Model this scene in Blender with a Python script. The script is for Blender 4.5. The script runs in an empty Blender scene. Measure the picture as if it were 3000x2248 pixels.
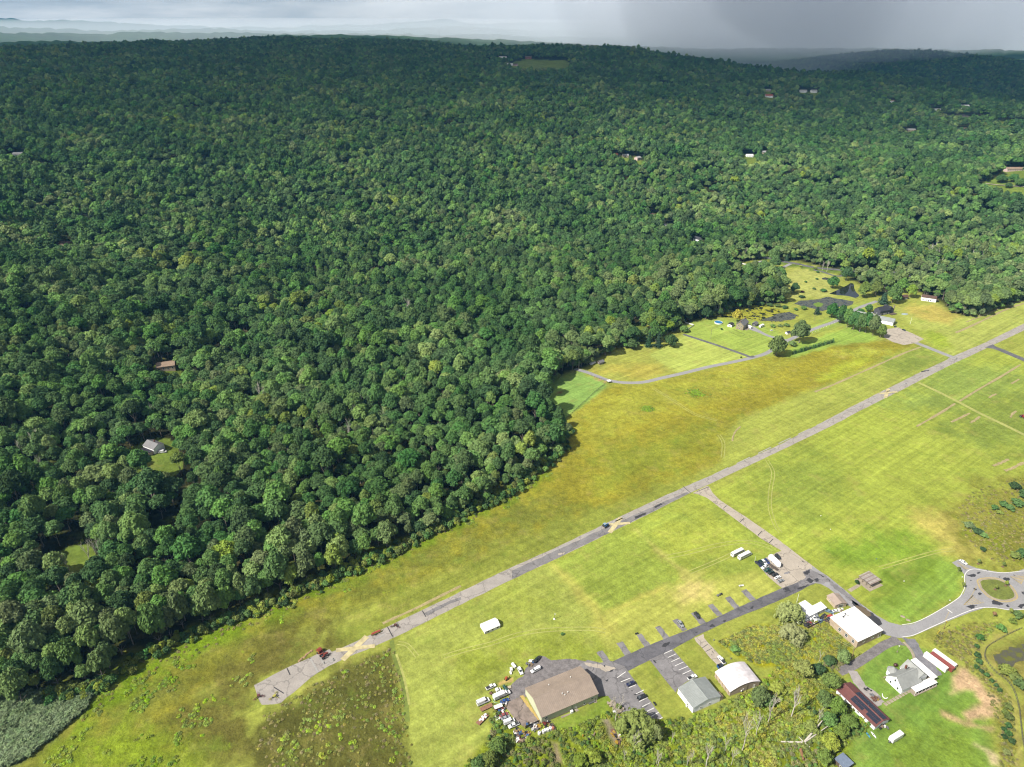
import bpy, math, random
import numpy as np
from mathutils import Vector, Matrix

S = bpy.context.scene
COL = S.collection
rng = np.random.default_rng(7)
random.seed(7)

# ------------------------------------------------------------------ camera
PW, PH, FPX, YH, CAM_H = 3000.0, 2248.0, 2000.0, 88.0, 300.0
PITCH = math.atan((PH / 2 - YH) / FPX)
cd = bpy.data.cameras.new('camera')
cam = bpy.data.objects.new('camera', cd)
COL.objects.link(cam)
cam.location = (0, 0, CAM_H)
cam.rotation_euler = (math.pi / 2 - PITCH, 0, 0)
cd.sensor_fit = 'HORIZONTAL'
cd.angle = 2 * math.atan(PW / 2 / FPX)
cd.clip_start = 1.0
cd.clip_end = 60000.0
S.camera = cam

# ------------------------------------------------------------------ light
SUN_EL, SUN_TO = math.radians(46), math.radians(30)      # elevation; heading the shadows fall towards (from +X)
sd = bpy.data.lights.new('sun', 'SUN')
sd.energy = 4.7
sd.angle = math.radians(0.53)
sd.color = (1.0, 0.955, 0.87)
sun = bpy.data.objects.new('sun', sd)
COL.objects.link(sun)
dvec = Vector((math.cos(SUN_TO) * math.cos(SUN_EL), math.sin(SUN_TO) * math.cos(SUN_EL), -math.sin(SUN_EL)))
sun.rotation_euler = dvec.to_track_quat('-Z', 'Y').to_euler()
sun.location = (0, 0, 900)

W = bpy.data.worlds.new('World')
S.world = W
W.use_nodes = True
nt = W.node_tree
nt.nodes.clear()
N = nt.nodes.new
L = nt.links.new
sky = N('ShaderNodeTexSky'); sky.sky_type = 'NISHITA'; sky.sun_disc = False
sky.sun_elevation = SUN_EL
sky.sun_rotation = math.radians(240)
sky.altitude = 300
bg1 = N('ShaderNodeBackground'); bg1.inputs['Strength'].default_value = 0.09
L(sky.outputs[0], bg1.inputs['Color'])
# broken grey-white overcast spread over the whole sky
tc = N('ShaderNodeTexCoord')
mp = N('ShaderNodeMapping'); mp.inputs['Scale'].default_value = (1.0, 1.0, 8.0)
L(tc.outputs['Generated'], mp.inputs['Vector'])
n1 = N('ShaderNodeTexNoise'); n1.inputs['Scale'].default_value = 4.2; n1.inputs['Detail'].default_value = 9; n1.inputs['Roughness'].default_value = 0.58
L(mp.outputs[0], n1.inputs['Vector'])
rp = N('ShaderNodeValToRGB')
rp.color_ramp.elements[0].position = 0.40; rp.color_ramp.elements[0].color = (0.262, 0.246, 0.228, 1)
rp.color_ramp.elements[1].position = 0.62; rp.color_ramp.elements[1].color = (0.50, 0.462, 0.415, 1)
L(n1.outputs['Fac'], rp.inputs['Fac'])
# the shower stands in the east (to the right): the overcast is greyer and bluer there
sep = N('ShaderNodeSeparateXYZ'); L(tc.outputs['Generated'], sep.inputs[0])
mr = N('ShaderNodeMapRange'); mr.inputs['From Min'].default_value = 0.02; mr.inputs['From Max'].default_value = 0.55
L(sep.outputs['X'], mr.inputs['Value'])
mx = N('ShaderNodeMix'); mx.data_type = 'RGBA'
L(mr.outputs[0], mx.inputs['Factor']); L(rp.outputs[0], mx.inputs['A']); mx.inputs['B'].default_value = (0.222, 0.212, 0.212, 1)
bg2 = N('ShaderNodeBackground'); bg2.inputs['Strength'].default_value = 1.0
L(mx.outputs['Result'], bg2.inputs['Color'])
# the cloud is closed near the horizon and broken overhead, where the sun comes through
n2 = N('ShaderNodeTexNoise'); n2.inputs['Scale'].default_value = 2.1; n2.inputs['Detail'].default_value = 6
L(mp.outputs[0], n2.inputs['Vector'])
gap = N('ShaderNodeMapRange'); gap.inputs['From Min'].default_value = 0.40; gap.inputs['From Max'].default_value = 0.56
gap.inputs['To Min'].default_value = 0.12; gap.inputs['To Max'].default_value = 0.95
L(n2.outputs['Fac'], gap.inputs['Value'])
el = N('ShaderNodeMapRange'); el.inputs['From Min'].default_value = 0.10; el.inputs['From Max'].default_value = 0.38
L(sep.outputs['Z'], el.inputs['Value'])
cv = N('ShaderNodeMix'); cv.data_type = 'FLOAT'; cv.inputs['A'].default_value = 0.95
L(el.outputs[0], cv.inputs['Factor']); L(gap.outputs[0], cv.inputs['B'])
ms = N('ShaderNodeMixShader'); L(cv.outputs['Result'], ms.inputs[0])
L(bg1.outputs[0], ms.inputs[1]); L(bg2.outputs[0], ms.inputs[2])
out = N('ShaderNodeOutputWorld'); L(ms.outputs[0], out.inputs['Surface'])

S.view_settings.view_transform = 'Standard'
S.view_settings.look = 'None'
S.view_settings.exposure = 1.12
S.view_settings.gamma = 1.0
S.view_settings.use_curve_mapping = False
S.render.engine = 'CYCLES'
S.cycles.max_bounces = 5
S.cycles.diffuse_bounces = 1
S.cycles.glossy_bounces = 2
S.cycles.transmission_bounces = 2
S.cycles.transparent_max_bounces = 8
S.cycles.volume_bounces = 2
S.cycles.use_denoising = True
S.cycles.use_adaptive_sampling = False
S.cycles.filter_width = 1.2
# ------------------------------------------------------------------ survey: sight lines from the camera to the ground
SHEET = {  # survey sheets: (origin x, origin y, scale)
 'D': (0, 0, 3000/2212), 's': (0, 0, 1.0),
 'c1': (1300, 1700, 750/2212), 'c2': (2050, 1700, 750/2212), 'c3': (2300, 1500, 700/2212), 'c4': (600, 1500, 750/2072),
 'c5': (1600, 750, 750/2212), 'c6': (2300, 700, 700/2110), 'c7': (0, 1500, 750/1662), 'c8': (1500, 1250, 900/2212),
 't1': (0, 0, 1000/2212), 't2': (1000, 0, 1000/2212), 't3': (2000, 0, 1000/2212), 't4': (0, 400, 1000/2212),
 't5': (1000, 400, 1000/2212), 't6': (2000, 300, 1000/2212), 't7': (0, 900, 1000/2212), 't8': (800, 900, 1000/2212),
 'z1': (1380, 1900, 260/1437), 'z2': (2340, 1700, 260/2155), 'z3': (2120, 1560, 300/2212), 'z4': (2350, 1900, 450/2144),
 'z5': (1900, 1850, 400/2211), 'z6': (2700, 1600, 300/1142), 'z7': (2700, 1850, 300/718), 'z8': (1300, 2000, 600/1271),
 'y1': (1650, 1950, 400/1271), 'y2': (2800, 1350, 200/544), 'y3': (2100, 850, 400/1271), 'y4': (2450, 820, 300/1271),
 'y5': (2600, 450, 400/846), 'y6': (1680, 1020, 200/1190), 'y7': (380, 1020, 160/448), 'y8': (2050, 720, 450/1271)}
CP, SP = math.cos(PITCH), math.sin(PITCH)

def ray(k, x, y):
    ox, oy, s = SHEET[k]
    X, Y = ox + x * s, oy + y * s
    r, u = (X - PW / 2) / FPX, -(Y - PH / 2) / FPX
    return r, CP + u * SP, -SP + u * CP            # right, forward, up

def G(k, x, y, z=0.0):
    """sight line met with the level z"""
    r, f, u = ray(k, x, y)
    t = (CAM_H - z) / max(-u, 1e-3)
    return np.array([r * t, f * t])

def GP(k, pts, z=0.0):
    return [G(k, a, b, z) for a, b in pts]

def at_dist(k, x, y, d):
    """point on the sight line at ground distance d -> X, Y, z"""
    r, f, u = ray(k, x, y)
    h = math.hypot(r, f)
    return r / h * d, f / h * d, CAM_H + u / h * d

# ------------------------------------------------------------------ terrain height
def in_poly(P, poly):
    x, y = P[:, 0], P[:, 1]
    poly = np.asarray(poly)
    c = np.zeros(len(P), bool)
    n = len(poly)
    for i in range(n):
        x1, y1 = poly[i]; x2, y2 = poly[(i + 1) % n]
        if y1 == y2: continue
        m = (y1 > y) != (y2 > y)
        c ^= m & (x < (x2 - x1) * (y - y1) / (y2 - y1) + x1)
    return c

def seg_dist(P, poly, closed=True):
    poly = np.asarray(poly, float)
    d2 = np.full(len(P), 1e18)
    n = len(poly)
    for i in range(n if closed else n - 1):
        a = poly[i]; b = poly[(i + 1) % n]
        ab = b - a; l2 = ab @ ab + 1e-9
        t = np.clip(((P - a) @ ab) / l2, 0, 1)
        q = P - a - t[:, None] * ab
        d2 = np.minimum(d2, (q * q).sum(1))
    return np.sqrt(d2)

def sstep(x):
    x = np.clip(x, 0, 1)
    return x * x * (3 - 2 * x)

def vnoise(X, Y, s, seed=0):
    """smooth value noise on a lattice, 0..1"""
    x, y = np.asarray(X) / s, np.asarray(Y) / s
    i, j = np.floor(x).astype(np.int64), np.floor(y).astype(np.int64)
    fx, fy = sstep(x - i), sstep(y - j)
    def h(a, b):
        v = np.sin(a * 127.1 + b * 311.7 + seed * 74.7) * 43758.5453
        return v - np.floor(v)
    return (h(i, j) * (1 - fx) + h(i + 1, j) * fx) * (1 - fy) + (h(i, j + 1) * (1 - fx) + h(i + 1, j + 1) * fx) * fy

FLAT = (GP('D', [(-700, 1900), (-500, 1560), (100, 1330), (500, 1220), (850, 1080), (1150, 880), (1200, 780), (1420, 620), (1600, 545),
                 (1850, 545), (2212, 590), (2700, 640), (3000, 1000), (3000, 1900)]))
CANOPY = 15.0
_c = []
def _cp(x, y, d, canopy=CANOPY):
    X, Y, z = at_dist('s', x, y, d); _c.append((X, Y, z - canopy))
# crest lines and slopes of the wooded hills, (sight x, sight y, distance)
for x, y, d in [(0, 144, 3300), (250, 135, 3450), (420, 122, 3800), (600, 124, 3900), (750, 117, 4100), (1000, 122, 4100), (1270, 127, 4200),
                (1390, 149, 3900), (1475, 142, 3700), (1590, 138, 3600), (1680, 145, 3500), (1815, 149, 3450), (1900, 157, 3350), (2000, 174, 3150),
                (2110, 187, 3000), (2225, 207, 2900), (2385, 221, 2900), (2500, 224, 2900), (2680, 233, 3000), (2770, 254, 2900), (2860, 276, 2800),
                (-500, 150, 3300), (-1200, 170, 3300)]:
    _cp(x, y, d)
for x in (0, 700, 1400):
    for y, d in [(210, 2350), (300, 1800), (450, 1390), (620, 1130), (800, 900)]:
        _cp(x, y, d)
for x in (2000,):
    for y, d in [(240, 2450), (320, 1950), (450, 1500), (600, 1240), (730, 1060)]:
        _cp(x, y, d)
for x in (2600, 3000):
    for y, d in [(330, 2250), (400, 1850), (500, 1500), (640, 1200), (780, 1000)]:
        _cp(x, y, d)
for x in (-700,):
    for y, d in [(210, 2350), (300, 1800), (450, 1390), (620, 1130)]:
        _cp(x, y, d)
for x, y, d in [(2300, 195, 4700), (2450, 168, 4700), (2590, 153, 4700), (2770, 159, 4700), (3000, 184, 4700), (3500, 240, 4700),
                (2700, 262, 3500), (2900, 290, 3300), (3100, 312, 3100)]:
    _cp(x, y, d)
for x, y, d in [(350, 152, 3100), (700, 158, 3050), (700, 136, 3600), (1050, 158, 3050), (1050, 138, 3600), (1400, 166, 2950), (1590, 160, 2950)]:
    _cp(x, y, d)
for x in (-1200, -500, 0, 350, 700, 1050, 1390, 1700):      # the land falls away behind the crests
    X, Y, z = at_dist('s', x, 150, 4900); _c.append((X, Y, 60.0))
for x in (2000, 2250):
    X, Y, z = at_dist('s', x, 150, 3900); _c.append((X, Y, 20.0))
for x in (-1200, 0, 1000, 2000, 3000, 4000):
    X, Y, z = at_dist('s', x, 150, 7000); _c.append((X, Y, 20.0))
_c = np.array(_c)
def _warp(X, Y):
    X = np.asarray(X, float); Y = np.asarray(Y, float)
    d = np.hypot(X, Y) + 1.0
    return np.stack([np.arctan2(X, Y) * 2.6, np.log(d / 1000.0) * 2.2], -1)
def _phi(r2):
    return 0.5 * r2 * np.log(r2 + 1e-9)
_cw = _warp(_c[:, 0], _c[:, 1])
_n = len(_c)
_K = _phi(((_cw[:, None] - _cw[None]) ** 2).sum(-1)) + np.eye(_n) * 0.004
_P = np.concatenate([np.ones((_n, 1)), _cw], 1)
_M = np.block([[_K, _P], [_P.T, np.zeros((3, 3))]])
_sol = np.linalg.solve(_M, np.concatenate([_c[:, 2], np.zeros(3)]))

def height(P):
    P = np.atleast_2d(np.asarray(P, float))
    z = np.empty(len(P))
    for s in range(0, len(P), 40000):
        Q = P[s:s + 40000]
        w = _warp(Q[:, 0], Q[:, 1])
        k = _phi(((w[:, None] - _cw[None]) ** 2).sum(-1))
        v = k @ _sol[:_n] + _sol[_n] + w @ _sol[_n + 1:]
        d = np.hypot(Q[:, 0], Q[:, 1])
        far = sstep((d - 4900) / 900.0)
        v = np.clip(v, -5, 330) * (1 - far) + 12 * far
        v += (vnoise(Q[:, 0], Q[:, 1], 420, 3) - .5) * 11 * sstep((d - 1300) / 900) + (vnoise(Q[:, 0], Q[:, 1], 150, 4) - .5) * 7 * sstep((d - 900) / 600)
        off = np.where(in_poly(Q, FLAT), 0.0, seg_dist(Q, FLAT))
        front = sstep((Q[:, 1] - 150) / 150.0)
        z[s:s + 40000] = np.maximum(v, 0) * sstep(off / 420.0) * front
    return z

def H(x, y):
    return float(height([(x, y)])[0])

def GT(k, x, y):
    """sight line met with the terrain -> X, Y, z"""
    r, f, u = ray(k, x, y)
    h = math.hypot(r, f)
    ds = np.concatenate([np.arange(280, 1500, 6.0), np.arange(1500, 7500, 18.0)])
    P = np.stack([r / h * ds, f / h * ds], -1)
    gz = height(P)
    rz = CAM_H + u / h * ds
    i = np.argmax(rz <= gz) if (rz <= gz).any() else len(ds) - 1
    if i > 0:
        a, b = rz[i - 1] - gz[i - 1], rz[i] - gz[i]
        t = a / (a - b + 1e-9) if a > b else 1
        d = ds[i - 1] + (ds[i] - ds[i - 1]) * min(max(t, 0), 1)
    else:
        d = ds[0]
    return r / h * d, f / h * d, H(r / h * d, f / h * d)

def depth_of(P):
    """distance along the camera axis of ground points, and their sight coordinates"""
    P = np.asarray(P, float)
    zc = (P[:, 2] if P.shape[1] > 2 else 0) - CAM_H
    dep = P[:, 1] * CP - zc * SP
    u = P[:, 1] * SP + zc * CP
    return dep, PW / 2 + FPX * P[:, 0] / dep, PH / 2 - FPX * u / dep

# ------------------------------------------------------------------ colours and materials
def lin(c):
    c = c / 255.0
    return c / 12.92 if c <= 0.04045 else ((c + 0.055) / 1.055) ** 2.4

ALB = 0.34
def A(r, g, b, k=ALB):
    """the surface's own colour, from how it looks in full sun; white paint burns out in the picture"""
    if k == ALB and min(r, g, b) >= 212: k = .62
    return (min(lin(r) * k, .85), min(lin(g) * k, .85), min(lin(b) * k, .85))

MATS = {}
def mat(name, col, rough=0.7, var=0.12, scale=1.0, metal=0.0, spec=0.4, bump=0.0, bscale=None, var2=0.0, scale2=0.1, coat=0.0):
    """plain surface with grain (var at 'scale' per metre) and broad staining (var2 at 'scale2')"""
    if name in MATS: return MATS[name]
    m = bpy.data.materials.new(name); m.use_nodes = True
    t = m.node_tree; b = t.nodes['Principled BSDF']
    b.inputs['Roughness'].default_value = rough
    b.inputs['Metallic'].default_value = metal
    b.inputs['Specular IOR Level'].default_value = spec
    if coat: b.inputs['Coat Weight'].default_value = coat
    co = t.nodes.new('ShaderNodeTexCoord')
    last = None
    def layer(v, sc, prev, det):
        n = t.nodes.new('ShaderNodeTexNoise'); n.inputs['Scale'].default_value = sc; n.inputs['Detail'].default_value = det
        t.links.new(co.outputs['Object'], n.inputs['Vector'])
        r = t.nodes.new('ShaderNodeMapRange'); r.inputs['From Min'].default_value = .25; r.inputs['From Max'].default_value = .75
        r.inputs['To Min'].default_value = 1 - v; r.inputs['To Max'].default_value = 1 + v
        t.links.new(n.outputs['Fac'], r.inputs['Value'])
        x = t.nodes.new('ShaderNodeMix'); x.data_type = 'RGBA'; x.blend_type = 'MULTIPLY'; x.inputs['Factor'].default_value = 1
        if prev is None: x.inputs['A'].default_value = (*col, 1)
        else: t.links.new(prev, x.inputs['A'])
        t.links.new(r.outputs[0], x.inputs['B'])
        return x.outputs['Result'], n
    last, nz = layer(var, scale, None, 6)
    if var2: last, _ = layer(var2, scale2, last, 4)
    t.links.new(last, b.inputs['Base Color'])
    if bump:
        bn = t.nodes.new('ShaderNodeBump'); bn.inputs['Strength'].default_value = 1; bn.inputs['Distance'].default_value = bump
        if bscale:
            n2 = t.nodes.new('ShaderNodeTexNoise'); n2.inputs['Scale'].default_value = bscale; n2.inputs['Detail'].default_value = 5
            t.links.new(co.outputs['Object'], n2.inputs['Vector']); t.links.new(n2.outputs['Fac'], bn.inputs['Height'])
        else:
            t.links.new(nz.outputs['Fac'], bn.inputs['Height'])
        t.links.new(bn.outputs[0], b.inputs['Normal'])
    MATS[name] = m
    return m

def paint(name, col, rough=0.35, metal=0.0):
    return mat('paint_' + name, col, rough, 0.05, 1.5, metal, 0.5, var2=0.06, scale2=.4, coat=.3)

# ------------------------------------------------------------------ mesh building
class MB:
    def __init__(s): s.v = []; s.f = []
    def add(s, vs, fs):
        o = len(s.v); s.v += [tuple(map(float, p)) for p in vs]; s.f += [tuple(i + o for i in f) for f in fs]; return s
    def box(s, c, d, rz=0.0, taper=1.0):
        x, y, z = d[0] / 2, d[1] / 2, d[2] / 2
        cs, sn = math.cos(rz), math.sin(rz)
        vs = []
        for zz, t in ((-z, 1), (z, taper)):
            for a, b in ((-x, -y), (x, -y), (x, y), (-x, y)):
                a *= t; b *= t
                vs.append((c[0] + a * cs - b * sn, c[1] + a * sn + b * cs, c[2] + zz))
        return s.add(vs, [(3, 2, 1, 0), (4, 5, 6, 7), (0, 1, 5, 4), (1, 2, 6, 5), (2, 3, 7, 6), (3, 0, 4, 7)])
    def prism(s, poly, z0, z1, top=None):
        n = len(poly); top = top or poly
        vs = [(p[0], p[1], z0) for p in poly] + [(p[0], p[1], z1) for p in top]
        return s.add(vs, [tuple(range(n - 1, -1, -1)), tuple(range(n, 2 * n))] + [(i, (i + 1) % n, n + (i + 1) % n, n + i) for i in range(n)])
    def tube(s, p0, p1, r0, r1=None, n=6, cap=True):
        r1 = r0 if r1 is None else r1
        p0, p1 = Vector(p0), Vector(p1); d = (p1 - p0)
        if d.length < 1e-6: return s
        d.normalize()
        a = d.orthogonal().normalized(); b = d.cross(a)
        vs = []
        for p, r in ((p0, r0), (p1, r1)):
            for i in range(n):
                w = 2 * math.pi * i / n
                vs.append(p + (a * math.cos(w) + b * math.sin(w)) * r)
        fs = [(i, (i + 1) % n, n + (i + 1) % n, n + i) for i in range(n)]
        if cap: fs += [tuple(range(n - 1, -1, -1)), tuple(range(n, 2 * n))]
        return s.add(vs, fs)
    def loft(s, secs, closed_ends=True):
        """secs: list of equal-length rings of points"""
        n = len(secs[0]); vs = [p for r in secs for p in r]; fs = []
        for k in range(len(secs) - 1):
            for i in range(n):
                j = (i + 1) % n
                fs.append((k * n + i, k * n + j, (k + 1) * n + j, (k + 1) * n + i))
        if closed_ends:
            fs += [tuple(range(n - 1, -1, -1)), tuple(range((len(secs) - 1) * n, len(secs) * n))]
        return s.add(vs, fs)
    def ball(s, c, r, n=8, m=5, zmin=-1.0):
        if not hasattr(r, '__len__'): r = (r, r, r)
        rings = []
        for k in range(m + 1):
            ph = math.asin(zmin) + (math.pi / 2 - math.asin(zmin)) * k / m
            q = max(math.cos(ph), 0.02)
            rings.append([(c[0] + r[0] * q * math.cos(2 * math.pi * i / n), c[1] + r[1] * q * math.sin(2 * math.pi * i / n), c[2] + r[2] * math.sin(ph)) for i in range(n)])
        return s.loft(rings)
    def mesh(s, name, m=None, smooth=False):
        me = bpy.data.meshes.new(name)
        me.from_pydata(s.v, [], s.f)
        if m: me.materials.append(m)
        if smooth: me.shade_smooth()
        me.update()
        return me
    def build(s, name, m, parent=None, smooth=False, loc=None, rz=0.0):
        o = bpy.data.objects.new(name, s.mesh(name, m, smooth))
        COL.objects.link(o)
        if parent is not None: o.parent = parent
        if loc is not None: o.location = loc
        if rz: o.rotation_euler = (0, 0, rz)
        return o

def link_mesh(name, me, parent=None, loc=(0, 0, 0), rot=(0, 0, 0), scale=(1, 1, 1), m=None):
    o = bpy.data.objects.new(name, me); COL.objects.link(o)
    o.parent = parent; o.location = loc; o.rotation_euler = rot; o.scale = scale
    if m is not None and len(me.materials):
        o.material_slots[0].link = 'OBJECT'; o.material_slots[0].material = m
    return o

def tag(o, label=None, cat=None, group=None, kind=None):
    if label: o['label'] = label
    if cat: o['category'] = cat
    if group: o['group'] = group
    if kind: o['kind'] = kind
    return o

def thing(name, label, cat, loc=(0, 0, 0), rz=0.0, group=None):
    o = bpy.data.objects.new(name, None); COL.objects.link(o)
    o.empty_display_size = 1
    o.location = (loc[0], loc[1], loc[2] if len(loc) > 2 else 0.0); o.rotation_euler = (0, 0, rz)
    return tag(o, label, cat, group)

def copy_tree(o, parent=None):
    c = o.copy(); COL.objects.link(c); c.parent = parent
    for ch in list(o.children): copy_tree(ch, c)
    return c

def ang(a, b):
    return math.atan2(b[1] - a[1], b[0] - a[0])

def smooth_line(pts, k=4):
    """Catmull-Rom through ground points"""
    P = [np.asarray(p, float) for p in pts]
    P = [2 * P[0] - P[1]] + P + [2 * P[-1] - P[-2]]
    out = []
    for i in range(1, len(P) - 2):
        for j in range(k):
            t = j / k
            out.append(0.5 * (2 * P[i] + (P[i + 1] - P[i - 1]) * t + (2 * P[i - 1] - 5 * P[i] + 4 * P[i + 1] - P[i + 2]) * t * t + (3 * P[i] - P[i - 1] - 3 * P[i + 1] + P[i + 2]) * t ** 3))
    out.append(P[-2])
    return out

def strip(name, pts, w, z, m, parent=None, kind='structure', label=None, cat=None, group=None, thick=0.0, follow=False):
    """ribbon of width w (number or one per point) along ground points"""
    pts = [np.asarray(p, float) for p in pts]
    n = len(pts); vs = []
    for i, p in enumerate(pts):
        d = pts[min(i + 1, n - 1)] - pts[max(i - 1, 0)]
        d = d / (np.hypot(*d) + 1e-9); nn = np.array([-d[1], d[0]])
        ww = (w[i] if hasattr(w, '__len__') else w) / 2
        zz = z + (H(*p) if follow else 0)
        a, b = p + nn * ww, p - nn * ww
        vs += [(a[0], a[1], zz), (b[0], b[1], zz)]
    b = MB().add(vs, [(2 * i + 1, 2 * i + 3, 2 * i + 2, 2 * i) for i in range(n - 1)])
    o = b.build(name, m, parent)
    if parent is None: tag(o, label, cat, group, kind)
    return o

def sheet(name, poly, z, m, parent=None, kind='structure', label=None, cat=None, group=None, hole=None):
    import bmesh
    from mathutils.geometry import tessellate_polygon
    loops = [[Vector((p[0], p[1], 0)) for p in poly]]
    if hole is not None: loops.append([Vector((p[0], p[1], 0)) for p in hole])
    tris = tessellate_polygon(loops)
    vs = [(p.x, p.y, z) for l in loops for p in l]
    fs = []
    for t in tris:
        a, b, c = (Vector(vs[i]) for i in t)
        fs.append(tuple(t) if (b - a).cross(c - a).z > 0 else tuple(reversed(t)))
    o = MB().add(vs, fs).build(name, m, parent)
    if parent is None: tag(o, label, cat, group, kind)
    return o

def ragged(poly, step=2.0, amp=0.5, seed=1):
    """break a clean outline into an uneven worn edge"""
    r = random.Random(seed); out = []
    n = len(poly)
    for i in range(n):
        a = np.asarray(poly[i], float); b = np.asarray(poly[(i + 1) % n], float)
        l = np.hypot(*(b - a)); k = max(1, int(l / step)); nn = np.array([-(b - a)[1], (b - a)[0]]) / (l + 1e-9)
        for j in range(k):
            out.append(a + (b - a) * j / k + (nn * r.uniform(-amp, amp) if j else 0))
    return out
# ------------------------------------------------------------------ small clearings in the woods: (ground point, radius, reach towards the viewer)
HOLES = []        # polygons
def hole(k, x, y, rad, reach=0.0, back=None):
    X, Y, z = GT(k, x, y)
    d = math.hypot(X, Y); u = np.array([X, Y]) / d; v = np.array([-u[1], u[0]])
    c = np.array([X, Y]); pts = []
    for a in np.linspace(0, math.pi, 7): pts.append(c + v * rad * math.cos(a) + u * (back or rad) * math.sin(a))
    for a in np.linspace(math.pi, 2 * math.pi, 7): pts.append(c - u * reach + v * rad * math.cos(a) + u * rad * math.sin(a))
    HOLES.append(np.array(pts))
    return X, Y, z

# (what, sheet, sight point at its base, length, width, turn in degrees, eave, rise, wall, roof, clearing radius, reach, label)
FAR_HOUSES = [
 ('house', 'y7', 205, 830, 12.5, 9.5, -28, 4.4, 2.6, 'white', 'grey', 15, 16, 'grey roofed white house with dark raised deck alone in the left woods'),
 ('house', 'y7', 305, 165, 16, 12, 20, 4.6, 2.0, 'tan', 'tan brown', 11, 16, 'tan hip roofed house buried among the trees left of centre'),
 ('house', 't5', 2120, 590, 15, 9, -30, 3.2, 2.4, 'white', 'pale', 10, 20, 'white roofed house in the woods, right of the brown roofed one'),
 ('house', 't5', 2020, 520, 15, 9, -30, 3.0, 2.2, 'tan', 'brown', 9, 20, 'brown roofed house in the woods above the pale roofed one'),
 ('house', 't6', 95, 905, 11, 9, -50, 5.6, 2.8, 'white', 'dark', 11, 16, 'white two storey house with dark roof at the wood edge, cars behind it'),
 ('house', 't5', 1870, 625, 10, 8, 10, 3.0, 2.2, 'white', 'pale', 5, 8, 'small pale house nearly swallowed by trees, left of the white roofed one'),
 ('house', 't6', 1010, 868, 13, 7, 5, 2.8, 1.4, 'tan', 'green', 6, 12, 'low house with a pale green roof among trees above the road'),
 ('house', 't5', 1775, 130, 10, 9, 60, 4.2, 2.6, 'red', 'rust', 8, 25, 'rust red house, first of three in the upper woods clearing'),
 ('house', 't5', 1840, 132, 12, 8, 0, 3.2, 2.2, 'tan', 'pale', 8, 25, 'tan house between the rust red and the pinkish one in the upper woods'),
 ('house', 't5', 1920, 150, 12, 9, 40, 4.0, 2.4, 'pink', 'pale', 9, 28, 'pinkish pale house, third of three in the upper woods clearing'),
 ('house', 't3', 558, 630, 22, 11, -6, 4.0, 3.6, 'white', 'red', 17, 40, 'red roofed house on the far wooded slope'),
 ('house', 't3', 550, 592, 18, 9, 0, 3.5, 2.5, 'tan', 'pale', 12, 30, 'pale house just above the red roofed one on the far slope'),
 ('house', 't3', 780, 598, 21, 10, 0, 4.0, 2.8, 'white', 'pale', 16, 40, 'left one of two white houses with a lawn on the far slope'),
 ('house', 't3', 848, 600, 18, 10, 0, 5.0, 2.8, 'white', 'pale', 15, 45, 'right one of two white houses with a lawn on the far slope'),
 ('house', 't3', 1345, 665, 18, 10, -20, 4.0, 2.8, 'white', 'tan brown', 14, 36, 'white house with tan roof half hidden among far trees'),
 ('house', 't3', 1462, 748, 15, 9, -15, 3.8, 2.4, 'white', 'pale', 10, 26, 'small white house left of the far white group of roofs'),
 ('house', 't3', 1640, 718, 24, 9, 0, 3.4, 2.2, 'white', 'pale', 14, 30, 'long low white house left of the big white one above the bare slope'),
 ('house', 't3', 1820, 703, 27, 12, 8, 5.0, 4.0, 'white', 'white', 16, 26, 'big bright white house above the bare grey slope on the far right'),
 ('house', 't3', 1475, 850, 20, 9, -10, 3.4, 2.2, 'tan', 'pale', 12, 30, 'pale low house right of centre in the far woods, yellowish yard beside it'),
 ('house', 't3', 1825, 845, 22, 9, -5, 3.4, 2.2, 'tan', 'tan brown', 12, 28, 'tan roofed house below the bare grey slope'),
 ('house', 't2', 1046, 384, 30, 11, 0, 6.0, 3.0, 'white', 'white', 22, 60, 'white farmhouse on the hilltop clearing'),
 ('barn', 't2', 1212, 384, 24, 13, 0, 6.5, 4.0, 'red', 'brown', 22, 60, 'brown barn beside the green hilltop pasture'),
 ('house', 't2', 1090, 425, 24, 12, -10, 4.0, 2.6, 'white', 'white', 16, 40, 'white roofed house below the hilltop farmhouse'),
 ('house', 't2', 1130, 428, 16, 10, -10, 4.5, 3.0, 'pink', 'brown', 12, 40, 'brown roofed house right beside the white roofed one below the hilltop'),
 ('house', 't2', 946, 398, 20, 10, 0, 4.0, 2.6, 'orange', 'tan brown', 12, 40, 'orange walled house at the left end of the hilltop clearing'),
 ('house', 't2', 1582, 632, 12, 9, 0, 6.0, 2.8, 'white', 'grey', 6, 14, 'lone white house poking out of the middle distance woods'),
 ('house', 't6', 432, 352, 14, 8, 0, 3.0, 2.0, 'white', 'white', 14, 34, 'white trailer house with a patch of lawn in the right hand woods'),
 ('house', 't6', 530, 332, 12, 8, 0, 3.4, 2.2, 'tan', 'pale', 8, 18, 'pale house just right of the lawn patch in the woods'),
 ('house', 't6', 2150, 443, 34, 10, 0, 3.6, 2.6, 'pink', 'tan brown', 18, 24, 'long tan ranch house by the meadow at the right margin'),
 ('house', 't4', 430, 708, 16, 9, -10, 3.4, 2.4, 'tan', 'brown', 8, 14, 'dark brown roofed house in the left woods'),
 ('house', 't4', 125, 128, 16, 10, 0, 3.6, 2.6, 'white', 'grey', 11, 26, 'pale house by a small road at the far left'),
 ('house', 't1', 345, 793, 14, 9, 0, 3.6, 2.4, 'white', 'pale', 0, 0, ''),
]
FAR_HOUSES = [h for h in FAR_HOUSES if h[-1]]
HPOS = [hole(h[1], h[2], h[3], h[11] * 1.1, h[12] * (2.6 if h[1] in ('t2', 't3', 't6') else 1.7) + 4) for h in FAR_HOUSES]
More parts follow.
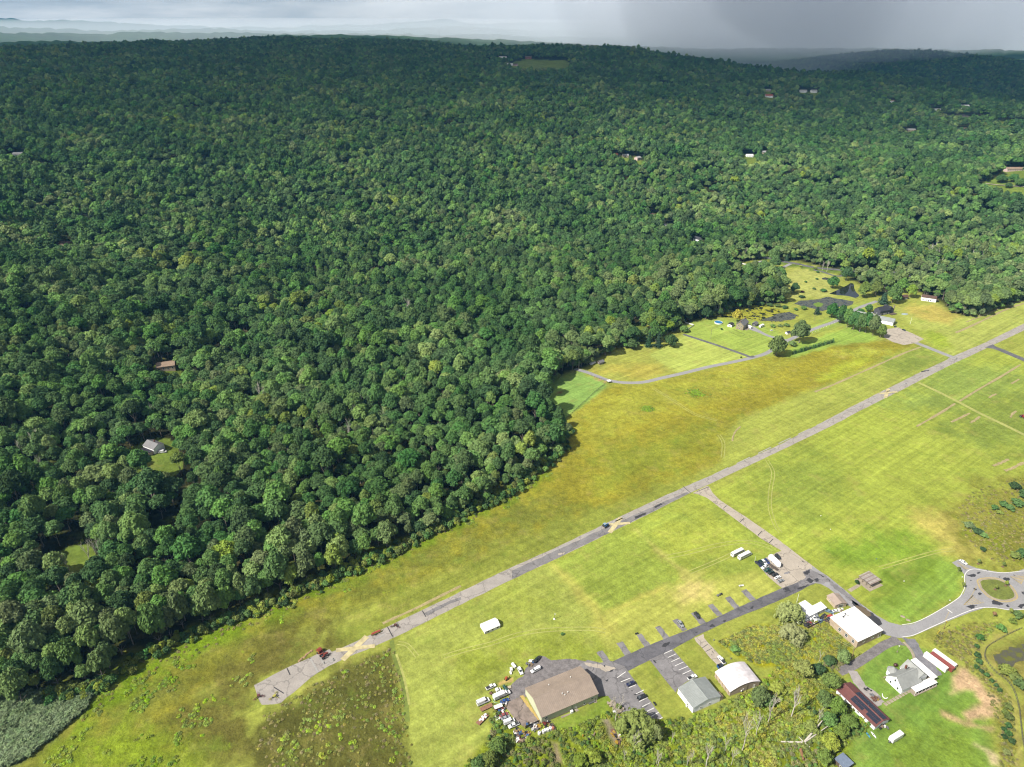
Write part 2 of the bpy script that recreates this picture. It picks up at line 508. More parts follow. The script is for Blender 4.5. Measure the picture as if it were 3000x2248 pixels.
# lawns, lanes and gaps without houses
for a in [('t7', 880, 960, 13, 20), ('c7', 470, 290, 12, 9), ('c7', 560, 390, 11, 10), ('t4', 270, 210, 14, 26), ('t6', 430, 372, 11, 14),
          ('y7', 30, 880, 9, 9), ('t2', 1290, 402, 105, 300, 60), ('t3', 1820, 765, 56, 40, 24), ('t3', 2130, 805, 40, 30), ('y5', 740, 182, 34, 10, 40), ('y5', 660, 205, 26, 10, 16), ('y5', 830, 222, 40, 12, 24), ('y5', 740, 215, 30, 8, 12),
          ('y8', 470, 165, 15, 34), ('y8', 380, 175, 12, 22), ('c5', 780, 620, 9, 13), ('c5', 800, 690, 7, 8), ('t4', 560, 560, 7, 8), ('t8', 850, 330, 6, 6), ('y8', 545, 70, 10, 12), ('t3', 800, 610, 22, 25), ('t2', 700, 650, 16, 24), ('t5', 160, 380, 6, 6)]:
    hole(*a)
# the road through the upper wood
ROAD_UP = smooth_line(GP('y8', [(400, 75), (500, 96), (580, 104), (690, 132), (800, 150), (900, 172), (1020, 190), (1150, 200), (1271, 214)]) + GP('y5', [(60, 738), (140, 760), (250, 772), (380, 787), (560, 800)]), 3)
_rp = np.array(ROAD_UP); _sel = _rp[8:]
HOLES.append(np.concatenate([_rp[4:] + [0, 6], (_rp[4:] - [0, 22])[::-1]]))

# ------------------------------------------------------------------ where the woods stop: the big clearing and small ones
CLEAR = GP('D', [(-300, 1760), (0, 1600), (60, 1560), (100, 1508), (230, 1478), (310, 1414), (480, 1343), (590, 1302), (700, 1252), (850, 1188), (950, 1138),
                 (1030, 1093), (1100, 1063), (1165, 1012), (1213, 968), (1222, 930), (1205, 905), (1180, 885), (1180, 840), (1225, 806), (1252, 800), (1288, 780), (1345, 756),
                 (1385, 746), (1420, 742), (1452, 728), (1474, 700), (1500, 692), (1545, 688), (1575, 672), (1700, 655), (1690, 610), (1668, 596), (1590, 586), (1582, 574),
                 (1625, 562), (1720, 565), (1770, 574), (1830, 600), (1880, 625), (1900, 640), (1960, 622), (2030, 650), (2062, 682), (2120, 684), (2160, 668), (2212, 648), (2400, 600),
                 (3300, 900), (3300, 2200), (-900, 2200)])

# ------------------------------------------------------------------ ground cover: (sheet, outline, colour in sun (lower left dimmed for cloud shade), wildness, soft edge in metres)
ZONES = [
 ('D', None, (172, 180, 80), .3, 5),
 # meadow north of the runway
 ('D', [(1235, 880), (1320, 832), (1390, 830), (1560, 790), (1680, 765), (1830, 735), (1900, 735), (1990, 745), (1780, 835), (1600, 905), (1560, 945), (1570, 985), (1480, 1040), (1300, 1110),
        (1100, 1190), (900, 1260), (700, 1330), (560, 1420), (440, 1500), (330, 1800), (-100, 1800), (100, 1600), (300, 1440), (600, 1290), (850, 1180), (1030, 1090), (1160, 1010), (1225, 950)], (170, 164, 56), .8, 7),
 ('D', [(1120, 1075), (1250, 1120), (1100, 1190), (900, 1260), (700, 1330), (560, 1420), (440, 1500), (330, 1800), (-100, 1800), (0, 1600), (300, 1440), (850, 1180)], (136, 142, 58), .85, 34),  # lower left meadow: olive, with soft cloud shade put into its colour
 ('D', [(150, 1500), (330, 1410), (600, 1290), (850, 1180), (1040, 1085), (1170, 1010), (1190, 1030), (1060, 1105), (860, 1205), (620, 1318), (350, 1450), (180, 1570)], (130, 158, 34), 1, 9),
 ('D', [(1320, 850), (1560, 800), (1700, 775), (1560, 850), (1400, 890), (1290, 960), (1260, 900)], (182, 184, 70), .8, 20),
 ('D', [(1290, 985), (1420, 940), (1560, 900), (1545, 960), (1400, 1040), (1300, 1060)], (156, 164, 58), .8, 22),
 ('D', [(330, 1560), (450, 1470), (560, 1400), (700, 1350), (720, 1400), (560, 1470), (540, 1560), (560, 1658), (440, 1658)], (128, 124, 58), .9, 16),
 ('D', [(110, 1625), (200, 1570), (330, 1560), (420, 1620), (480, 1700), (80, 1700)], (144, 164, 46), 1, 10),
 ('D', [(1080, 1175), (1480, 1030), (1500, 1055), (1250, 1160), (900, 1310), (760, 1380), (740, 1360), (900, 1270)], (156, 165, 69), .6, 8),
 # rough ground at the runway's end
 ('D', [(570, 1535), (640, 1512), (695, 1462), (765, 1424), (850, 1390), (872, 1500), (908, 1800), (520, 1800), (545, 1600)], (112, 112, 52), .9, 6),
 # hay field
 ('D', [(850, 1390), (1000, 1310), (1190, 1215), (1300, 1320), (1420, 1400), (1330, 1440), (1150, 1450), (1040, 1540), (1066, 1585), (1000, 1650), (905, 1800), (872, 1500)], (178, 188, 90), .4, 3),
 ('D', [(980, 1410), (1120, 1370), (1290, 1385), (1400, 1390), (1250, 1440), (1130, 1452), (1000, 1478)], (161, 174, 67), .5, 14),
 ('D', [(1000, 1330), (1130, 1275), (1190, 1280), (1160, 1320), (1060, 1380)], (172, 183, 80), .4, 18),
 # mown plots south of the runway
 ('c8', [(290, 990), (700, 770), (1000, 620), (1320, 480), (1450, 515), (1930, 890), (1850, 930), (1720, 1040), (1500, 1090), (1340, 1110), (650, 1335)], (170, 187, 80), .45, 2),
 ('c8', [(620, 870), (900, 760), (1150, 980), (1000, 1150), (700, 1290), (500, 1150)], (161, 178, 74), .5, 22),
 ('c8', [(900, 740), (1350, 560), (1700, 820), (1350, 1040)], (183, 194, 80), .5, 26),
 ('c8', [(650, 1335), (1340, 1110), (1500, 1090), (1720, 1040), (1850, 1100), (1900, 1170), (1750, 1250), (1380, 1410), (1100, 1600), (700, 1600), (560, 1420)], (194, 198, 95), .25, 4),
 ('c8', [(1180, 1160), (1340, 1110), (1420, 1150), (1330, 1240), (1230, 1260)], (223, 207, 128), .3, 9),
 ('c8', [(270, 990), (310, 990), (480, 1140), (700, 1360), (760, 1475), (640, 1475), (560, 1350), (420, 1170)], (200, 198, 98), .25, 4),
 ('c8', [(870, 735), (905, 735), (1120, 940), (1350, 1105), (1310, 1115), (1080, 945)], (200, 198, 104), .2, 2.0),
 ('c8', [(640, 1340), (1000, 1190), (1200, 1100), (1210, 1115), (1010, 1215), (760, 1330)], (207, 202, 98), .2, 2.5),
 # the wide field east of the taxiway
 ('D', [(1540, 1062), (2060, 772), (2140, 757), (2400, 820), (2400, 1010), (2212, 1040), (2100, 1100), (1990, 1130), (2050, 1200), (2080, 1250), (1960, 1350), (1900, 1340), (1800, 1250)], (176, 189, 78), .35, 4),
 ('D', [(1640, 1000), (1760, 960), (1830, 1060), (1760, 1130), (1660, 1090)], (159, 176, 74), .4, 24),
 ('D', [(2050, 780), (2212, 800), (2212, 860), (2080, 900), (1960, 880), (1900, 870)], (156, 176, 82), .4, 22),
 ('D', [(2080, 850), (2300, 880), (2300, 960), (2150, 980), (2040, 930)], (146, 163, 71), .5, 24),
 ('c3', [(420, 330), (1100, 150), (1420, 330), (900, 500), (640, 560), (480, 480)], (146, 176, 61), .4, 12),
 ('c3', [(830, 560), (1400, 400), (1560, 460), (1650, 600), (1640, 750), (1400, 900), (1100, 1045), (950, 1010), (790, 880), (1000, 700)], (150, 180, 74), .3, 5),
 ('c3', [(870, 560), (1390, 450), (1400, 560), (1000, 820), (830, 820), (980, 700)], (128, 154, 52), .35, 7),
 ('c3', [(1200, 0), (1600, 0), (1700, 100), (1850, 330), (1900, 420), (1500, 350), (1380, 220), (1220, 120)], (211, 198, 104), .5, 11),
 ('c3', [(1480, 130), (1580, 250), (1750, 330), (1900, 400), (1780, 420), (1560, 330)], (202, 191, 100), .5, 6),
 ('D', [(2400, 1010), (2212, 1030), (2110, 1055), (2050, 1100), (2080, 1170), (2150, 1230), (2240, 1250), (2400, 1250)], (156, 156, 66), 1, 14),
 ('c3', [(1620, 80), (1740, 90), (1880, 200), (2050, 330), (2212, 420), (2150, 440), (1900, 300), (1700, 200)], (161, 172, 52), 1, 7),
 # strip between the meadow and the runway, far part
 ('D', [(1990, 745), (1780, 835), (1600, 905), (1572, 960), (1562, 1000), (1480, 1055), (2055, 766)], (178, 187, 85), .35, 3),
 ('c6', [(850, 1060), (1200, 965), (1450, 1050), (1100, 1200), (880, 1160)], (146, 163, 71), .4, 14),
 ('c6', [(270, 1250), (500, 1090), (740, 1030), (760, 1065), (600, 1165), (380, 1255)], (186, 196, 66), .9, 6),
 ('c6', [(430, 1000), (560, 985), (720, 960), (930, 990), (880, 1010), (620, 1040), (450, 1040)], (190, 196, 76), .9, 8),
 # farm beyond
 ('c6', [(880, 620), (1340, 560), (1500, 650), (1570, 690), (2300, 480), (2300, 700), (1500, 1030), (1220, 880), (1130, 750)], (185, 194, 95), .25, 5),
 ('c6', [(1000, 600), (1320, 570), (1570, 690), (1430, 760), (1200, 700)], (209, 194, 98), .5, 8),
 ('c6', [(1170, 830), (1320, 800), (1420, 860), (1480, 960), (1350, 960), (1250, 890)], (172, 191, 67), .6, 6),
 ('D', [(1172, 888), (1186, 820), (1250, 803), (1318, 832), (1218, 908)], (150, 185, 93), .12, 2.5),
 ('D', [(1265, 800), (1310, 755), (1400, 700), (1480, 722), (1620, 770), (1460, 808), (1400, 822), (1320, 826)], (178, 183, 85), .4, 3),
 ('D', [(1400, 768), (1480, 722), (1624, 770), (1470, 808)], (194, 207, 102), .15, 1.5),
 ('D', [(1290, 800), (1330, 790), (1420, 790), (1440, 805), (1380, 820)], (196, 187, 85), .4, 9),
 ('D', [(1480, 722), (1490, 695), (1560, 690), (1650, 700), (1720, 740), (1662, 768), (1624, 768)], (176, 198, 91), .2, 4),
 ('D', [(1690, 770), (1720, 745), (1850, 700), (1905, 735), (1800, 748), (1720, 772)], (167, 196, 85), .2, 3),
 ('D', [(1690, 720), (1760, 700), (1840, 660), (1880, 650), (1880, 690), (1760, 720)], (170, 191, 87), .3, 5),
 ('D', [(1672, 605), (1690, 590), (1760, 572), (1810, 600), (1800, 640), (1700, 650)], (194, 198, 106), .7, 6),
 ('D', [(1586, 580), (1660, 570), (1682, 586), (1655, 598)], (172, 198, 98), .15, 3),
 # shrubby ground and lawns near the buildings
 ('D', [(960, 1760), (1020, 1640), (1068, 1590), (1062, 1548), (1100, 1560), (1180, 1590), (1260, 1545), (1300, 1520), (1420, 1555), (1480, 1562), (1620, 1510), (1690, 1455), (1790, 1436), (1822, 1470), (1800, 1500), (1845, 1600), (1840, 1760)], (146, 161, 43), 1, 3),
 ('c1', [(850, 1290), (960, 1230), (1390, 1010), (1440, 1040), (1450, 1180), (1250, 1250), (1000, 1330)], (154, 180, 69), .35, 4),
 ('c2', [(170, 540), (450, 400), (700, 400), (900, 420), (1140, 440), (1300, 570), (1280, 640), (950, 720), (700, 760), (450, 720), (350, 680)], (180, 176, 19), 1, 2.5),
 ('D', [(1815, 1500), (1890, 1400), (1965, 1390), (2050, 1440), (2110, 1490), (2130, 1560), (2180, 1760), (1845, 1760), (1845, 1600)], (139, 172, 74), .35, 3),
 ('c2', [(1700, 1000), (2000, 880), (2212, 900), (2212, 1300), (1900, 1350), (1600, 1200)], (128, 163, 67), .3, 16),
 ('D', [(1880, 1700), (2000, 1560), (2100, 1530), (2170, 1700)], (143, 170, 63), .8, 12),
 ('z7', [(0, 60), (160, 0), (330, -60), (560, -60), (430, 100), (400, 170), (520, 330), (640, 480), (690, 1100), (560, 1100), (520, 600), (420, 330), (240, 190), (60, 70)], (165, 167, 76), 1, 4),
 ('z7', [(235, 215), (330, 260), (420, 360), (470, 420), (540, 480), (500, 580), (330, 615), (300, 580), (420, 500), (380, 420), (300, 400), (200, 440), (250, 380)], (233, 198, 154), .8, 2.5),
 ('z7', [(140, 560), (320, 630), (490, 680), (480, 700), (300, 660), (150, 590)], (220, 187, 141), .6, 2),
 ('z7', [(370, 770), (420, 800), (540, 870), (560, 952), (480, 940), (440, 850), (360, 800)], (233, 213, 163), .6, 2),
 ('z7', [(600, -30), (560, 0), (420, 100), (395, 200), (470, 310), (590, 410), (640, 570), (660, 1100), (718, 1100), (700, 700), (660, 480), (620, 400), (500, 300), (445, 200), (450, 130), (590, 30), (690, 0)], (183, 178, 93), .3, 1.5),
 ('z7', [(900, -20), (718, 40), (520, 120), (465, 150), (462, 200), (520, 275), (640, 370), (690, 480), (718, 700), (900, 800)], (156, 150, 76), .8, 3),
 ('c7', [(-80, 1750), (-80, 900), (60, 1200), (250, 1165), (640, 1120), (560, 1280), (400, 1420), (180, 1600)], (112, 126, 78), 1, 3),
 # bare patches
 ('c1', [(470, 880), (560, 850), (600, 850), (590, 880), (480, 910)], (235, 201, 130), .3, .6),
 ('c1', [(1370, 1200), (1430, 1190), (1500, 1330), (1540, 1390), (1480, 1430), (1400, 1320)], (191, 174, 152), .6, 2),
 ('c1', [(930, 1400), (990, 1400), (1010, 1500), (1020, 1580), (960, 1560)], (163, 141, 122), .6, 2),
 ('c5', [(405, 1045), (520, 1085), (510, 1092), (430, 1065)], (191, 150, 115), .2, 1),
 ('c5', [(60, 1190), (150, 1165), (140, 1180), (80, 1200)], (163, 128, 98), .2, 1),
]
FOREST_FLOOR = A(58, 60, 34)

cols = np.concatenate([np.linspace(-6500, -400, 60, endpoint=False), np.linspace(-400, 3400, 640, endpoint=False), np.linspace(3400, 9500, 60)])
tx = (cols - PW / 2) / FPX
ys = np.linspace(2700, 545, 350)
fwd_ = CP - (ys - PH / 2) / FPX * SP; up_ = -SP - (ys - PH / 2) / FPX * CP
Yr = CAM_H / -up_ * fwd_
Yr = np.concatenate([[-200, 20, 90], Yr[Yr > 130], np.geomspace(Yr[-1] * 1.012, 7500, 130), [8600, 10500, 14000, 19500]])
# columns follow constant X/Y direction; near rows are kept at least as wide as the frame
Yw = np.maximum(Yr, 260) / math.cos(PITCH) * 1.0
GX = tx[None] * (np.maximum(Yr, 150)[:, None] * CP + CAM_H * SP)
GY = np.repeat(Yr[:, None], len(cols), 1)
Pg = np.stack([GX.ravel(), GY.ravel()], -1)
hz = height(Pg)
nr, nc = GX.shape
idx = np.arange(nr * nc).reshape(nr, nc)
quads = np.stack([idx[:-1, :-1], idx[:-1, 1:], idx[1:, 1:], idx[1:, :-1]], -1).reshape(-1, 4)
me = bpy.data.meshes.new('ground')
me.vertices.add(nr * nc); me.vertices.foreach_set('co', np.c_[Pg, hz].astype(np.float32).ravel())
me.loops.add(quads.size); me.loops.foreach_set('vertex_index', quads.astype(np.int32).ravel())
me.polygons.add(len(quads)); me.polygons.foreach_set('loop_start', np.arange(0, quads.size, 4, dtype=np.int32))
me.update(calc_edges=True)
me.shade_smooth()

tint = np.tile(np.array([*FOREST_FLOOR]), (len(Pg), 1)); wild = np.ones(len(Pg))
jx = (vnoise(Pg[:, 0], Pg[:, 1], 9, 11) - .5) * 1.0 + (vnoise(Pg[:, 0], Pg[:, 1], 3.5, 12) - .5) * .7      # wander of the edges
for k, poly, c, w, soft in ZONES:
    G_ = CLEAR if poly is None else GP(k, poly)
    Gp = np.asarray(G_); lo, hi = Gp.min(0) - soft * 1.5, Gp.max(0) + soft * 1.5
    m = np.where((Pg[:, 0] > lo[0]) & (Pg[:, 0] < hi[0]) & (Pg[:, 1] > lo[1]) & (Pg[:, 1] < hi[1]))[0]
    if not len(m): continue
    Q = Pg[m]
    sd_ = seg_dist(Q, Gp) * np.where(in_poly(Q, Gp), 1, -1)
    a = sstep((sd_ / soft + jx[m] * 1.3 + 1) / 2)
    tint[m] = tint[m] * (1 - a[:, None]) + np.array(A(*c, k=.41)) * a[:, None]
    wild[m] = wild[m] * (1 - a) + w * a
for h_ in HOLES:
    lo, hi = h_.min(0) - 3, h_.max(0) + 3
    m = np.where((Pg[:, 0] > lo[0]) & (Pg[:, 0] < hi[0]) & (Pg[:, 1] > lo[1]) & (Pg[:, 1] < hi[1]))[0]
    if len(m):
        m = m[in_poly(Pg[m], h_)]; tint[m] = np.array(A(134, 156, 66)); wild[m] = .4
slope_ = np.asarray(GP('D', [(0, 0)]) if False else [GT('t3', 1820, 752)[:2]]); m = np.hypot(*(Pg - slope_[0]).T) < 38; tint[m] = np.array(A(132, 122, 122))
far_ = sstep((np.hypot(*Pg.T) - 5000) / 400)[:, None]; tint = tint * (1 - far_) + np.array([[.026, .048, .02]]) * far_
at = me.attributes.new('tint', 'FLOAT_COLOR', 'POINT')
at.data.foreach_set('color', np.c_[tint, np.ones(len(Pg))].astype(np.float32).ravel())
at = me.attributes.new('wild', 'FLOAT', 'POINT'); at.data.foreach_set('value', wild.astype(np.float32))

def ground_material():
    m = bpy.data.materials.new('ground_cover'); m.use_nodes = True
    t = m.node_tree; b = t.nodes['Principled BSDF']; n_ = t.nodes.new; l_ = t.links.new
    b.inputs['Roughness'].default_value = 1.0; b.inputs['Specular IOR Level'].default_value = 0.05
    at = n_('ShaderNodeAttribute'); at.attribute_name = 'tint'
    aw = n_('ShaderNodeAttribute'); aw.attribute_name = 'wild'
    geo = n_('ShaderNodeNewGeometry')
    def noise(sc, det=5, rough=.6, vec=None):
        n = n_('ShaderNodeTexNoise'); n.inputs['Scale'].default_value = sc; n.inputs['Detail'].default_value = det; n.inputs['Roughness'].default_value = rough
        l_(vec or geo.outputs['Position'], n.inputs['Vector']); return n.outputs['Fac']
    def mrange(v, a, b_, c, d):
        r = n_('ShaderNodeMapRange'); r.inputs['From Min'].default_value = a; r.inputs['From Max'].default_value = b_
        for nm, q in (('To Min', c), ('To Max', d)):
            if isinstance(q, (int, float)): r.inputs[nm].default_value = q
            else: l_(q, r.inputs[nm])
        l_(v, r.inputs['Value']); return r.outputs[0]
    def math_(op, a, b_=None):
        x = n_('ShaderNodeMath'); x.operation = op
        for i, q in enumerate((a, b_)):
            if q is None: continue
            if isinstance(q, (int, float)): x.inputs[i].default_value = q
            else: l_(q, x.inputs[i])
        return x.outputs[0]
    def mix(kind, fac, a, c):
        x = n_('ShaderNodeMix'); x.data_type = 'RGBA'; x.blend_type = kind
        for nm, q in (('Factor', fac), ('A', a), ('B', c)):
            if hasattr(q, 'links'): l_(q, x.inputs[nm])
            elif nm == 'Factor': x.inputs[nm].default_value = q
            else: x.inputs[nm].default_value = (*q, 1)
        return x.outputs['Result']
    w = aw.outputs['Fac']
    fine, mid, wide = noise(.75, 7, .78), noise(.22, 5, .62), noise(.035, 6, .55)
    amp = mrange(w, 0, 1, .22, .42)
    c = at.outputs['Color']
    for v, k in ((fine, 1.0), (mid, .75), (wide, .6)):
        a_ = math_('MULTIPLY', amp, k)
        f = mrange(v, .28, .72, math_('SUBTRACT', 1.0, a_), math_('ADD', 1.0, a_))
        c = mix('MULTIPLY', 1.0, c, f)
    # straw coloured dry patches and brown seed heads, lusher green patches
    dry = noise(.06, 7, .68); grn = noise(.045, 7, .66, None)
    mp_ = n_('ShaderNodeMapping'); mp_.inputs['Location'].default_value = (531, 277, 0); l_(geo.outputs['Position'], mp_.inputs['Vector'])
    grn = noise(.05, 7, .68, mp_.outputs[0])
    c = mix('MIX', math_('MULTIPLY', mrange(dry, .54, .70, 0, 1), mrange(w, 0, 1, .30, .36)), c, A(204, 186, 112, .40))
    c = mix('MIX', math_('MULTIPLY', mrange(grn, .55, .70, 0, 1), mrange(w, 0, 1, .42, .5)), c, A(132, 160, 58, .40))
    lime = noise(.16, 4, .6, mp_.outputs[0])
    c = mix('MIX', math_('MULTIPLY', mrange(lime, .66, .70, 0, 1), mrange(w, .4, 1, 0, .55)), c, A(172, 200, 36, .40))
    # mower and wheel lines along and across the fields
    for rot_, s_, k_ in ((-.63, (.012, .42, 1), .13), (-.63, (.006, .11, 1), .10), (.93, (.010, .30, 1), .06)):
        mq = n_('ShaderNodeMapping'); mq.inputs['Rotation'].default_value = (0, 0, rot_); l_(geo.outputs['Position'], mq.inputs['Vector'])
        m2 = n_('ShaderNodeMapping'); m2.inputs['Scale'].default_value = s_; l_(mq.outputs[0], m2.inputs['Vector'])
        ln = noise(1.0, 3, .5, m2.outputs[0])
        a_ = mrange(w, .1, 1, k_ * 1.3, k_ * .35)
        c = mix('MULTIPLY', 1.0, c, mrange(ln, .3, .7, math_('SUBTRACT', 1.0, a_), math_('ADD', 1.0, a_)))
    l_(c, b.inputs['Base Color'])
    # faint mowing lines, running along the runway
    bn = n_('ShaderNodeBump'); bn.inputs['Strength'].default_value = 1.0
    h = math_('ADD', math_('MULTIPLY', fine, mrange(w, 0, 1, .12, .55)), math_('MULTIPLY', mid, mrange(w, 0, 1, .25, 1.3)))
    l_(h, bn.inputs['Height']); bn.inputs['Distance'].default_value = 1.0
    l_(bn.outputs[0], b.inputs['Normal'])
    return m
me.materials.append(ground_material())
ground = bpy.data.objects.new('ground', me); COL.objects.link(ground)
tag(ground, 'rolling ground of mown fields, meadow and woodland floor', kind='structure')

# ------------------------------------------------------------------ far hills
def ridge(name, crest, base_z, half_depth, col, seed):
    """a long wooded ridge: crest given as (sight x, sight y, distance)"""
    r = random.Random(seed)
    xs = [c[0] for c in crest]
    n = 260; rows = 9; vs = []
    for i in range(n):
        x = xs[0] + (xs[-1] - xs[0]) * i / (n - 1)
        y = np.interp(x, xs, [c[1] for c in crest]); d = np.interp(x, xs, [c[2] for c in crest])
        X, Y, z = at_dist('s', x, y, d)
        z += (vnoise([i * 1.0], [seed], 2.0, seed)[0] - .5) * d * .0016 + (vnoise([i * 1.0], [seed], 9.0, seed + 1)[0] - .5) * d * .003
        f = math.hypot(X, Y)
        for k in range(rows):
            t = k / (rows - 1) * 2 - 1
            hgt = base_z + max(z - base_z, 1) * (1 - abs(t) ** 1.5) + r.uniform(-1, 1) * d * .0008 * (1 if abs(t) < 1 else 0)
            q = (f + t * half_depth) / f
            vs.append((X * q, Y * q, hgt))
    fs = [(i * rows + k, (i + 1) * rows + k, (i + 1) * rows + k + 1, i * rows + k + 1) for i in range(n - 1) for k in range(rows - 1)]
    o = MB().add(vs, fs).build(name, mat('hill_woods_' + str(seed), col, 1, .35, .012, 0, 0, var2=.3, scale2=.002), smooth=True)
    return tag(o, kind='structure')
WOODS = (0.026, 0.048, 0.020)
ridge('hills', [(-700, 126, 5600), (0, 122, 5600), (250, 119, 5700), (450, 121, 5800), (600, 124, 5900), (760, 108, 6000), (1000, 103, 6000), (1200, 108, 6100), (1360, 116, 6200), (1640, 128, 6300), (2000, 140, 6400), (3300, 150, 6400)], 10, 900, WOODS, 5)
ridge('hills', [(-700, 104, 8200), (0, 99, 8200), (250, 97, 8300), (500, 95, 8400), (800, 98, 8500), (1000, 97, 8500), (1300, 100, 8500), (1600, 108, 8600), (3400, 112, 8600)], 5, 1200, WOODS, 6)
ridge('hills', [(-500, 84, 10500), (0, 80, 10500), (230, 88, 10500), (450, 91, 10500), (620, 84, 10600), (800, 88, 10600), (1050, 92, 10600), (1230, 82, 10600), (1400, 84, 10600), (1700, 92, 10700), (2000, 96, 10800), (3400, 96, 10800)], 5, 1300, WOODS, 7)
ridge('hills', [(-600, 62, 13500), (0, 53, 13500), (60, 56, 13500), (110, 59, 13500), (180, 55, 13500), (260, 58, 13500), (400, 72, 13500), (700, 78, 13500), (1000, 76, 13500), (1200, 68, 13500), (1255, 62, 13500), (1310, 55, 13500), (1345, 60, 13500), (1380, 66, 13500), (1600, 68, 13500), (1900, 74, 13500), (3500, 80, 13500)], 5, 1500, WOODS, 8)
# ------------------------------------------------------------------ paving
def asphalt(name, base, light=1.25, dark=.72, cracks=.55, patch=.45, scale=.16):
    """worn asphalt: grain, bleached and stained areas, dark sealed cracks"""
    base = tuple(q * 1.32 for q in base)
    m = bpy.data.materials.new(name); m.use_nodes = True
    t = m.node_tree; b = t.nodes['Principled BSDF']; n_ = t.nodes.new; l_ = t.links.new
    b.inputs['Roughness'].default_value = .9; b.inputs['Specular IOR Level'].default_value = .25
    geo = n_('ShaderNodeNewGeometry')
    def noise(sc, det=5, rough=.6, d=0):
        n = n_('ShaderNodeTexNoise'); n.inputs['Scale'].default_value = sc; n.inputs['Detail'].default_value = det; n.inputs['Roughness'].default_value = rough; n.inputs['Distortion'].default_value = d
        l_(geo.outputs['Position'], n.inputs['Vector']); return n.outputs['Fac']
    def mr(v, a, b_, c, d):
        r = n_('ShaderNodeMapRange')
        for nm, q in zip(('From Min', 'From Max', 'To Min', 'To Max'), (a, b_, c, d)): r.inputs[nm].default_value = q
        l_(v, r.inputs['Value']); return r.outputs[0]
    def mix(kind, fac, a, c):
        x = n_('ShaderNodeMix'); x.data_type = 'RGBA'; x.blend_type = kind
        for nm, q in (('Factor', fac), ('A', a), ('B', c)):
            if hasattr(q, 'links'): l_(q, x.inputs[nm])
            elif nm == 'Factor': x.inputs[nm].default_value = q
            else: x.inputs[nm].default_value = (*q, 1) if hasattr(q, '__len__') else (q, q, q, 1)
        return x.outputs['Result']
    c = mix('MULTIPLY', 1, base, mr(noise(scale, 6, .62), .3, .7, dark, light))
    c = mix('MULTIPLY', 1, c, mr(noise(1.4, 4, .7), .3, .7, .86, 1.14))
    c = mix('MIX', mr(noise(scale * .8, 4, .55, .8), .62, .66, 0, patch), c, tuple(q * .5 for q in base))
    vo = n_('ShaderNodeTexVoronoi'); vo.feature = 'DISTANCE_TO_EDGE'; vo.inputs['Scale'].default_value = .085
    wob = n_('ShaderNodeTexNoise'); wob.inputs['Scale'].default_value = .3; l_(geo.outputs['Position'], wob.inputs['Vector'])
    ad = n_('ShaderNodeVectorMath'); ad.operation = 'MULTIPLY_ADD'; ad.inputs[1].default_value = (5, 5, 5)
    l_(wob.outputs['Color'], ad.inputs[0]); l_(geo.outputs['Position'], ad.inputs[2]); l_(ad.outputs[0], vo.inputs['Vector'])
    c = mix('MIX', mr(vo.outputs['Distance'], .012, .028, cracks, 0), c, tuple(q * .38 for q in base))
    l_(c, b.inputs['Base Color'])
    return m
M_RUN = asphalt('worn_runway', A(184, 176, 168), 1.14, .84, .5, .25)
M_DARK = asphalt('old_asphalt', A(150, 146, 147), 1.2, .74, .5, .5)
M_SEAL = asphalt('sealed_asphalt', A(118, 116, 121), 1.3, .68, .45, .4)
M_LANE = asphalt('runway_lane', A(146, 142, 142), 1.22, .78, .5, .3)
M_LIGHT = asphalt('bleached_asphalt', A(200, 188, 172), 1.1, .86, .6, .22)
M_ROAD = asphalt('road_asphalt', A(172, 170, 171), 1.08, .9, .12, .0)
M_GRAV = asphalt('gravel', A(140, 134, 134), 1.3, .66, .1, .3, .35)
M_TAN = mat('concrete', A(206, 190, 166), .9, .16, .6, var2=.14, scale2=.15)
M_WHITE = mat('road_paint_white', (.46, .45, .43), .8, .2, 1.2)
M_YEL = mat('road_paint_yellow', A(224, 200, 142), .8, .22, 1.2)
M_XYEL = mat('faded_yellow_paint', A(234, 218, 166, .38), .85, .25, .5, var2=.25, scale2=.2)
M_PATCH = mat('tar_patch', A(72, 71, 76), .8, .2, 1.5)
M_HAY = mat('cut_hay', A(206, 188, 134), 1, .3, 1.5, var2=.2, scale2=.3)
M_LAWN = mat('island_turf', A(138, 150, 60), 1, .3, 1.2, var2=.25, scale2=.25)

Z0 = .03
up_edge = GP('c4', [(398, 1402), (440, 1383), (560, 1315), (700, 1245), (850, 1181), (912, 1150), (1008, 1112), (1028, 1132), (1050, 1125), (1200, 1060), (1330, 1000), (1480, 930), (1600, 870), (1750, 800)]) + \
          GP('c8', [(0, 1012), (300, 880), (640, 715), (1000, 545), (1240, 435), (1450, 345), (1700, 235), (1950, 120), (2150, 15)]) + GP('c6', [(600, 1475), (890, 1330), (1200, 1175), (1460, 1055), (1500, 1030), (1760, 920), (2110, 748), (2500, 552)])
lo_edge = GP('c4', [(425, 1485), (440, 1530), (462, 1562), (560, 1558), (615, 1548), (660, 1505), (720, 1462), (800, 1392), (860, 1340), (920, 1300), (1000, 1250), (1130, 1190), (1380, 1085), (1560, 1005), (1700, 935), (1900, 835)]) + \
          GP('c8', [(0, 1102), (300, 962), (700, 767), (1000, 622), (1280, 480), (1400, 425), (1600, 330), (1900, 190)]) + GP('c6', [(400, 1658), (700, 1500), (1000, 1350), (1450, 1120), (1760, 975), (2110, 808), (2500, 612)])
runway = sheet('runway', ragged(up_edge + lo_edge[::-1], 5, .22, 3), Z0, M_RUN, label='long worn asphalt runway with faded closed crosses')
runway['kind'] = 'structure'
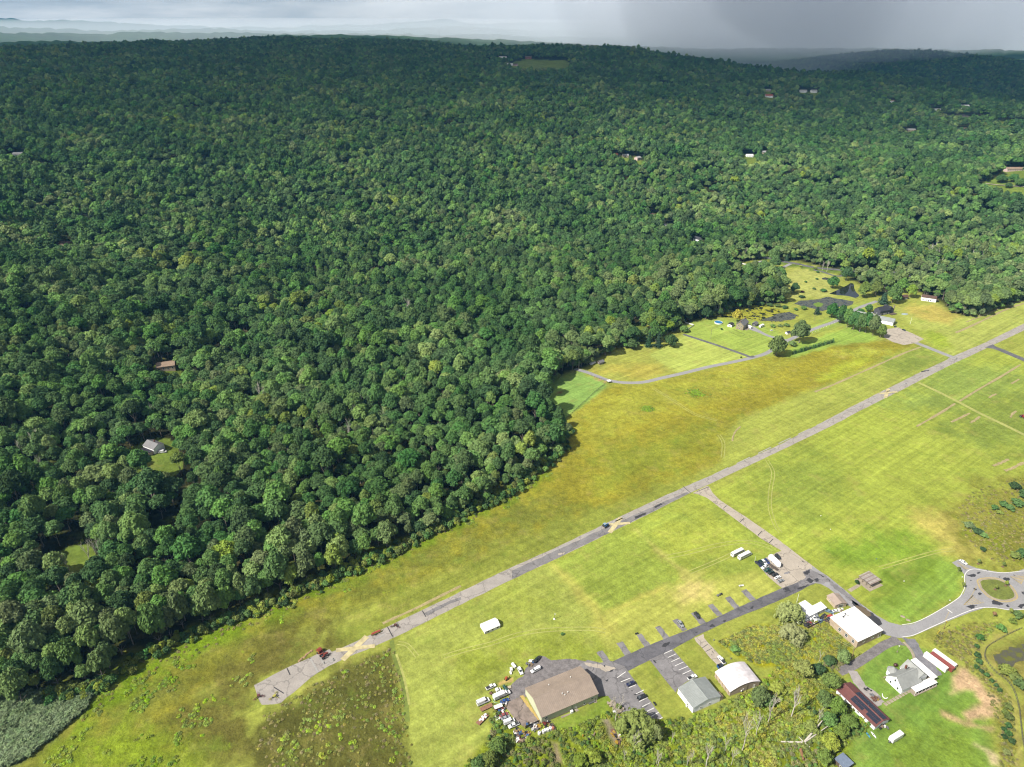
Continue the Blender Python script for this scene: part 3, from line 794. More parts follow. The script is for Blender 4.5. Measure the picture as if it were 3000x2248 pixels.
# darker resurfaced lanes
sheet('asphalt_lane', ragged(GP('c8', [(60, 1060), (330, 920), (660, 765), (1000, 600), (1235, 490), (1275, 482), (1000, 620), (700, 765), (300, 960), (60, 1070), (0, 1100), (0, 1060)][:]), 3, .4, 4), Z0 + .03, M_LANE, runway)
sheet('asphalt_lane', ragged(GP('c8', [(0, 1040), (640, 745), (1000, 585), (1240, 478), (1260, 470), (1275, 482), (1235, 500), (700, 760), (300, 950), (0, 1095)]), 3, .3, 5), Z0 + .05, M_LANE, runway)
sheet('tar_patch', ragged(GP('c4', [(1775, 822), (1990, 715), (2072, 690), (2072, 712), (1980, 745), (1800, 842)]), 3, .4, 6), Z0 + .05, M_LANE, runway)
for p in [[(1020, 580), (1070, 552), (1085, 560), (1035, 588)], [(880, 650), (960, 620), (965, 632), (890, 668)], [(330, 915), (380, 905), (370, 922), (335, 928)], [(150, 955), (185, 945), (188, 952), (152, 962)]]:
    sheet('tar_patch', ragged(GP('c8', p), 1, .3, 9), Z0 + .08, M_PATCH if p[0][0] > 400 else M_LIGHT, runway)
for p in [[(1200, 1170), (1250, 1160), (1240, 1172), (1205, 1180)], [(1060, 1280), (1075, 1276), (1070, 1284)], [(1240, 1165), (1275, 1158), (1268, 1168)]]:
    sheet('tar_patch', ragged(GP('c6', p), 1, .2, 9), Z0 + .08, M_PATCH, runway)
def bar(k, a, b, w, z, m, parent, name):
    return strip(name, [G(k, *a), G(k, *b)], w, z, m, parent)
# crosses that close the runway
for k, a, b, c, d, w in [('c4', (1115, 1200), (1312, 1008), (1062, 1122), (1378, 1086), 3.2), ('c8', (703, 765), (785, 655), (690, 708), (850, 695), 3.0), ('c6', (885, 1405), (912, 1325), (830, 1368), (992, 1352), 2.9)]:
    cr = bar(k, a, b, w, Z0 + .10, M_XYEL, runway, 'painted_cross')
    bar(k, c, d, w * .8, Z0 + .13, M_XYEL, cr, 'cross_arm')
# faded centre dashes and threshold bars
for t_ in np.linspace(.02, .98, 26):
    a = G('c8', 240, 925) ; b = G('c6', 2080, 790)
    d = (b - a) / np.hypot(*(b - a)); q = a + (b - a) * t_
    strip('centre_dash', [q - d * 8, q + d * 8], .9, Z0 + .10, mat('faded_white_paint', A(206, 202, 196), .85, .2, .7), runway)
for k, a, b in [('c4', (855, 1190), (918, 1300)), ('c4', (940, 1195), (970, 1232)), ('c4', (965, 1225), (1045, 1185)), ('c4', (1045, 1185), (1050, 1205)), ('c4', (985, 1240), (1052, 1200)), ('c4', (1390, 1025), (1455, 992)),
                ('c6', (1440, 1060), (1600, 1000)), ('c6', (1480, 1078), (1640, 1015)), ('c6', (1500, 1040), (1530, 1080))]:
    bar(k, a, b, 1.0, Z0 + .10, MATS['faded_white_paint'], runway, 'threshold_bar')
for k, a, b in [('c4', (848, 1182), (925, 1300)), ('c4', (1478, 930), (1520, 1010)), ('c4', (1760, 800), (1790, 850)), ('c8', (1232, 432), (1290, 482)), ('c4', (665, 1265), (690, 1320)), ('c4', (560, 1420), (640, 1470))]:
    bar(k, a, b, .5, Z0 + .07, M_PATCH, runway, 'joint')

taxi = sheet('taxiway', ragged(GP('c8', [(1300, 480), (1400, 428), (1418, 432), (1445, 478), (1500, 532), (1700, 662), (1900, 802), (2010, 885), (2140, 985), (2060, 1000), (1960, 915), (1930, 888), (1800, 812), (1600, 662), (1450, 548), (1400, 512), (1340, 488)]), 3, .15, 7), Z0 + .012, M_LIGHT)
for k, a, b in [('c8', (1330, 470), (1415, 435)), ('c8', (1520, 590), (1545, 570)), ('c8', (1640, 690), (1670, 662)), ('c8', (1770, 785), (1800, 752)), ('c8', (1850, 840), (1880, 810))]:
    bar(k, a, b, .45, Z0 + .05, M_PATCH, taxi, 'joint')
apron = sheet('apron', ragged(GP('z3', [(1232, 405), (960, 520), (900, 560), (690, 650), (800, 775), (1000, 990), (1240, 1190), (1480, 1320), (1640, 1200), (1900, 1130), (2240, 960), (1950, 745), (1640, 520), (1480, 400), (1420, 380)]), 3, .2, 8), Z0 + .024, M_LIGHT)
for p, m_ in [([(1300, 880), (1400, 840), (1450, 860), (1380, 900), (1310, 905)], M_DARK), ([(1700, 860), (1860, 780), (1960, 850), (2210, 960), (2100, 1010), (1880, 1130), (1700, 1180), (1620, 1190), (1640, 1050), (1780, 960)], M_DARK)]:
    sheet('asphalt_patch', ragged(GP('z3', p), 1.2, .5, 10), Z0 + .05, m_, apron)
for p in [[(1780, 1040), (1850, 980), (1900, 1020), (1960, 1050), (1880, 1100), (1840, 1080)], [(1950, 1010), (2030, 990), (2060, 1060), (1990, 1070)], [(1590, 1210), (1700, 1170), (1860, 1120), (1840, 1145), (1700, 1210), (1600, 1240)], [(1700, 890), (1850, 800), (1870, 880), (1800, 920)],
          [(1280, 1215), (1320, 1230), (1290, 1250)], [(1300, 1265), (1380, 1280), (1350, 1295)], [(2020, 890), (2180, 960), (2150, 975)], [(1690, 610), (1750, 660), (1720, 650)], [(1600, 740), (1630, 720), (1620, 745)]]:
    sheet('tar_patch', ragged(GP('z3', p), .7, .45, 11), Z0 + .08, M_PATCH, apron)

# lane along the hangars
lane = sheet('access_lane', ragged(GP('c1', [(1440, 712), (1700, 592), (1950, 492), (2212, 392)]) + GP('c2', [(350, 228), (690, 78), (870, 10), (1000, 30), (950, 47), (850, 102), (640, 197), (300, 332), (0, 467)]) + GP('c1', [(1990, 592), (1780, 692), (1590, 787), (1520, 800)]), 3, .15, 12), Z0 + .036, M_SEAL)
for p in [[(1885, 575), (1900, 550), (1950, 535), (1955, 545), (1910, 580)], [(2165, 450), (2195, 446), (2190, 458)]]:
    sheet('tar_patch', ragged(GP('c1', p), .7, .35, 13), Z0 + .07, M_PATCH, lane)
for p in [[(430, 240), (470, 222), (460, 245), (440, 250)], [(720, 70), (760, 62), (790, 100), (740, 90)], [(185, 355), (225, 345), (215, 365)], [(80, 395), (110, 380), (135, 400), (90, 410)]]:
    sheet('tar_patch', ragged(GP('c2', p), .7, .35, 14), Z0 + .07, M_PATCH, lane)
SPURS = [('c1', [(1320, 625), (1370, 608), (1455, 722), (1402, 737)]), ('c1', [(1490, 545), (1545, 530), (1622, 640), (1572, 664)]), ('c1', [(1665, 475), (1705, 462), (1788, 562), (1737, 584)]), ('c1', [(1825, 410), (1867, 395), (1948, 492), (1902, 514)]),
         ('c1', [(1975, 350), (2020, 333), (2105, 428), (2062, 444)]), ('c8', [(1288, 1345), (1322, 1330), (1398, 1412), (1357, 1428)]), ('c8', [(1410, 1290), (1446, 1276), (1516, 1354), (1477, 1368)]), ('c8', [(1533, 1235), (1570, 1222), (1642, 1304), (1602, 1316)]), ('c8', [(1648, 1185), (1686, 1170), (1758, 1246), (1717, 1258)])]
for i, (k, p) in enumerate(SPURS):
    sheet('parking_spur', ragged(GP(k, p), 1.5, .25, 20 + i), Z0 + .02 + .002 * i, M_DARK)
lot = sheet('parking_lot', ragged(GP('c1', [(1452, 700), (1560, 745), (1592, 788), (1645, 862), (1895, 1192), (1832, 1217), (1640, 1190), (1500, 1130), (1420, 1000), (1330, 1010), (1200, 780), (1160, 745), (1240, 690), (1350, 715)]), 2, .2, 31), Z0 + .048, M_DARK)
for a, b in [((1498, 845), (1572, 793)), ((1530, 880), (1612, 848)), ((1690, 1050), (1762, 1015)), ((1745, 1140), (1818, 1105)), ((1790, 1180), (1858, 1143)), ((1840, 1215), (1890, 1188)), ((1660, 985), (1730, 950)), ((1600, 930), (1660, 905)), ((1715, 1095), (1785, 1060))]:
    bar('c1', a, b, .35, Z0 + .09, M_WHITE, lot, 'parking_line')
for p in [[(1290, 770), (1300, 750), (1285, 790)], [(1395, 865), (1425, 852), (1420, 872), (1405, 878)], [(1615, 955), (1640, 945), (1630, 965)], [(1640, 985), (1700, 965), (1690, 985), (1650, 995)], [(1410, 795), (1470, 770), (1460, 790)], [(1380, 735), (1400, 728), (1395, 755)]]:
    sheet('tar_patch', ragged(GP('c1', p), .6, .3, 32), Z0 + .085, M_PATCH, lot)
sheet('asphalt_patch', ragged(GP('c1', [(1215, 712), (1340, 730), (1430, 745), (1490, 765), (1400, 795), (1330, 760), (1240, 740)]), 1, .5, 33), Z0 + .075, M_LIGHT, lot)
lot2 = sheet('parking_lot', ragged(GP('z5', [(10, 462), (388, 292), (800, 742), (640, 802), (470, 925), (440, 995), (30, 482)]), 2, .15, 34), Z0 + .05, M_DARK)
for a, b in [((255, 362), (385, 302)), ((312, 427), (446, 368)), ((370, 494), (505, 432)), ((428, 561), (565, 500)), ((488, 630), (640, 566)), ((548, 697), (686, 632)), ((0, 445), (200, 355))][:6]:
    bar('z5', a, b, .3, Z0 + .09, M_WHITE, lot2, 'parking_line')
for p in [[(70, 470), (100, 470), (130, 520), (100, 510)], [(210, 245), (260, 200), (350, 170), (330, 210), (270, 260)], [(205, 625), (225, 640), (215, 645)]]:
    sheet('tar_patch', ragged(GP('z5', p), .6, .25, 35), Z0 + .085, M_PATCH, lot2)
drive = sheet('driveway', ragged(GP('z5', [(740, 110), (800, 85), (890, 40), (900, 110), (970, 195), (1262, 515), (1110, 545), (1000, 435), (870, 272), (770, 170)]), 2, .15, 36), Z0 + .052, M_LIGHT)
for a, b in [((870, 270), (960, 210)), ((925, 330), (1030, 275))]:
    bar('z5', a, b, .3, Z0 + .08, M_PATCH, drive, 'joint')
for p in [[(1020, 310), (1040, 330), (1065, 365), (1045, 355)], [(1060, 300), (1095, 340), (1080, 335)], [(1015, 375), (1040, 385), (1020, 390)]]:
    sheet('tar_patch', ragged(GP('z5', p), .5, .2, 37), Z0 + .08, M_PATCH, drive)
sheet('gravel_yard', ragged(GP('z1', [(880, 330), (1000, 230), (1140, 120), (1200, 135), (1300, 195), (1437, 180)]) + GP('c1', [(960, 690), (1060, 680), (1160, 690), (1230, 705), (1300, 850), (900, 1000), (700, 1010)]) + GP('z1', [(780, 795), (600, 875), (610, 740), (640, 620), (700, 545), (860, 425)]), 1.5, .4, 38), Z0 + .03, M_GRAV)
sheet('concrete_yard', ragged(GP('z1', [(600, 862), (790, 785), (1130, 1192), (1000, 1235), (880, 1292), (760, 1200), (640, 1060), (560, 945)]), 1.5, .4, 39), Z0 + .045, asphalt('dirty_concrete', A(164, 148, 138), 1.25, .62, .7, .6, .22))
sheet('straw_bed', ragged(GP('z1', [(782, 770), (845, 760), (1145, 1200), (1110, 1195)]), 1, .2, 40), Z0 + .06, mat('straw', A(236, 204, 120), 1, .2, 2))
sheet('concrete_slab', GP('c1', [(1010, 1180), (1088, 1152), (1095, 1162), (1018, 1196)]), Z0 + .12, M_TAN)
sheet('concrete_slab', GP('c1', [(1128, 1122), (1155, 1112), (1170, 1128), (1145, 1140)]), Z0 + .12, M_TAN)
sheet('concrete_slab', GP('c1', [(1290, 1048), (1318, 1040), (1328, 1056), (1300, 1066)]), Z0 + .12, M_TAN)

# public road and roundabout
R_ = GP('c3', [(235, 655), (330, 668), (400, 705), (470, 760), (560, 850), (620, 890), (740, 1000), (870, 1112), (940, 1142), (1060, 1170), (1180, 1152), (1350, 1080), (1550, 990)]) + \
     GP('z6', [(100, 940), (330, 825), (560, 735), (700, 692), (830, 691), (950, 716), (1020, 722), (1142, 702), (1350, 660), (1350, 190), (1142, 256), (1060, 286), (980, 299), (850, 291), (720, 268), (610, 246), (520, 212), (415, 150), (337, 186), (440, 268), (474, 318), (484, 360), (492, 420), (490, 475), (468, 530), (400, 592), (200, 712), (0, 832)]) + \
     GP('c3', [(1300, 990), (1180, 1040), (1080, 1052), (960, 1022), (850, 960), (700, 850), (560, 730), (400, 600), (300, 535), (250, 500)])
road = sheet('road', R_, Z0 + .06, M_ROAD)
def line(k, pts, w, m_, name='edge_line', parent=road, z=Z0 + .10):
    return strip(name, smooth_line(GP(k, pts), 4), w, z, m_, parent)
line('c3', [(1080, 1046), (1185, 1030), (1300, 982), (1450, 898), (1600, 802), (1640, 750), (1664, 690), (1660, 600), (1690, 548), (1750, 530), (1850, 545), (2000, 565), (2212, 548)], .36, M_WHITE)
line('c3', [(1080, 1160), (1190, 1142), (1350, 1070), (1550, 982), (1750, 902), (1900, 885), (2080, 908), (2212, 905)], .36, M_WHITE)
ISL = smooth_line(GP('z6', [(640, 400), (662, 380), (740, 368), (830, 371), (905, 395), (985, 450), (1042, 535), (1036, 580), (965, 607), (870, 605), (755, 560), (665, 470)]) , 3)
cI = np.mean(ISL, 0)
isl_o = [cI + (p - cI) * 1.10 for p in ISL]; isl_m = [cI + (p - cI) * 1.03 for p in ISL]
strip('yellow_ring', isl_o + [isl_o[0]], .9, Z0 + .10, M_YEL, road)
k_ = MB().prism([tuple(p) for p in isl_m], 0, .16).build('kerb', M_TAN, None); tag(k_, kind='structure'); k_.name = 'roundabout_kerb'
kk = MB().prism([tuple(p) for p in ISL], .02, .24, [tuple(cI + (p - cI) * .9) for p in ISL]).build('roundabout_turf', M_LAWN); tag(kk, kind='structure')
def hatch(k, tri, n, name='hatched_marking'):
    """outlined triangle filled with bars, apex first"""
    P = [np.asarray(p) for p in GP(k, tri)]
    a, b, c = P
    o = strip(name, [a, b, c, a, b], .45, Z0 + .10, M_YEL, road)
    for i in range(1, n + 1):
        t_ = i / (n + 1)
        p = a + (b - a) * t_; q = a + (c - a) * t_
        strip('hatch_bar', [p, q], .55, Z0 + .115, M_YEL, o)
hatch('z6', [(470, 660), (575, 552), (695, 634)], 6)
hatch('z6', [(1108, 428), (990, 344), (1160, 318)], 5)
hatch('z6', [(396, 182), (495, 272), (538, 262)], 5)
line('z6', [(286, 708), (342, 748)], .5, M_WHITE, 'stop_line'); line('z6', [(305, 735), (262, 830)], .25, M_YEL, 'centre_line'); line('z6', [(535, 595), (615, 445)], .25, M_YEL, 'centre_line')
for p in [[(490, 322), (540, 322), (575, 310), (608, 322), (600, 340), (560, 350), (520, 335)], [(615, 300), (640, 288), (662, 294), (645, 308), (620, 312)], [(905, 362), (930, 350), (980, 358), (988, 380), (950, 392), (915, 380)], [(575, 470), (600, 470), (622, 492), (590, 500)],
          [(628, 525), (650, 518), (676, 535), (650, 550), (630, 540)], [(780, 620), (800, 600), (830, 605), (860, 625), (920, 645), (870, 665), (830, 655), (785, 650)], [(485, 682), (540, 660), (620, 660), (560, 706), (530, 690)], [(940, 665), (960, 652), (985, 682), (950, 680)], [(1068, 680), (1100, 650), (1142, 645), (1142, 672), (1110, 700)],
          [(1110, 512), (1142, 510), (1142, 548), (1120, 530)], [(856, 340), (880, 345), (870, 356)], [(535, 378), (565, 385), (545, 392)], [(735, 560), (755, 572), (740, 570)], [(1018, 318), (1050, 330), (1030, 332)], [(720, 262), (750, 272), (730, 280)]]:
    sheet('tar_patch', ragged(GP('z6', p), .8, .35, 50), Z0 + .092, M_PATCH, road)
for p, m_ in [([(590, 790), (640, 830), (720, 880), (850, 975), (900, 1040), (860, 1060), (800, 1000), (760, 970), (690, 900), (620, 850)], M_PATCH), ([(400, 620), (560, 740), (700, 850), (720, 880), (640, 850), (520, 760), (420, 680)], M_DARK), ([(250, 540), (380, 590), (420, 640), (330, 665), (250, 640), (200, 600)], M_DARK)]:
    sheet('asphalt_patch', ragged(GP('c3', p), 1.5, .8, 51), Z0 + .078, m_, road)
pud = sheet('puddle', ragged(GP('c3', [(650, 868), (720, 880), (790, 935), (800, 960), (750, 975), (700, 950), (660, 900)]), 1, .4, 52), Z0 + .115, mat('muddy_water', A(140, 122, 98), .12, .1, .3), None)

# lanes, drives and walks
strip('gravel_lane', smooth_line(GP('c2', [(1720, 515), (1600, 560), (1500, 625), (1330, 735), (1200, 795)])), [9, 6, 5] + [5] * 14, Z0 + .03, M_GRAV)
sheet('gravel_yard', ragged(GP('c2', [(1280, 780), (1360, 790), (1400, 860), (1430, 910), (1520, 965), (1597, 1052), (1530, 1096), (1430, 1010), (1330, 890)]), 1.5, .4, 53), Z0 + .034, asphalt('pale_gravel', A(184, 176, 172), 1.15, .8, .1, .3, .3))
sheet('gravel_yard', ragged(GP('c2', [(1745, 500), (1860, 510), (1935, 640), (2020, 720), (2092, 820), (2000, 838), (1925, 770), (1872, 690), (1835, 600)]), 1.5, .5, 54), Z0 + .038, asphalt('dark_gravel', A(142, 140, 146), 1.3, .66, .1, .4, .3))
strip('sidewalk', smooth_line(GP('c2', [(1760, 535), (1800, 575), (1835, 625), (1852, 680), (1850, 745)])), 1.5, Z0 + .05, M_TAN)
walk = thing('paved_walk', 'row of pale square slabs leading from porch corner to gravel yard', 'path', (0, 0, 0))
wa, wb = G('z4', 1168, 778), G('z4', 1478, 603)
for i in range(9):
    t_ = i / 8; q = wa + (wb - wa) * t_
    MB().box((0, 0, .06), (1.55, 1.7, .12)).build('slab', M_TAN, walk, loc=(q[0], q[1], 0), rz=ang(wa, wb))
walk['kind'] = 'structure'; del walk['category']; del walk['label']
farm_lane = strip('farm_lane', smooth_line(GP('c5', [(250, 978), (350, 1005), (430, 1035), (520, 1070), (620, 1090), (720, 1097), (850, 1090), (1000, 1055), (1200, 1010), (1400, 960), (1600, 920), (1780, 880), (1905, 840)]) + GP('y3', [(560, 525), (660, 470), (850, 385), (980, 335), (1110, 290), (1200, 232)]) + GP('c6', [(650, 610), (730, 580), (815, 550)])), 5.2, Z0, M_ROAD)
strip('driveway', smooth_line(GP('c5', [(1185, 678), (1300, 715), (1500, 780), (1700, 850), (1760, 872), (1800, 868)])), 4.2, Z0 + .02, M_SEAL)
strip('driveway', smooth_line(GP('y3', [(300, 345), (400, 390), (490, 430), (640, 466)])), [11, 11, 9, 7, 6, 5] + [5] * 9, Z0 + .02, M_ROAD)
sheet('hangar_apron', ragged(GP('c6', [(880, 800), (1000, 783), (1110, 830), (1228, 885), (1150, 922), (1050, 938), (950, 912), (870, 868)]), 3, .3, 55), Z0 + .02, M_LIGHT)
strip('taxiway', GP('c6', [(1140, 912), (1250, 955), (1400, 1015), (1495, 1052)]), 6.5, Z0 + .014, M_ROAD)
strip('taxiway', smooth_line(GP('c6', [(1800, 946), (1900, 980), (2000, 1022), (2150, 1085)])), [16, 12] + [8] * 11, Z0 + .014, M_SEAL)
strip('road', ROAD_UP, 7.5, .05, M_SEAL, follow=True)
strip('driveway', smooth_line(GP('y8', [(595, 236), (690, 180), (752, 150)])), 5, Z0, M_ROAD)
strip('gravel_lane', smooth_line(GP('y8', [(940, 200), (1010, 215), (1100, 245), (1160, 252), (1230, 232)])), 4.5, Z0 + .01, M_SEAL)
strip('road', [np.array(GT('y5', x, y)[:2]) for x, y in [(610, 186), (680, 194), (760, 200), (860, 208)]], 7, .3, M_LIGHT, follow=True)
sheet('pavilion_path', GP('c3', [(575, 722), (612, 742), (705, 683), (678, 664)]), Z0 + .02, M_TAN)
# windrows of cut hay
def windrow(k, pts, w, label):
    P = smooth_line(GP(k, pts), 5); vs = []; r = random.Random(int(pts[0][0]))
    for i, p in enumerate(P):
        d = P[min(i + 1, len(P) - 1)] - P[max(i - 1, 0)]; d /= np.hypot(*d); n2 = np.array([-d[1], d[0]]); ww = w * r.uniform(.6, 1.25) / 2
        for s_, zz in ((-1, .0), (-.4, .22), (.4, .25), (1, .0)): q = p + n2 * s_ * ww; vs.append((q[0], q[1], zz + .02))
    fs = [(4 * i + j, 4 * i + j + 1, 4 * i + j + 5, 4 * i + j + 4) for i in range(len(P) - 1) for j in range(3)]
    o = MB().add(vs, fs).build('windrow', M_HAY); tag(o, label, 'hay row', 'rows of cut hay in the fields')
    # faces upward
    o.data.flip_normals()
for a in [('c6', [(1195, 957), (1050, 1010), (850, 1100), (600, 1212), (400, 1300), (260, 1352)], 2.4, 'long reddish hay row on the meadow side of the runway'),
          ('c6', [(2080, 1110), (1900, 1220), (1700, 1335), (1540, 1435)], 2.4, 'upper stretch of the long hay row right of the runway'),
          ('c6', [(1500, 1455), (1400, 1520), (1280, 1590), (1160, 1658)], 2.2, 'lower stretch of the long hay row right of the runway'),
          ('c6', [(2110, 570), (1950, 625), (1750, 720), (1600, 790), (1505, 830)], 3.0, 'hay row beside the runway at its far end'),
          ('c6', [(2110, 545), (1950, 590), (1740, 680), (1600, 735)], 1.8, 'thin hay row under the pine wood at the runway far end'),
          ('c6', [(1630, 1540), (1560, 1575), (1465, 1620)], 2.2, 'short hay scrap between the two runway side rows'),
          ('c6', [(1720, 1570), (1680, 1600), (1635, 1625)], 2.2, 'shortest hay scrap, right of another short one'),
          ('c6', [(2065, 1240), (2030, 1262), (1995, 1280)], 2.0, 'hay scrap near the dark taxiway stub'),
          ('c6', [(1865, 1370), (1830, 1385), (1800, 1405)], 2.0, 'hay scrap in the middle of the right hand field'),
          ('c6', [(2040, 1522), (2010, 1545), (1990, 1580)], 2.0, 'curled hay scrap near the red tractor'),
          ('y2', [(545, 14), (500, 35), (440, 65), (388, 80)], 2.6, 'lowest hay row at the right margin'),
          ('y2', [(420, -12), (380, 8), (330, 30), (295, 42)], 2.6, 'second lowest hay row at the right margin'),
          ('c8', [(1645, 0), (1610, 35), (1590, 80), (1588, 108)], 1.5, 'curved thin hay row near the mown edge of the meadow'),
          ('c4', [(2072, 600), (1900, 685), (1700, 785), (1500, 875), (1440, 905)], 2.0, 'tan hay row along the near runway edge')]:
    windrow(*a)

# wheel tracks and mown paths worn into the fields
M_TRK = mat('worn_grass', A(196, 198, 108, .38), 1, .25, .6, var2=.2, scale2=.1); M_RUT = mat('lush_rut', A(136, 152, 62, .38), 1, .25, .6, var2=.2, scale2=.1)
for k, pts, gap in [('c8', [(1835, 240), (1880, 330), (1862, 450), (1855, 560), (1870, 640), (1900, 720), (1935, 765)], 2.2), ('c8', [(1490, 60), (1520, 110), (1522, 170), (1515, 225)], 2.2), ('c8', [(1110, 940), (1300, 900), (1500, 850), (1680, 830), (1800, 850), (1880, 880)], 3.0), ('c8', [(1280, 1050), (1450, 980), (1580, 920), (1640, 880)], 2.4), ('c1', [(0, 660), (200, 600), (420, 545), (640, 470), (900, 430), (1250, 420), (1400, 440)], 2.4), ('c5', [(920, 1140), (1100, 1250), (1290, 1370), (1480, 1420)], 2.4), ('c3', [(880, 520), (1150, 440), (1400, 370), (1560, 350)], 2.2), ('c4', [(1560, 1060), (1640, 1080), (1720, 1170)], 2.0)]:
    P = smooth_line(GP(k, pts), 4)
    for s_ in (-1, 1):
        Q_ = []
        for i, p in enumerate(P):
            d = P[min(i + 1, len(P) - 1)] - P[max(i - 1, 0)]; d /= np.hypot(*d); Q_.append(p + np.array([-d[1], d[0]]) * s_ * gap / 2)
        strip('wheel_track', Q_, .6, .012, M_TRK)
strip('mown_path', smooth_line(GP('c6', [(1180, 1270), (1350, 1350), (1530, 1440), (1720, 1540), (1950, 1650), (2230, 1790)])), 3.6, .008, M_TRK)
strip('mown_path', smooth_line(GP('c4', [(1512, 1040), (1530, 1150), (1570, 1280), (1610, 1420), (1630, 1560), (1640, 1700)])), 2.4, .008, M_RUT)
strip('mown_path', smooth_line(GP('c4', [(1550, 1150), (1600, 1300), (1630, 1420), (1655, 1560)])), 1.2, .012, M_TRK)

# ------------------------------------------------------------------ water
def water(name, col, rough=.08, weed=None, wsc=.12, cover=.5):
    m = bpy.data.materials.new(name); m.use_nodes = True; t = m.node_tree; b = t.nodes['Principled BSDF']
    b.inputs['Roughness'].default_value = rough; b.inputs['Base Color'].default_value = (*col, 1); b.inputs['IOR'].default_value = 1.33
    if weed:
        geo = t.nodes.new('ShaderNodeNewGeometry'); n = t.nodes.new('ShaderNodeTexNoise'); n.inputs['Scale'].default_value = wsc; n.inputs['Detail'].default_value = 8; n.inputs['Roughness'].default_value = .7
        t.links.new(geo.outputs['Position'], n.inputs['Vector'])
        r = t.nodes.new('ShaderNodeMapRange'); r.inputs['From Min'].default_value = cover; r.inputs['From Max'].default_value = cover + .03; t.links.new(n.outputs['Fac'], r.inputs['Value'])
        x = t.nodes.new('ShaderNodeMix'); x.data_type = 'RGBA'; t.links.new(r.outputs[0], x.inputs['Factor']); x.inputs['A'].default_value = (*col, 1); x.inputs['B'].default_value = (*weed, 1)
        t.links.new(x.outputs['Result'], b.inputs['Base Color'])
        q = t.nodes.new('ShaderNodeMapRange'); q.inputs['To Min'].default_value = rough; q.inputs['To Max'].default_value = .9; t.links.new(r.outputs[0], q.inputs['Value']); t.links.new(q.outputs[0], b.inputs['Roughness'])
    return m
M_LILY = water('lily_water', (.012, .014, .008), .15, A(176, 176, 50, .42), .11, .47)
M_POND = water('pond_water', (.012, .014, .012), .06)
M_SCUM = water('pond_with_duckweed', (.02, .022, .024), .12, A(112, 116, 104), .2, .46)
pond = sheet('pond', ragged(smooth_line(GP('c5', [(1425, 480), (1500, 440), (1600, 420), (1750, 420), (1950, 450), (2100, 480), (2182, 515), (2130, 555), (2000, 572), (1850, 562), (1750, 545), (1600, 535), (1450, 515)]), 2), 4, .8, 60), .04, M_LILY)
sheet('pond_water', ragged(GP('c5', [(1850, 558), (1930, 530), (2010, 497), (2100, 485), (2176, 512), (2130, 550), (2000, 568)]), 4, 1.2, 61), .06, M_SCUM, pond)
pond2 = sheet('pond', ragged(smooth_line(GP('c6', [(390, 485), (440, 462), (490, 440), (540, 415), (580, 392), (606, 402), (612, 440), (630, 475), (655, 502), (620, 522), (560, 506), (470, 498)]), 3), 4, .8, 62), .04, M_POND)
pond3 = sheet('pond', ragged(GP('c6', [(78, 575), (120, 550), (320, 528), (380, 512), (470, 530), (612, 555), (590, 582), (470, 602), (330, 640), (180, 600)]), 4, 1, 63), .04, M_SCUM)
sheet('duckweed_mat', ragged(GP('c6', [(245, 575), (300, 560), (335, 575), (320, 600), (270, 600)]), 2, .8, 64), .07, mat('duckweed', A(132, 166, 52), 1, .2, .8), pond3)
sheet('pond', ragged(GP('y8', [(1010, 268), (1040, 262), (1078, 272), (1050, 284), (1015, 280)]), 3, .8, 65), .04, M_POND)
sheet('pond', ragged(GP('c7', [(-40, 960), (20, 920), (40, 950), (0, 990), (-40, 1000)]), 3, .8, 66), .05, M_SCUM)
sheet('pond', ragged(GP('z7', [(500, 160), (600, 130), (718, 90), (760, 180), (640, 250), (560, 260), (520, 220)]), 3, 1.2, 67), .04, water('basin_mud', A(112, 110, 92), .35, A(130, 134, 50), .25, .52))
for a in [[(890, 830), (930, 815), (970, 825), (950, 860), (900, 868)], [(1090, 750), (1150, 725), (1210, 715), (1160, 745)], [(800, 890), (830, 880), (840, 905), (810, 915)]]:
    sheet('ditch_water', ragged(GP('c2', a), 1, .4, 68), .05, M_POND)
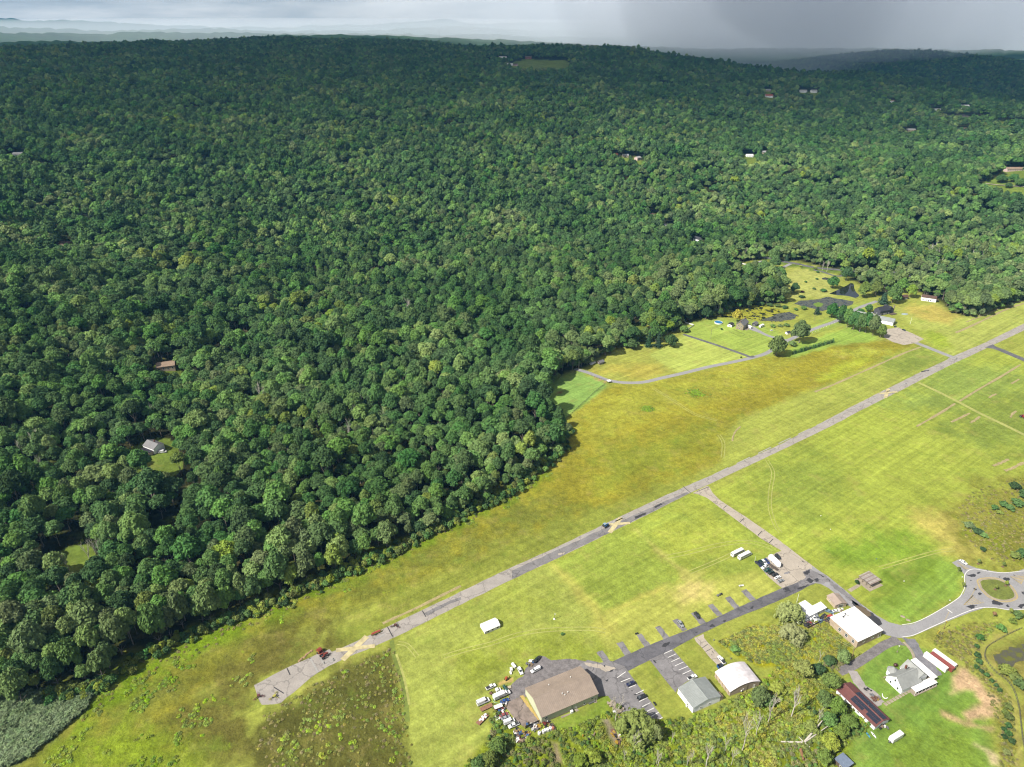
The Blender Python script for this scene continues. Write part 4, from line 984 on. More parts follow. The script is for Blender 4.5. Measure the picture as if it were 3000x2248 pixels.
# ------------------------------------------------------------------ foliage materials
def leaf_material(name, col, vary=.35, trans=.22):
    m = bpy.data.materials.new(name); m.use_nodes = True
    t = m.node_tree; t.nodes.clear(); n_ = t.nodes.new; l_ = t.links.new
    oi = n_('ShaderNodeObjectInfo'); geo = n_('ShaderNodeNewGeometry')
    def hsv(c, h, s, v):
        x = n_('ShaderNodeHueSaturation')
        for nm, q in (('Hue', h), ('Saturation', s), ('Value', v)):
            if hasattr(q, 'links'): l_(q, x.inputs[nm])
            else: x.inputs[nm].default_value = q
        if hasattr(c, 'links'): l_(c, x.inputs['Color'])
        else: x.inputs['Color'].default_value = (*c, 1)
        return x.outputs[0]
    def mr(v, a, b, c, d):
        r = n_('ShaderNodeMapRange')
        for nm, q in zip(('From Min', 'From Max', 'To Min', 'To Max'), (a, b, c, d)): r.inputs[nm].default_value = q
        l_(v, r.inputs['Value']); return r.outputs[0]
    mul = n_('ShaderNodeMath'); mul.operation = 'MULTIPLY'; mul.inputs[1].default_value = 7.31; l_(oi.outputs['Random'], mul.inputs[0])
    fr = n_('ShaderNodeMath'); fr.operation = 'FRACT'; l_(mul.outputs[0], fr.inputs[0])
    c = hsv(col, mr(oi.outputs['Random'], 0, 1, .490, .514), mr(fr.outputs[0], 0, 1, .86, 1.08), mr(fr.outputs[0], 0, 1, 1 - vary, 1 + vary))
    nz = n_('ShaderNodeTexNoise'); nz.inputs['Scale'].default_value = .75; nz.inputs['Detail'].default_value = 3
    l_(geo.outputs['Position'], nz.inputs['Vector'])
    c = hsv(c, mr(nz.outputs['Fac'], .3, .7, .492, .508), 1.0, mr(nz.outputs['Fac'], .28, .72, .66, 1.42))
    st = n_('ShaderNodeTexNoise'); st.inputs['Scale'].default_value = .011; st.inputs['Detail'].default_value = 3
    l_(geo.outputs['Position'], st.inputs['Vector'])
    c = hsv(c, mr(st.outputs['Fac'], .35, .65, .507, .492), mr(st.outputs['Fac'], .35, .65, 1.0, .92), mr(st.outputs['Fac'], .35, .65, .82, 1.2))
    d = n_('ShaderNodeBsdfDiffuse'); l_(c, d.inputs['Color'])
    tr = n_('ShaderNodeBsdfTranslucent'); l_(hsv(c, .485, 1.05, 1.2), tr.inputs['Color'])
    ms_ = n_('ShaderNodeMixShader'); ms_.inputs[0].default_value = trans
    l_(d.outputs[0], ms_.inputs[1]); l_(tr.outputs[0], ms_.inputs[2])
    o = n_('ShaderNodeOutputMaterial'); l_(ms_.outputs[0], o.inputs['Surface'])
    return m
LEAF = {
 'dark green': leaf_material('leaf_dark_green', (0.053, 0.110, 0.032)),
 'mid green': leaf_material('leaf_mid_green', (0.086, 0.158, 0.040)),
 'grey-green': leaf_material('leaf_grey_green', (0.125, 0.178, 0.056)),
 'yellow-green': leaf_material('leaf_yellow_green', (0.135, 0.185, 0.034)),
 'pine green': leaf_material('leaf_pine', (0.034, 0.066, 0.034), .15, .1),
 'lime': leaf_material('leaf_lime', (0.165, 0.250, 0.020), .2), 'fresh green': leaf_material('leaf_fresh_green', (0.098, 0.145, 0.034), .15),
 'golden': leaf_material('leaf_golden', (0.33, 0.31, 0.03), .1),
 'willow': leaf_material('leaf_willow', (0.175, 0.200, 0.060), .08),
 'purple': leaf_material('leaf_purple', (0.045, 0.022, 0.026), .1),
 'rust': leaf_material('leaf_rust', (0.22, 0.13, 0.055), .2),
 'weed': leaf_material('leaf_weed', (0.165, 0.205, 0.030), .25),
 'weed dark': leaf_material('leaf_weed_dark', (0.122, 0.158, 0.030), .25),
 'weed gold': leaf_material('leaf_weed_gold', (0.205, 0.205, 0.030), .25),
 'reed': leaf_material('leaf_reed', (0.135, 0.185, 0.088), .08),
 'meadow': leaf_material('leaf_meadow', (0.145, 0.160, 0.032), .2), 'meadow gold': leaf_material('leaf_meadow_gold', (0.185, 0.172, 0.038), .2), 'straw weed': leaf_material('leaf_straw', (0.185, 0.160, 0.064), .2),
 'brown weed': leaf_material('leaf_brown_weed', (0.150, 0.142, 0.058), .2),
}
BARK = mat('bark', (0.16, 0.135, 0.11), .95, .3, 2.5, bump=.02)
DEADWOOD = mat('dead_wood', (0.36, 0.33, 0.28), .9, .22, 2.0)

def quads_mesh(name, C, Nn, size, core=None, rs=None, aspect=1.0):
    """leaf clumps: small uneven four-cornered faces at C facing Nn, plus a closed inner body"""
    r = rs or np.random.default_rng(1)
    n = len(C)
    up = r.normal(size=(n, 3)); t = np.cross(Nn, up); t /= np.linalg.norm(t, axis=1)[:, None] + 1e-9
    b = np.cross(Nn, t)
    sz = size * r.uniform(.6, 1.25, (n, 1))
    V = np.empty((n, 4, 3))
    for i, (a, c) in enumerate(((-1, -1), (1, -1), (1, 1), (-1, 1))):
        j = r.uniform(.55, 1.15, (n, 1)); j2 = r.uniform(.55, 1.15, (n, 1))
        V[:, i] = C + t * sz * .5 * a * j + b * sz * .5 * c * j2 * aspect + Nn * sz * r.uniform(-.22, .22, (n, 1))
    V = V.reshape(-1, 3); F = np.arange(n * 4).reshape(-1, 4)
    if core:
        F = np.concatenate([F, np.array(core.f, dtype=object).reshape(-1, 4) + len(V) if False else np.zeros((0, 4), int)])
    me = bpy.data.meshes.new(name)
    if core and core.v:
        cv = np.array(core.v)
        vs = np.concatenate([V, cv]).tolist(); fs = F.tolist() + [tuple(i + len(V) for i in f) for f in core.f]
    else:
        vs, fs = V.tolist(), F.tolist()
    me.from_pydata(vs, [], fs); me.update()
    return me

def crown_mesh(name, seed, lobes=9, n=620, size=.95, R=6.0, Hc=10.0, flat=.82, core_q=(7, 4), tilt=.55):
    """broadleaf crown of overlapping lobes; base of crown at z=0, height Hc, radius R"""
    r = np.random.default_rng(seed)
    L_ = [((0, 0, Hc * .56), R * .64), ((R * .12, -R * .1, Hc * .76), R * .36)]
    for i in range(lobes - 1):
        a = i * 2.4 + r.uniform(-.4, .4); q = math.sqrt((i + .7) / lobes) * R * .68
        lr = R * r.uniform(.22, .40)
        L_.append(((math.cos(a) * q, math.sin(a) * q, Hc * (.74 - .50 * (q / R) ** 1.5) + r.uniform(-.09, .09) * Hc), lr))
    Cc, Nn = [], []
    area = np.array([l[1] ** 2 for l in L_]); cnt = (area / area.sum() * n * 1.7).astype(int)
    for (c, lr), k in zip(L_, cnt):
        d = r.normal(size=(k, 3)); d /= np.linalg.norm(d, axis=1)[:, None]
        d[:, 2] = np.where(d[:, 2] < -.45, -d[:, 2], d[:, 2])
        p = np.array(c) + d * lr * r.uniform(.86, 1.08, (k, 1)) * np.array([1, 1, flat + .1])
        Cc.append(p); Nn.append(d)
    Cc, Nn = np.concatenate(Cc), np.concatenate(Nn)
    keep = np.ones(len(Cc), bool)
    for c, lr in L_:
        q = (Cc - np.array(c)) / np.array([1, 1, flat + .1])
        keep &= (q * q).sum(1) > (lr * .80) ** 2
    Cc, Nn = Cc[keep][:], Nn[keep]
    if len(Cc) > n: Cc, Nn = Cc[:0:-1][:n], Nn[:0:-1][:n]
    Nn = Nn + r.normal(size=Nn.shape) * tilt; Nn[:, 2] += .25; Nn /= np.linalg.norm(Nn, axis=1)[:, None]
    core = MB()
    for c, lr in L_:
        core.ball(c, (lr * .84, lr * .84, lr * .84 * flat), core_q[0], core_q[1], -.6)
    return quads_mesh(name, Cc, Nn, size, core, r)

def pine_crown(name, seed, n=460, R=3.2, Hc=15.0, size=.9, layers=11):
    r = np.random.default_rng(seed); Cc, Nn = [], []; core = MB()
    for k in range(layers):
        t = k / (layers - 1); z = Hc * (.04 + .92 * t); rad = R * (1 - t) ** .8 + .25
        m = int(n / layers * (1.5 - t))
        a = r.uniform(0, 2 * math.pi, m); q = rad * np.sqrt(r.uniform(.15, 1, m)) * (1 + .3 * np.sin(a * 3 + k * 2))
        Cc.append(np.stack([np.cos(a) * q, np.sin(a) * q, z - q * .30 + r.normal(0, .18, m)], -1))
        Nn.append(np.stack([np.cos(a) * .7, np.sin(a) * .7, np.full(m, .8)], -1))
    core.loft([[(math.cos(w) * q, math.sin(w) * q, z) for w in np.arange(7) * 2 * math.pi / 7] for z, q in ((Hc * .03, R * .55), (Hc * .45, R * .45), (Hc * .97, .1))])
    Cc, Nn = np.concatenate(Cc), np.concatenate(Nn); Nn += r.normal(size=Nn.shape) * .35; Nn /= np.linalg.norm(Nn, axis=1)[:, None]
    return quads_mesh(name, Cc, Nn, size, core, r, .7)

def willow_crown(name, seed, n=1500, R=6.5, Hc=11.0):
    r = np.random.default_rng(seed); Cc, Nn = [], []; core = MB()
    for i in range(34):
        a = r.uniform(0, 6.283); q = R * math.sqrt(r.uniform(0, 1)) * .82; top = Hc * (1 - .45 * (q / R) ** 2) * r.uniform(.85, 1.03)
        lr = R * r.uniform(.16, .27); drop = top * r.uniform(.55, .95)
        c = np.array([math.cos(a) * q, math.sin(a) * q, top])
        m = n // 34; w = r.uniform(0, 6.283, m); h = r.uniform(0, 1, m) ** 1.2
        rad = lr * np.sqrt(np.clip(h * 3, .05, 1)) * (1.05 + .25 * np.sin(w * 4))
        Cc.append(np.stack([c[0] + np.cos(w) * rad, c[1] + np.sin(w) * rad, c[2] - drop * h], -1))
        Nn.append(np.stack([np.cos(w), np.sin(w), 1.2 * (1 - h) + .15], -1))
        core.ball((c[0], c[1], top - drop * .5), (lr * .75, lr * .75, drop * .48), 6, 4, -.9)
    Cc, Nn = np.concatenate(Cc), np.concatenate(Nn); Nn += r.normal(size=Nn.shape) * .3; Nn /= np.linalg.norm(Nn, axis=1)[:, None]
    return quads_mesh(name, Cc, Nn, .62, core, r, 1.5)

def trunk_mesh(name, seed, h=9.0, rad=.34, R=4.0, limbs=5):
    r = random.Random(seed); b = MB()
    b.tube((0, 0, -.4), (0, 0, h * .55), rad, rad * .7, 6, False); b.tube((0, 0, h * .55), (r.uniform(-.4, .4), r.uniform(-.4, .4), h * 1.25), rad * .7, rad * .25, 5, False)
    for i in range(limbs):
        a = i * 2.4 + r.random(); z = h * r.uniform(.45, .75)
        b.tube((0, 0, z), (math.cos(a) * R * .6, math.sin(a) * R * .6, z + h * r.uniform(.3, .5)), rad * .42, rad * .12, 4, False)
    return b.mesh(name, BARK)

def dead_mesh(name, seed, h=12.0, rad=.28, spread=.5, levels=4, m=None, lean=.05, split=(3, 4), up=.28):
    r = random.Random(seed); b = MB()
    def grow(p, d, l, q, k):
        d = d.normalized()
        e = p + d * l
        mid = p + d * l * .5 + Vector((r.uniform(-1, 1), r.uniform(-1, 1), 0)) * l * .05
        b.tube(p, mid, q, q * .82, 5 if k > 1 else 4, False); b.tube(mid, e, q * .82, q * .62, 5 if k > 1 else 4, False)
        if k == 0: return
        for i in range(r.randint(*split)):
            a = r.uniform(0, 6.283); s = spread * r.uniform(.6, 1.3)
            nd = d + Vector((math.cos(a) * s, math.sin(a) * s, up))
            st = p + d * l * r.uniform(.45, 1.0)
            grow(st, nd, l * r.uniform(.45, .72), q * .52, k - 1)
    grow(Vector((0, 0, -.3)), Vector((r.uniform(-lean, lean), r.uniform(-lean, lean), 1)), h * .42, rad, levels - 1)
    return b.mesh(name, m or DEADWOOD)

# meshes shared by many trees
CROWN = [crown_mesh('tree_crown', 20 + i, lobes=14 + i % 5, n=840, R=6.0, Hc=10.0 + (i % 3) * 1.2, flat=.80 + .06 * (i % 3)) for i in range(8)]
CROWN_MID = [crown_mesh('tree_crown_mid', 60 + i, lobes=7, n=200, size=1.65, R=6.0, Hc=10.4, core_q=(6, 3)) for i in range(5)]
CROWN_FAR = [crown_mesh('tree_crown_far', 80 + i, lobes=4, n=56, size=2.6, R=6.0, Hc=10.4, core_q=(5, 2)) for i in range(4)]
TRUNK = [trunk_mesh('tree_trunk', 90 + i) for i in range(3)]
PINE = [pine_crown('pine_crown', 110 + i) for i in range(2)]
DEAD = [dead_mesh('dead_tree', 130 + i, 13 + i, .17, .42 + .08 * (i % 3), 4, None, .05, (3, 5)) for i in range(6)]
BUSH = [crown_mesh('bush', 150 + i, lobes=5, n=150, size=.42, R=1.5, Hc=1.9, core_q=(6, 3), tilt=.7) for i in range(4)]

def tuft_mesh(name, seed, n=34, h=.7, w=.42, spread=.75):
    """low leafy growth: small tilted leaf faces at mixed heights"""
    r = np.random.default_rng(seed); a, q = r.uniform(0, 6.283, n), spread * np.sqrt(r.uniform(0, 1, n))
    C = np.stack([np.cos(a) * q, np.sin(a) * q, h * r.uniform(.25, 1, n) * (1 - .5 * (q / spread) ** 2)], -1)
    Nn = np.stack([np.cos(a) * .35, np.sin(a) * .35, np.full(n, 1.0)], -1) + r.normal(size=(n, 3)) * .42
    Nn[:, 2] = np.abs(Nn[:, 2]) + .15; Nn /= np.linalg.norm(Nn, axis=1)[:, None]
    return quads_mesh(name, C, Nn, w, None, r)
def reed_mesh(name, seed, n=46, h=1.9, w=.42, spread=1.0):
    r = np.random.default_rng(seed); a, q = r.uniform(0, 6.283, n), spread * np.sqrt(r.uniform(0, 1, n))
    C = np.stack([np.cos(a) * q, np.sin(a) * q, h * r.uniform(.3, 1, n)], -1)
    Nn = np.stack([-.5 + r.normal(0, .4, n), -.5 + r.normal(0, .4, n), np.full(n, 1.1)], -1); Nn /= np.linalg.norm(Nn, axis=1)[:, None]
    return quads_mesh(name, C, Nn, w, None, r, 2.6)
TUFT = [tuft_mesh('weed_tuft', 170 + i) for i in range(3)]
REED = [reed_mesh('reed_tuft', 180 + i) for i in range(2)]

# ------------------------------------------------------------------ scattering of uncountable growth
def proto_collection(name, items):
    c = bpy.data.collections.new(name)
    for i, (me_, m_) in enumerate(items):
        o = bpy.data.objects.new('%s_%03d' % (name, i), me_.copy() if m_ is not None else me_)
        if m_ is not None:
            o.data.materials.clear(); o.data.materials.append(m_)
        c.objects.link(o)
    return c

def scatter(name, P, pick, scale, items, label=None, tilt=.08):
    """one mass of growth: an instance of one of the items at every point"""
    n = len(P)
    me_ = bpy.data.meshes.new(name); me_.vertices.add(n); me_.vertices.foreach_set('co', np.asarray(P, np.float32).ravel())
    a = me_.attributes.new('pick', 'INT', 'POINT'); a.data.foreach_set('value', np.asarray(pick, np.int32))
    a = me_.attributes.new('size', 'FLOAT_VECTOR', 'POINT'); a.data.foreach_set('vector', np.asarray(scale, np.float32).ravel())
    rot = np.stack([rng.normal(0, tilt, n), rng.normal(0, tilt, n), rng.uniform(0, 6.283, n)], -1)
    a = me_.attributes.new('turn', 'FLOAT_VECTOR', 'POINT'); a.data.foreach_set('vector', rot.astype(np.float32).ravel())
    me_.update()
    o = bpy.data.objects.new(name, me_); COL.objects.link(o)
    g = bpy.data.node_groups.new(name, 'GeometryNodeTree')
    g.interface.new_socket('Geometry', in_out='INPUT', socket_type='NodeSocketGeometry')
    g.interface.new_socket('Geometry', in_out='OUTPUT', socket_type='NodeSocketGeometry')
    gi, go = g.nodes.new('NodeGroupInput'), g.nodes.new('NodeGroupOutput')
    ci = g.nodes.new('GeometryNodeCollectionInfo'); ci.inputs['Collection'].default_value = proto_collection(name, items)
    ci.inputs['Separate Children'].default_value = True; ci.inputs['Reset Children'].default_value = True
    ip = g.nodes.new('GeometryNodeInstanceOnPoints'); ip.inputs['Pick Instance'].default_value = True
    def attr(nm, typ):
        x = g.nodes.new('GeometryNodeInputNamedAttribute'); x.data_type = typ; x.inputs['Name'].default_value = nm
        return next(s_ for s_ in x.outputs if s_.name == 'Attribute' and s_.enabled)
    g.links.new(gi.outputs[0], ip.inputs['Points']); g.links.new(ci.outputs[0], ip.inputs['Instance'])
    g.links.new(attr('pick', 'INT'), ip.inputs['Instance Index'])
    e = g.nodes.new('FunctionNodeEulerToRotation'); g.links.new(attr('turn', 'FLOAT_VECTOR'), e.inputs[0]); g.links.new(e.outputs[0], ip.inputs['Rotation'])
    g.links.new(attr('size', 'FLOAT_VECTOR'), ip.inputs['Scale'])
    g.links.new(ip.outputs[0], go.inputs[0])
    md = o.modifiers.new('scatter', 'NODES'); md.node_group = g
    return tag(o, label, kind='stuff')

# ------------------------------------------------------------------ the woods
def jitter_grid(x0, x1, y0, y1, s):
    xs, ys_ = np.arange(x0, x1, s), np.arange(y0, y1, s * .88)
    X, Y = np.meshgrid(xs, ys_); X = X + (np.arange(len(ys_)) % 2 * s * .5)[:, None]
    return np.stack([X.ravel() + rng.uniform(-.36, .36, X.size) * s, Y.ravel() + rng.uniform(-.36, .36, X.size) * s], -1)

def wedge(P, pad):
    return np.abs(P[:, 0]) < (P[:, 1] * .78 + pad)

A1 = jitter_grid(-1500, 1500, 230, 1750, 8.9); d1 = np.hypot(*A1.T); A1 = A1[wedge(A1, 190) & (d1 < 1750)]
A2 = jitter_grid(-4300, 4300, 1100, 5300, 11.6); d2 = np.hypot(*A2.T); A2 = A2[wedge(A2, 150) & (d2 >= 1750) & (d2 < 5250)]
FP = np.concatenate([A1, A2])
keep = ~in_poly(FP, CLEAR)
e_ = seg_dist(FP, CLEAR); keep &= e_ > 2.2
for h in HOLES:
    lo, hi = h.min(0), h.max(0)
    m = np.where((FP[:, 0] > lo[0]) & (FP[:, 0] < hi[0]) & (FP[:, 1] > lo[1]) & (FP[:, 1] < hi[1]))[0]
    if len(m): keep[m[in_poly(FP[m], h)]] = False
gap = vnoise(FP[:, 0], FP[:, 1], 60, 21) * .6 + vnoise(FP[:, 0], FP[:, 1], 23, 22) * .4
keep &= ~((gap < .27) & (rng.uniform(size=len(FP)) < .65))
FP, e_ = FP[keep], e_[keep]
FZ = height(FP); FD = np.hypot(*FP.T)
sc_ = np.exp(rng.normal(0, .25, len(FP))) * (.86 + .30 * vnoise(FP[:, 0], FP[:, 1], 110, 23)) * np.where(FD > 1750, 1.2, 1.04)
sc_ = np.clip(sc_, .5, 1.75)
tall = np.exp(rng.normal(0, .15, len(FP))) * (.88 + .26 * vnoise(FP[:, 0], FP[:, 1], 80, 24))
trunk_h = (7.0 + rng.normal(0, 1.1, len(FP))) * tall                   # height of the crown's foot
u_ = rng.uniform(size=len(FP)) + (vnoise(FP[:, 0], FP[:, 1], 70, 25) - .5) * .9 + np.where(e_ < 50, .34, 0) * (FD < 1300)
dep_, px_, py_ = depth_of(np.c_[FP, FZ + 14])
u_ += .35 * sstep((px_ - 1900) / 900) * sstep((py_ - 600) / 120) * (FD < 1600)       # paler swamp wood on the right
tone = np.where(u_ < .52, 0, np.where(u_ < .93, 1, np.where(u_ < 1.18, 2, np.where(u_ < 1.28, 3, 2))))
TONES = ['dark green', 'mid green', 'grey-green', 'yellow-green']
inview = (px_ > -20) & (px_ < 3020) & (py_ > 0) & (py_ < 2290)
order = np.argsort(dep_ + np.where(inview, 0, 1e6))
NEAR_N = 270
near = np.zeros(len(FP), bool); near[order[:NEAR_N]] = True

def tree_row(d): return 'in the front row of the wood' if d < 11 else 'in the second row' if d < 24 else 'behind the second row' if d < 48 else 'deep in the wood'
def tree_place(x):
    for lim, s_ in ((150, 'at the left margin'), (330, 'above the reed bed'), (520, 'right of the reed bed'), (700, 'left of the runway tip'), (900, 'facing the runway tip'), (1080, 'facing the near cross'), (1280, 'facing the tank sprayer')):
        if x < lim: return s_
    return 'toward the point of the wood'
def tree_size(s): return 'small' if s < .8 else 'large' if s > 1.2 else 'midsize'
count = 0
for i in order[:NEAR_N]:
    s_, h_ = float(sc_[i]), float(trunk_h[i]); t_ = TONES[int(tone[i])]
    edge = e_[i] < 11
    if edge: h_ *= .3
    lab = '%s %s tree %s, %s' % (tree_size(s_), t_, tree_row(e_[i]), tree_place(px_[i]))
    root = thing('broadleaf_tree', lab, 'tree', (FP[i, 0], FP[i, 1], FZ[i]), rng.uniform(0, 6.28), lab.replace('tree ', 'trees ', 1))
    vz = s_ * float(tall[i]) * (1.55 if edge else 1.05)
    link_mesh('trunk', TRUNK[i % 3], root, scale=(s_, s_, (h_ + 2) / 9.0))
    link_mesh('crown', CROWN[int(rng.integers(8))], root, loc=(0, 0, h_), scale=(s_, s_, vz), m=None)
    count += 1
for me_ in CROWN + CROWN_MID + CROWN_FAR + BUSH + TUFT + REED + PINE:
    if not me_.materials: me_.materials.append(LEAF['mid green'])
for o in COL.objects:
    if o.name.startswith('crown') and o.parent and o.parent.name.startswith('broadleaf_tree'):
        o.material_slots[0].link = 'OBJECT'; o.material_slots[0].material = LEAF[next(k for k in TONES if k in o.parent['label'])]

rest = np.where(~near)[0]
def tree_proto(crown, tr, h):
    """crown and trunk as one growth, foot at z=0, crown foot at h"""
    me_ = bpy.data.meshes.new('forest_tree')
    cv = np.array([v.co for v in crown.vertices]); cv[:, 2] += h
    vs = cv.tolist(); fs = [tuple(p.vertices) for p in crown.polygons]; k = len(vs); nf = len(fs)
    if tr is not None:
        tv = np.array([v.co for v in tr.vertices]); tv[:, 2] *= (h + 2) / 9.0
        vs += tv.tolist(); fs += [tuple(i + k for i in p.vertices) for p in tr.polygons]
    me_.from_pydata(vs, [], fs)
    me_.polygons.foreach_set('material_index', np.r_[np.zeros(nf, np.int32), np.ones(len(fs) - nf, np.int32)])
    return me_
items = []
for t_ in TONES:
    for me0 in CROWN[:6]:
        m2 = tree_proto(me0, TRUNK[len(items) % 3], 5.4); m2.materials.append(LEAF[t_]); m2.materials.append(BARK); items.append((m2, None))
    for me0 in CROWN_MID[:4]:
        m2 = tree_proto(me0, None, 5.4); m2.materials.append(LEAF[t_]); items.append((m2, None))
    for me0 in CROWN_FAR[:4]:
        m2 = tree_proto(me0, None, 5.4); m2.materials.append(LEAF[t_]); items.append((m2, None))
lod = np.where(FD[rest] < 980, rng.integers(0, 6, len(rest)), np.where(FD[rest] < 1900, 6 + rng.integers(0, 4, len(rest)), 10 + rng.integers(0, 4, len(rest))))
pick = tone[rest] * 14 + lod
low = 1.08
under = rest[(e_[rest] < 15) & (FD[rest] < 1800)]; under = np.concatenate([under, under])       # lower growth closing the wood's edge
uo = rng.normal(0, 3.0, (len(under), 2)); us = rng.uniform(.55, .85, len(under)); ut = np.where(rng.random(len(under)) < .6, 1, 2) * 14 + rng.integers(0, 6, len(under))
FPt = np.concatenate([np.c_[FP[rest], FZ[rest] - .3], np.c_[FP[under] + uo, FZ[under] - 3.9 * us]]); pick = np.r_[pick, ut]
szs = np.concatenate([np.stack([sc_[rest], sc_[rest], (.55 * sc_[rest] + .45) * tall[rest] * low], -1), np.stack([us, us, us * rng.uniform(.8, 1.2, len(under))], -1)])
scatter('forest', FPt, pick, szs, items, 'closed broadleaf forest covering the hills', .05)
# ------------------------------------------------------------------ buildings
GLASS = mat('window_glass', (.03, .035, .04), .12, .1, 2, spec=.6)
def wallm(name, c, var=.08, bump=0): return mat('wall_' + name, tuple(min(q * 1.65, .72) for q in c) if min(c) < .5 else c, .8, var, .8, var2=.12, scale2=.12, bump=bump)
WALL = {'white': wallm('white', A(236, 234, 228)), 'tan': wallm('tan', A(206, 186, 160)), 'red': wallm('red', A(150, 74, 58)), 'pink': wallm('pink', A(222, 196, 186)), 'orange': wallm('orange', A(228, 160, 92)),
        'cream': wallm('cream', A(238, 236, 214)), 'green': wallm('pale_green', A(206, 210, 176)), 'stone': mat('stone', A(206, 190, 158), .9, .3, 1.6, var2=.2, scale2=.4), 'dark': wallm('dark', A(84, 84, 92)), 'wood': mat('weathered_wood', A(128, 110, 92), .9, .25, 1.2), 'block': wallm('block', A(196, 176, 152), .16)}
def roofm(name, c, rough=.55, metal=0.0, var=.1): return mat('roof_' + name, c, rough, var, .7, metal, .4, var2=.14, scale2=.16)
ROOF = {'tan brown': roofm('tan_brown', A(188, 160, 134)), 'grey': roofm('grey', A(150, 148, 150)), 'pale': roofm('pale', A(212, 210, 208)), 'brown': roofm('brown', A(128, 98, 84)), 'dark': roofm('dark', A(74, 74, 82)), 'green': roofm('pale_green', A(150, 186, 170)),
        'red': roofm('red', A(196, 98, 72)), 'rust': roofm('rust', A(176, 100, 70)), 'white': roofm('white', A(240, 239, 236), .6, 0, .2), 'taupe': roofm('taupe', A(200, 180, 162)), 'silver': roofm('silver', A(192, 198, 194), .5), 'maroon': roofm('maroon', A(140, 84, 78)), 'blue grey': roofm('blue_grey', A(150, 166, 190), .4)}
TRIM = paint('trim_white', A(240, 240, 236)); DOORM = paint('door_grey', A(120, 118, 116)); METAL = mat('galvanised', A(186, 188, 190), .4, .1, 2, .5)
DARKM = paint('near_black', (.02, .02, .023)); BRICK = mat('brick', A(150, 96, 78), .9, .25, 3)

def rect(k, A_, B_, C_):
    """oriented footprint from the near-left, near-right and far-left corners -> centre, length, width, turn"""
    a, b, c = G(k, *A_), G(k, *B_), G(k, *C_)
    u = (b - a); Lx = np.hypot(*u); u = u / Lx; v = np.array([-u[1], u[0]])
    Wy = abs((c - a) @ v)
    cen = a + u * Lx / 2 + v * Wy / 2
    return cen, Lx, Wy, math.atan2(u[1], u[0])

def opening(name, root, side, u, z, w, h, L_, Wd, m=GLASS, frame=TRIM, pane='pane'):
    """framed opening set into a side: 'n' near, 'f' far, 'l' left, 'r' right; u is 0..1 along the side"""
    if side in 'nf':
        x = (u - .5) * L_; y = (-Wd / 2 if side == 'n' else Wd / 2); rz = 0 if side == 'n' else math.pi
    else:
        y = (u - .5) * Wd; x = (-L_ / 2 if side == 'l' else L_ / 2); rz = -math.pi / 2 if side == 'l' else math.pi / 2
    b = MB(); t = .12
    for c, d in (((0, -.03, h / 2 + t / 2), (w + 2 * t, .10, t)), ((0, -.03, -h / 2 - t / 2), (w + 2 * t, .14, t)), ((-w / 2 - t / 2, -.03, 0), (t, .10, h)), ((w / 2 + t / 2, -.03, 0), (t, .10, h))):
        b.box(c, d)
    f = b.build(name, frame, root, loc=(x, y, z), rz=rz)
    p = MB().box((0, -.012, 0), (w, .05, h)).build(pane, m, f)
    return f

def gable_roof(L_, Wd, eave, rise, axis, over=.4, th=.16, e_over=None):
    """two slopes with thickness; ridge along 'x' or 'y'"""
    e_over = over if e_over is None else e_over
    hl = (L_ if axis == 'x' else Wd) / 2 + e_over; hw = (Wd if axis == 'x' else L_) / 2
    sl = rise / hw; w = hw + over
    prof = [(-w, eave - sl * over), (0, eave + rise), (w, eave - sl * over)]
    out = []
    for s in (0, 1):
        (y0, z0), (y1, z1) = prof[s], prof[s + 1]
        b = MB(); ring = [(y0, z0), (y1, z1), (y1, z1 + th), (y0, z0 + th)]
        f = (lambda a, y, z: (a, y, z)) if axis == 'x' else (lambda a, y, z: (-y, a, z))
        b.loft([[f(-hl, y, z) for y, z in ring], [f(hl, y, z) for y, z in ring]]); out.append(b)
    return out, prof, hl

def gable_walls(L_, Wd, eave, rise, axis):
    hl, hw = (L_ / 2, Wd / 2) if axis == 'x' else (Wd / 2, L_ / 2)
    ring = [(-hw, 0), (hw, 0), (hw, eave), (0, eave + rise), (-hw, eave)]
    f = (lambda a, y, z: (a, y, z)) if axis == 'x' else (lambda a, y, z: (-y, a, z))
    return MB().loft([[f(-hl, y, z) for y, z in ring], [f(hl, y, z) for y, z in ring]])

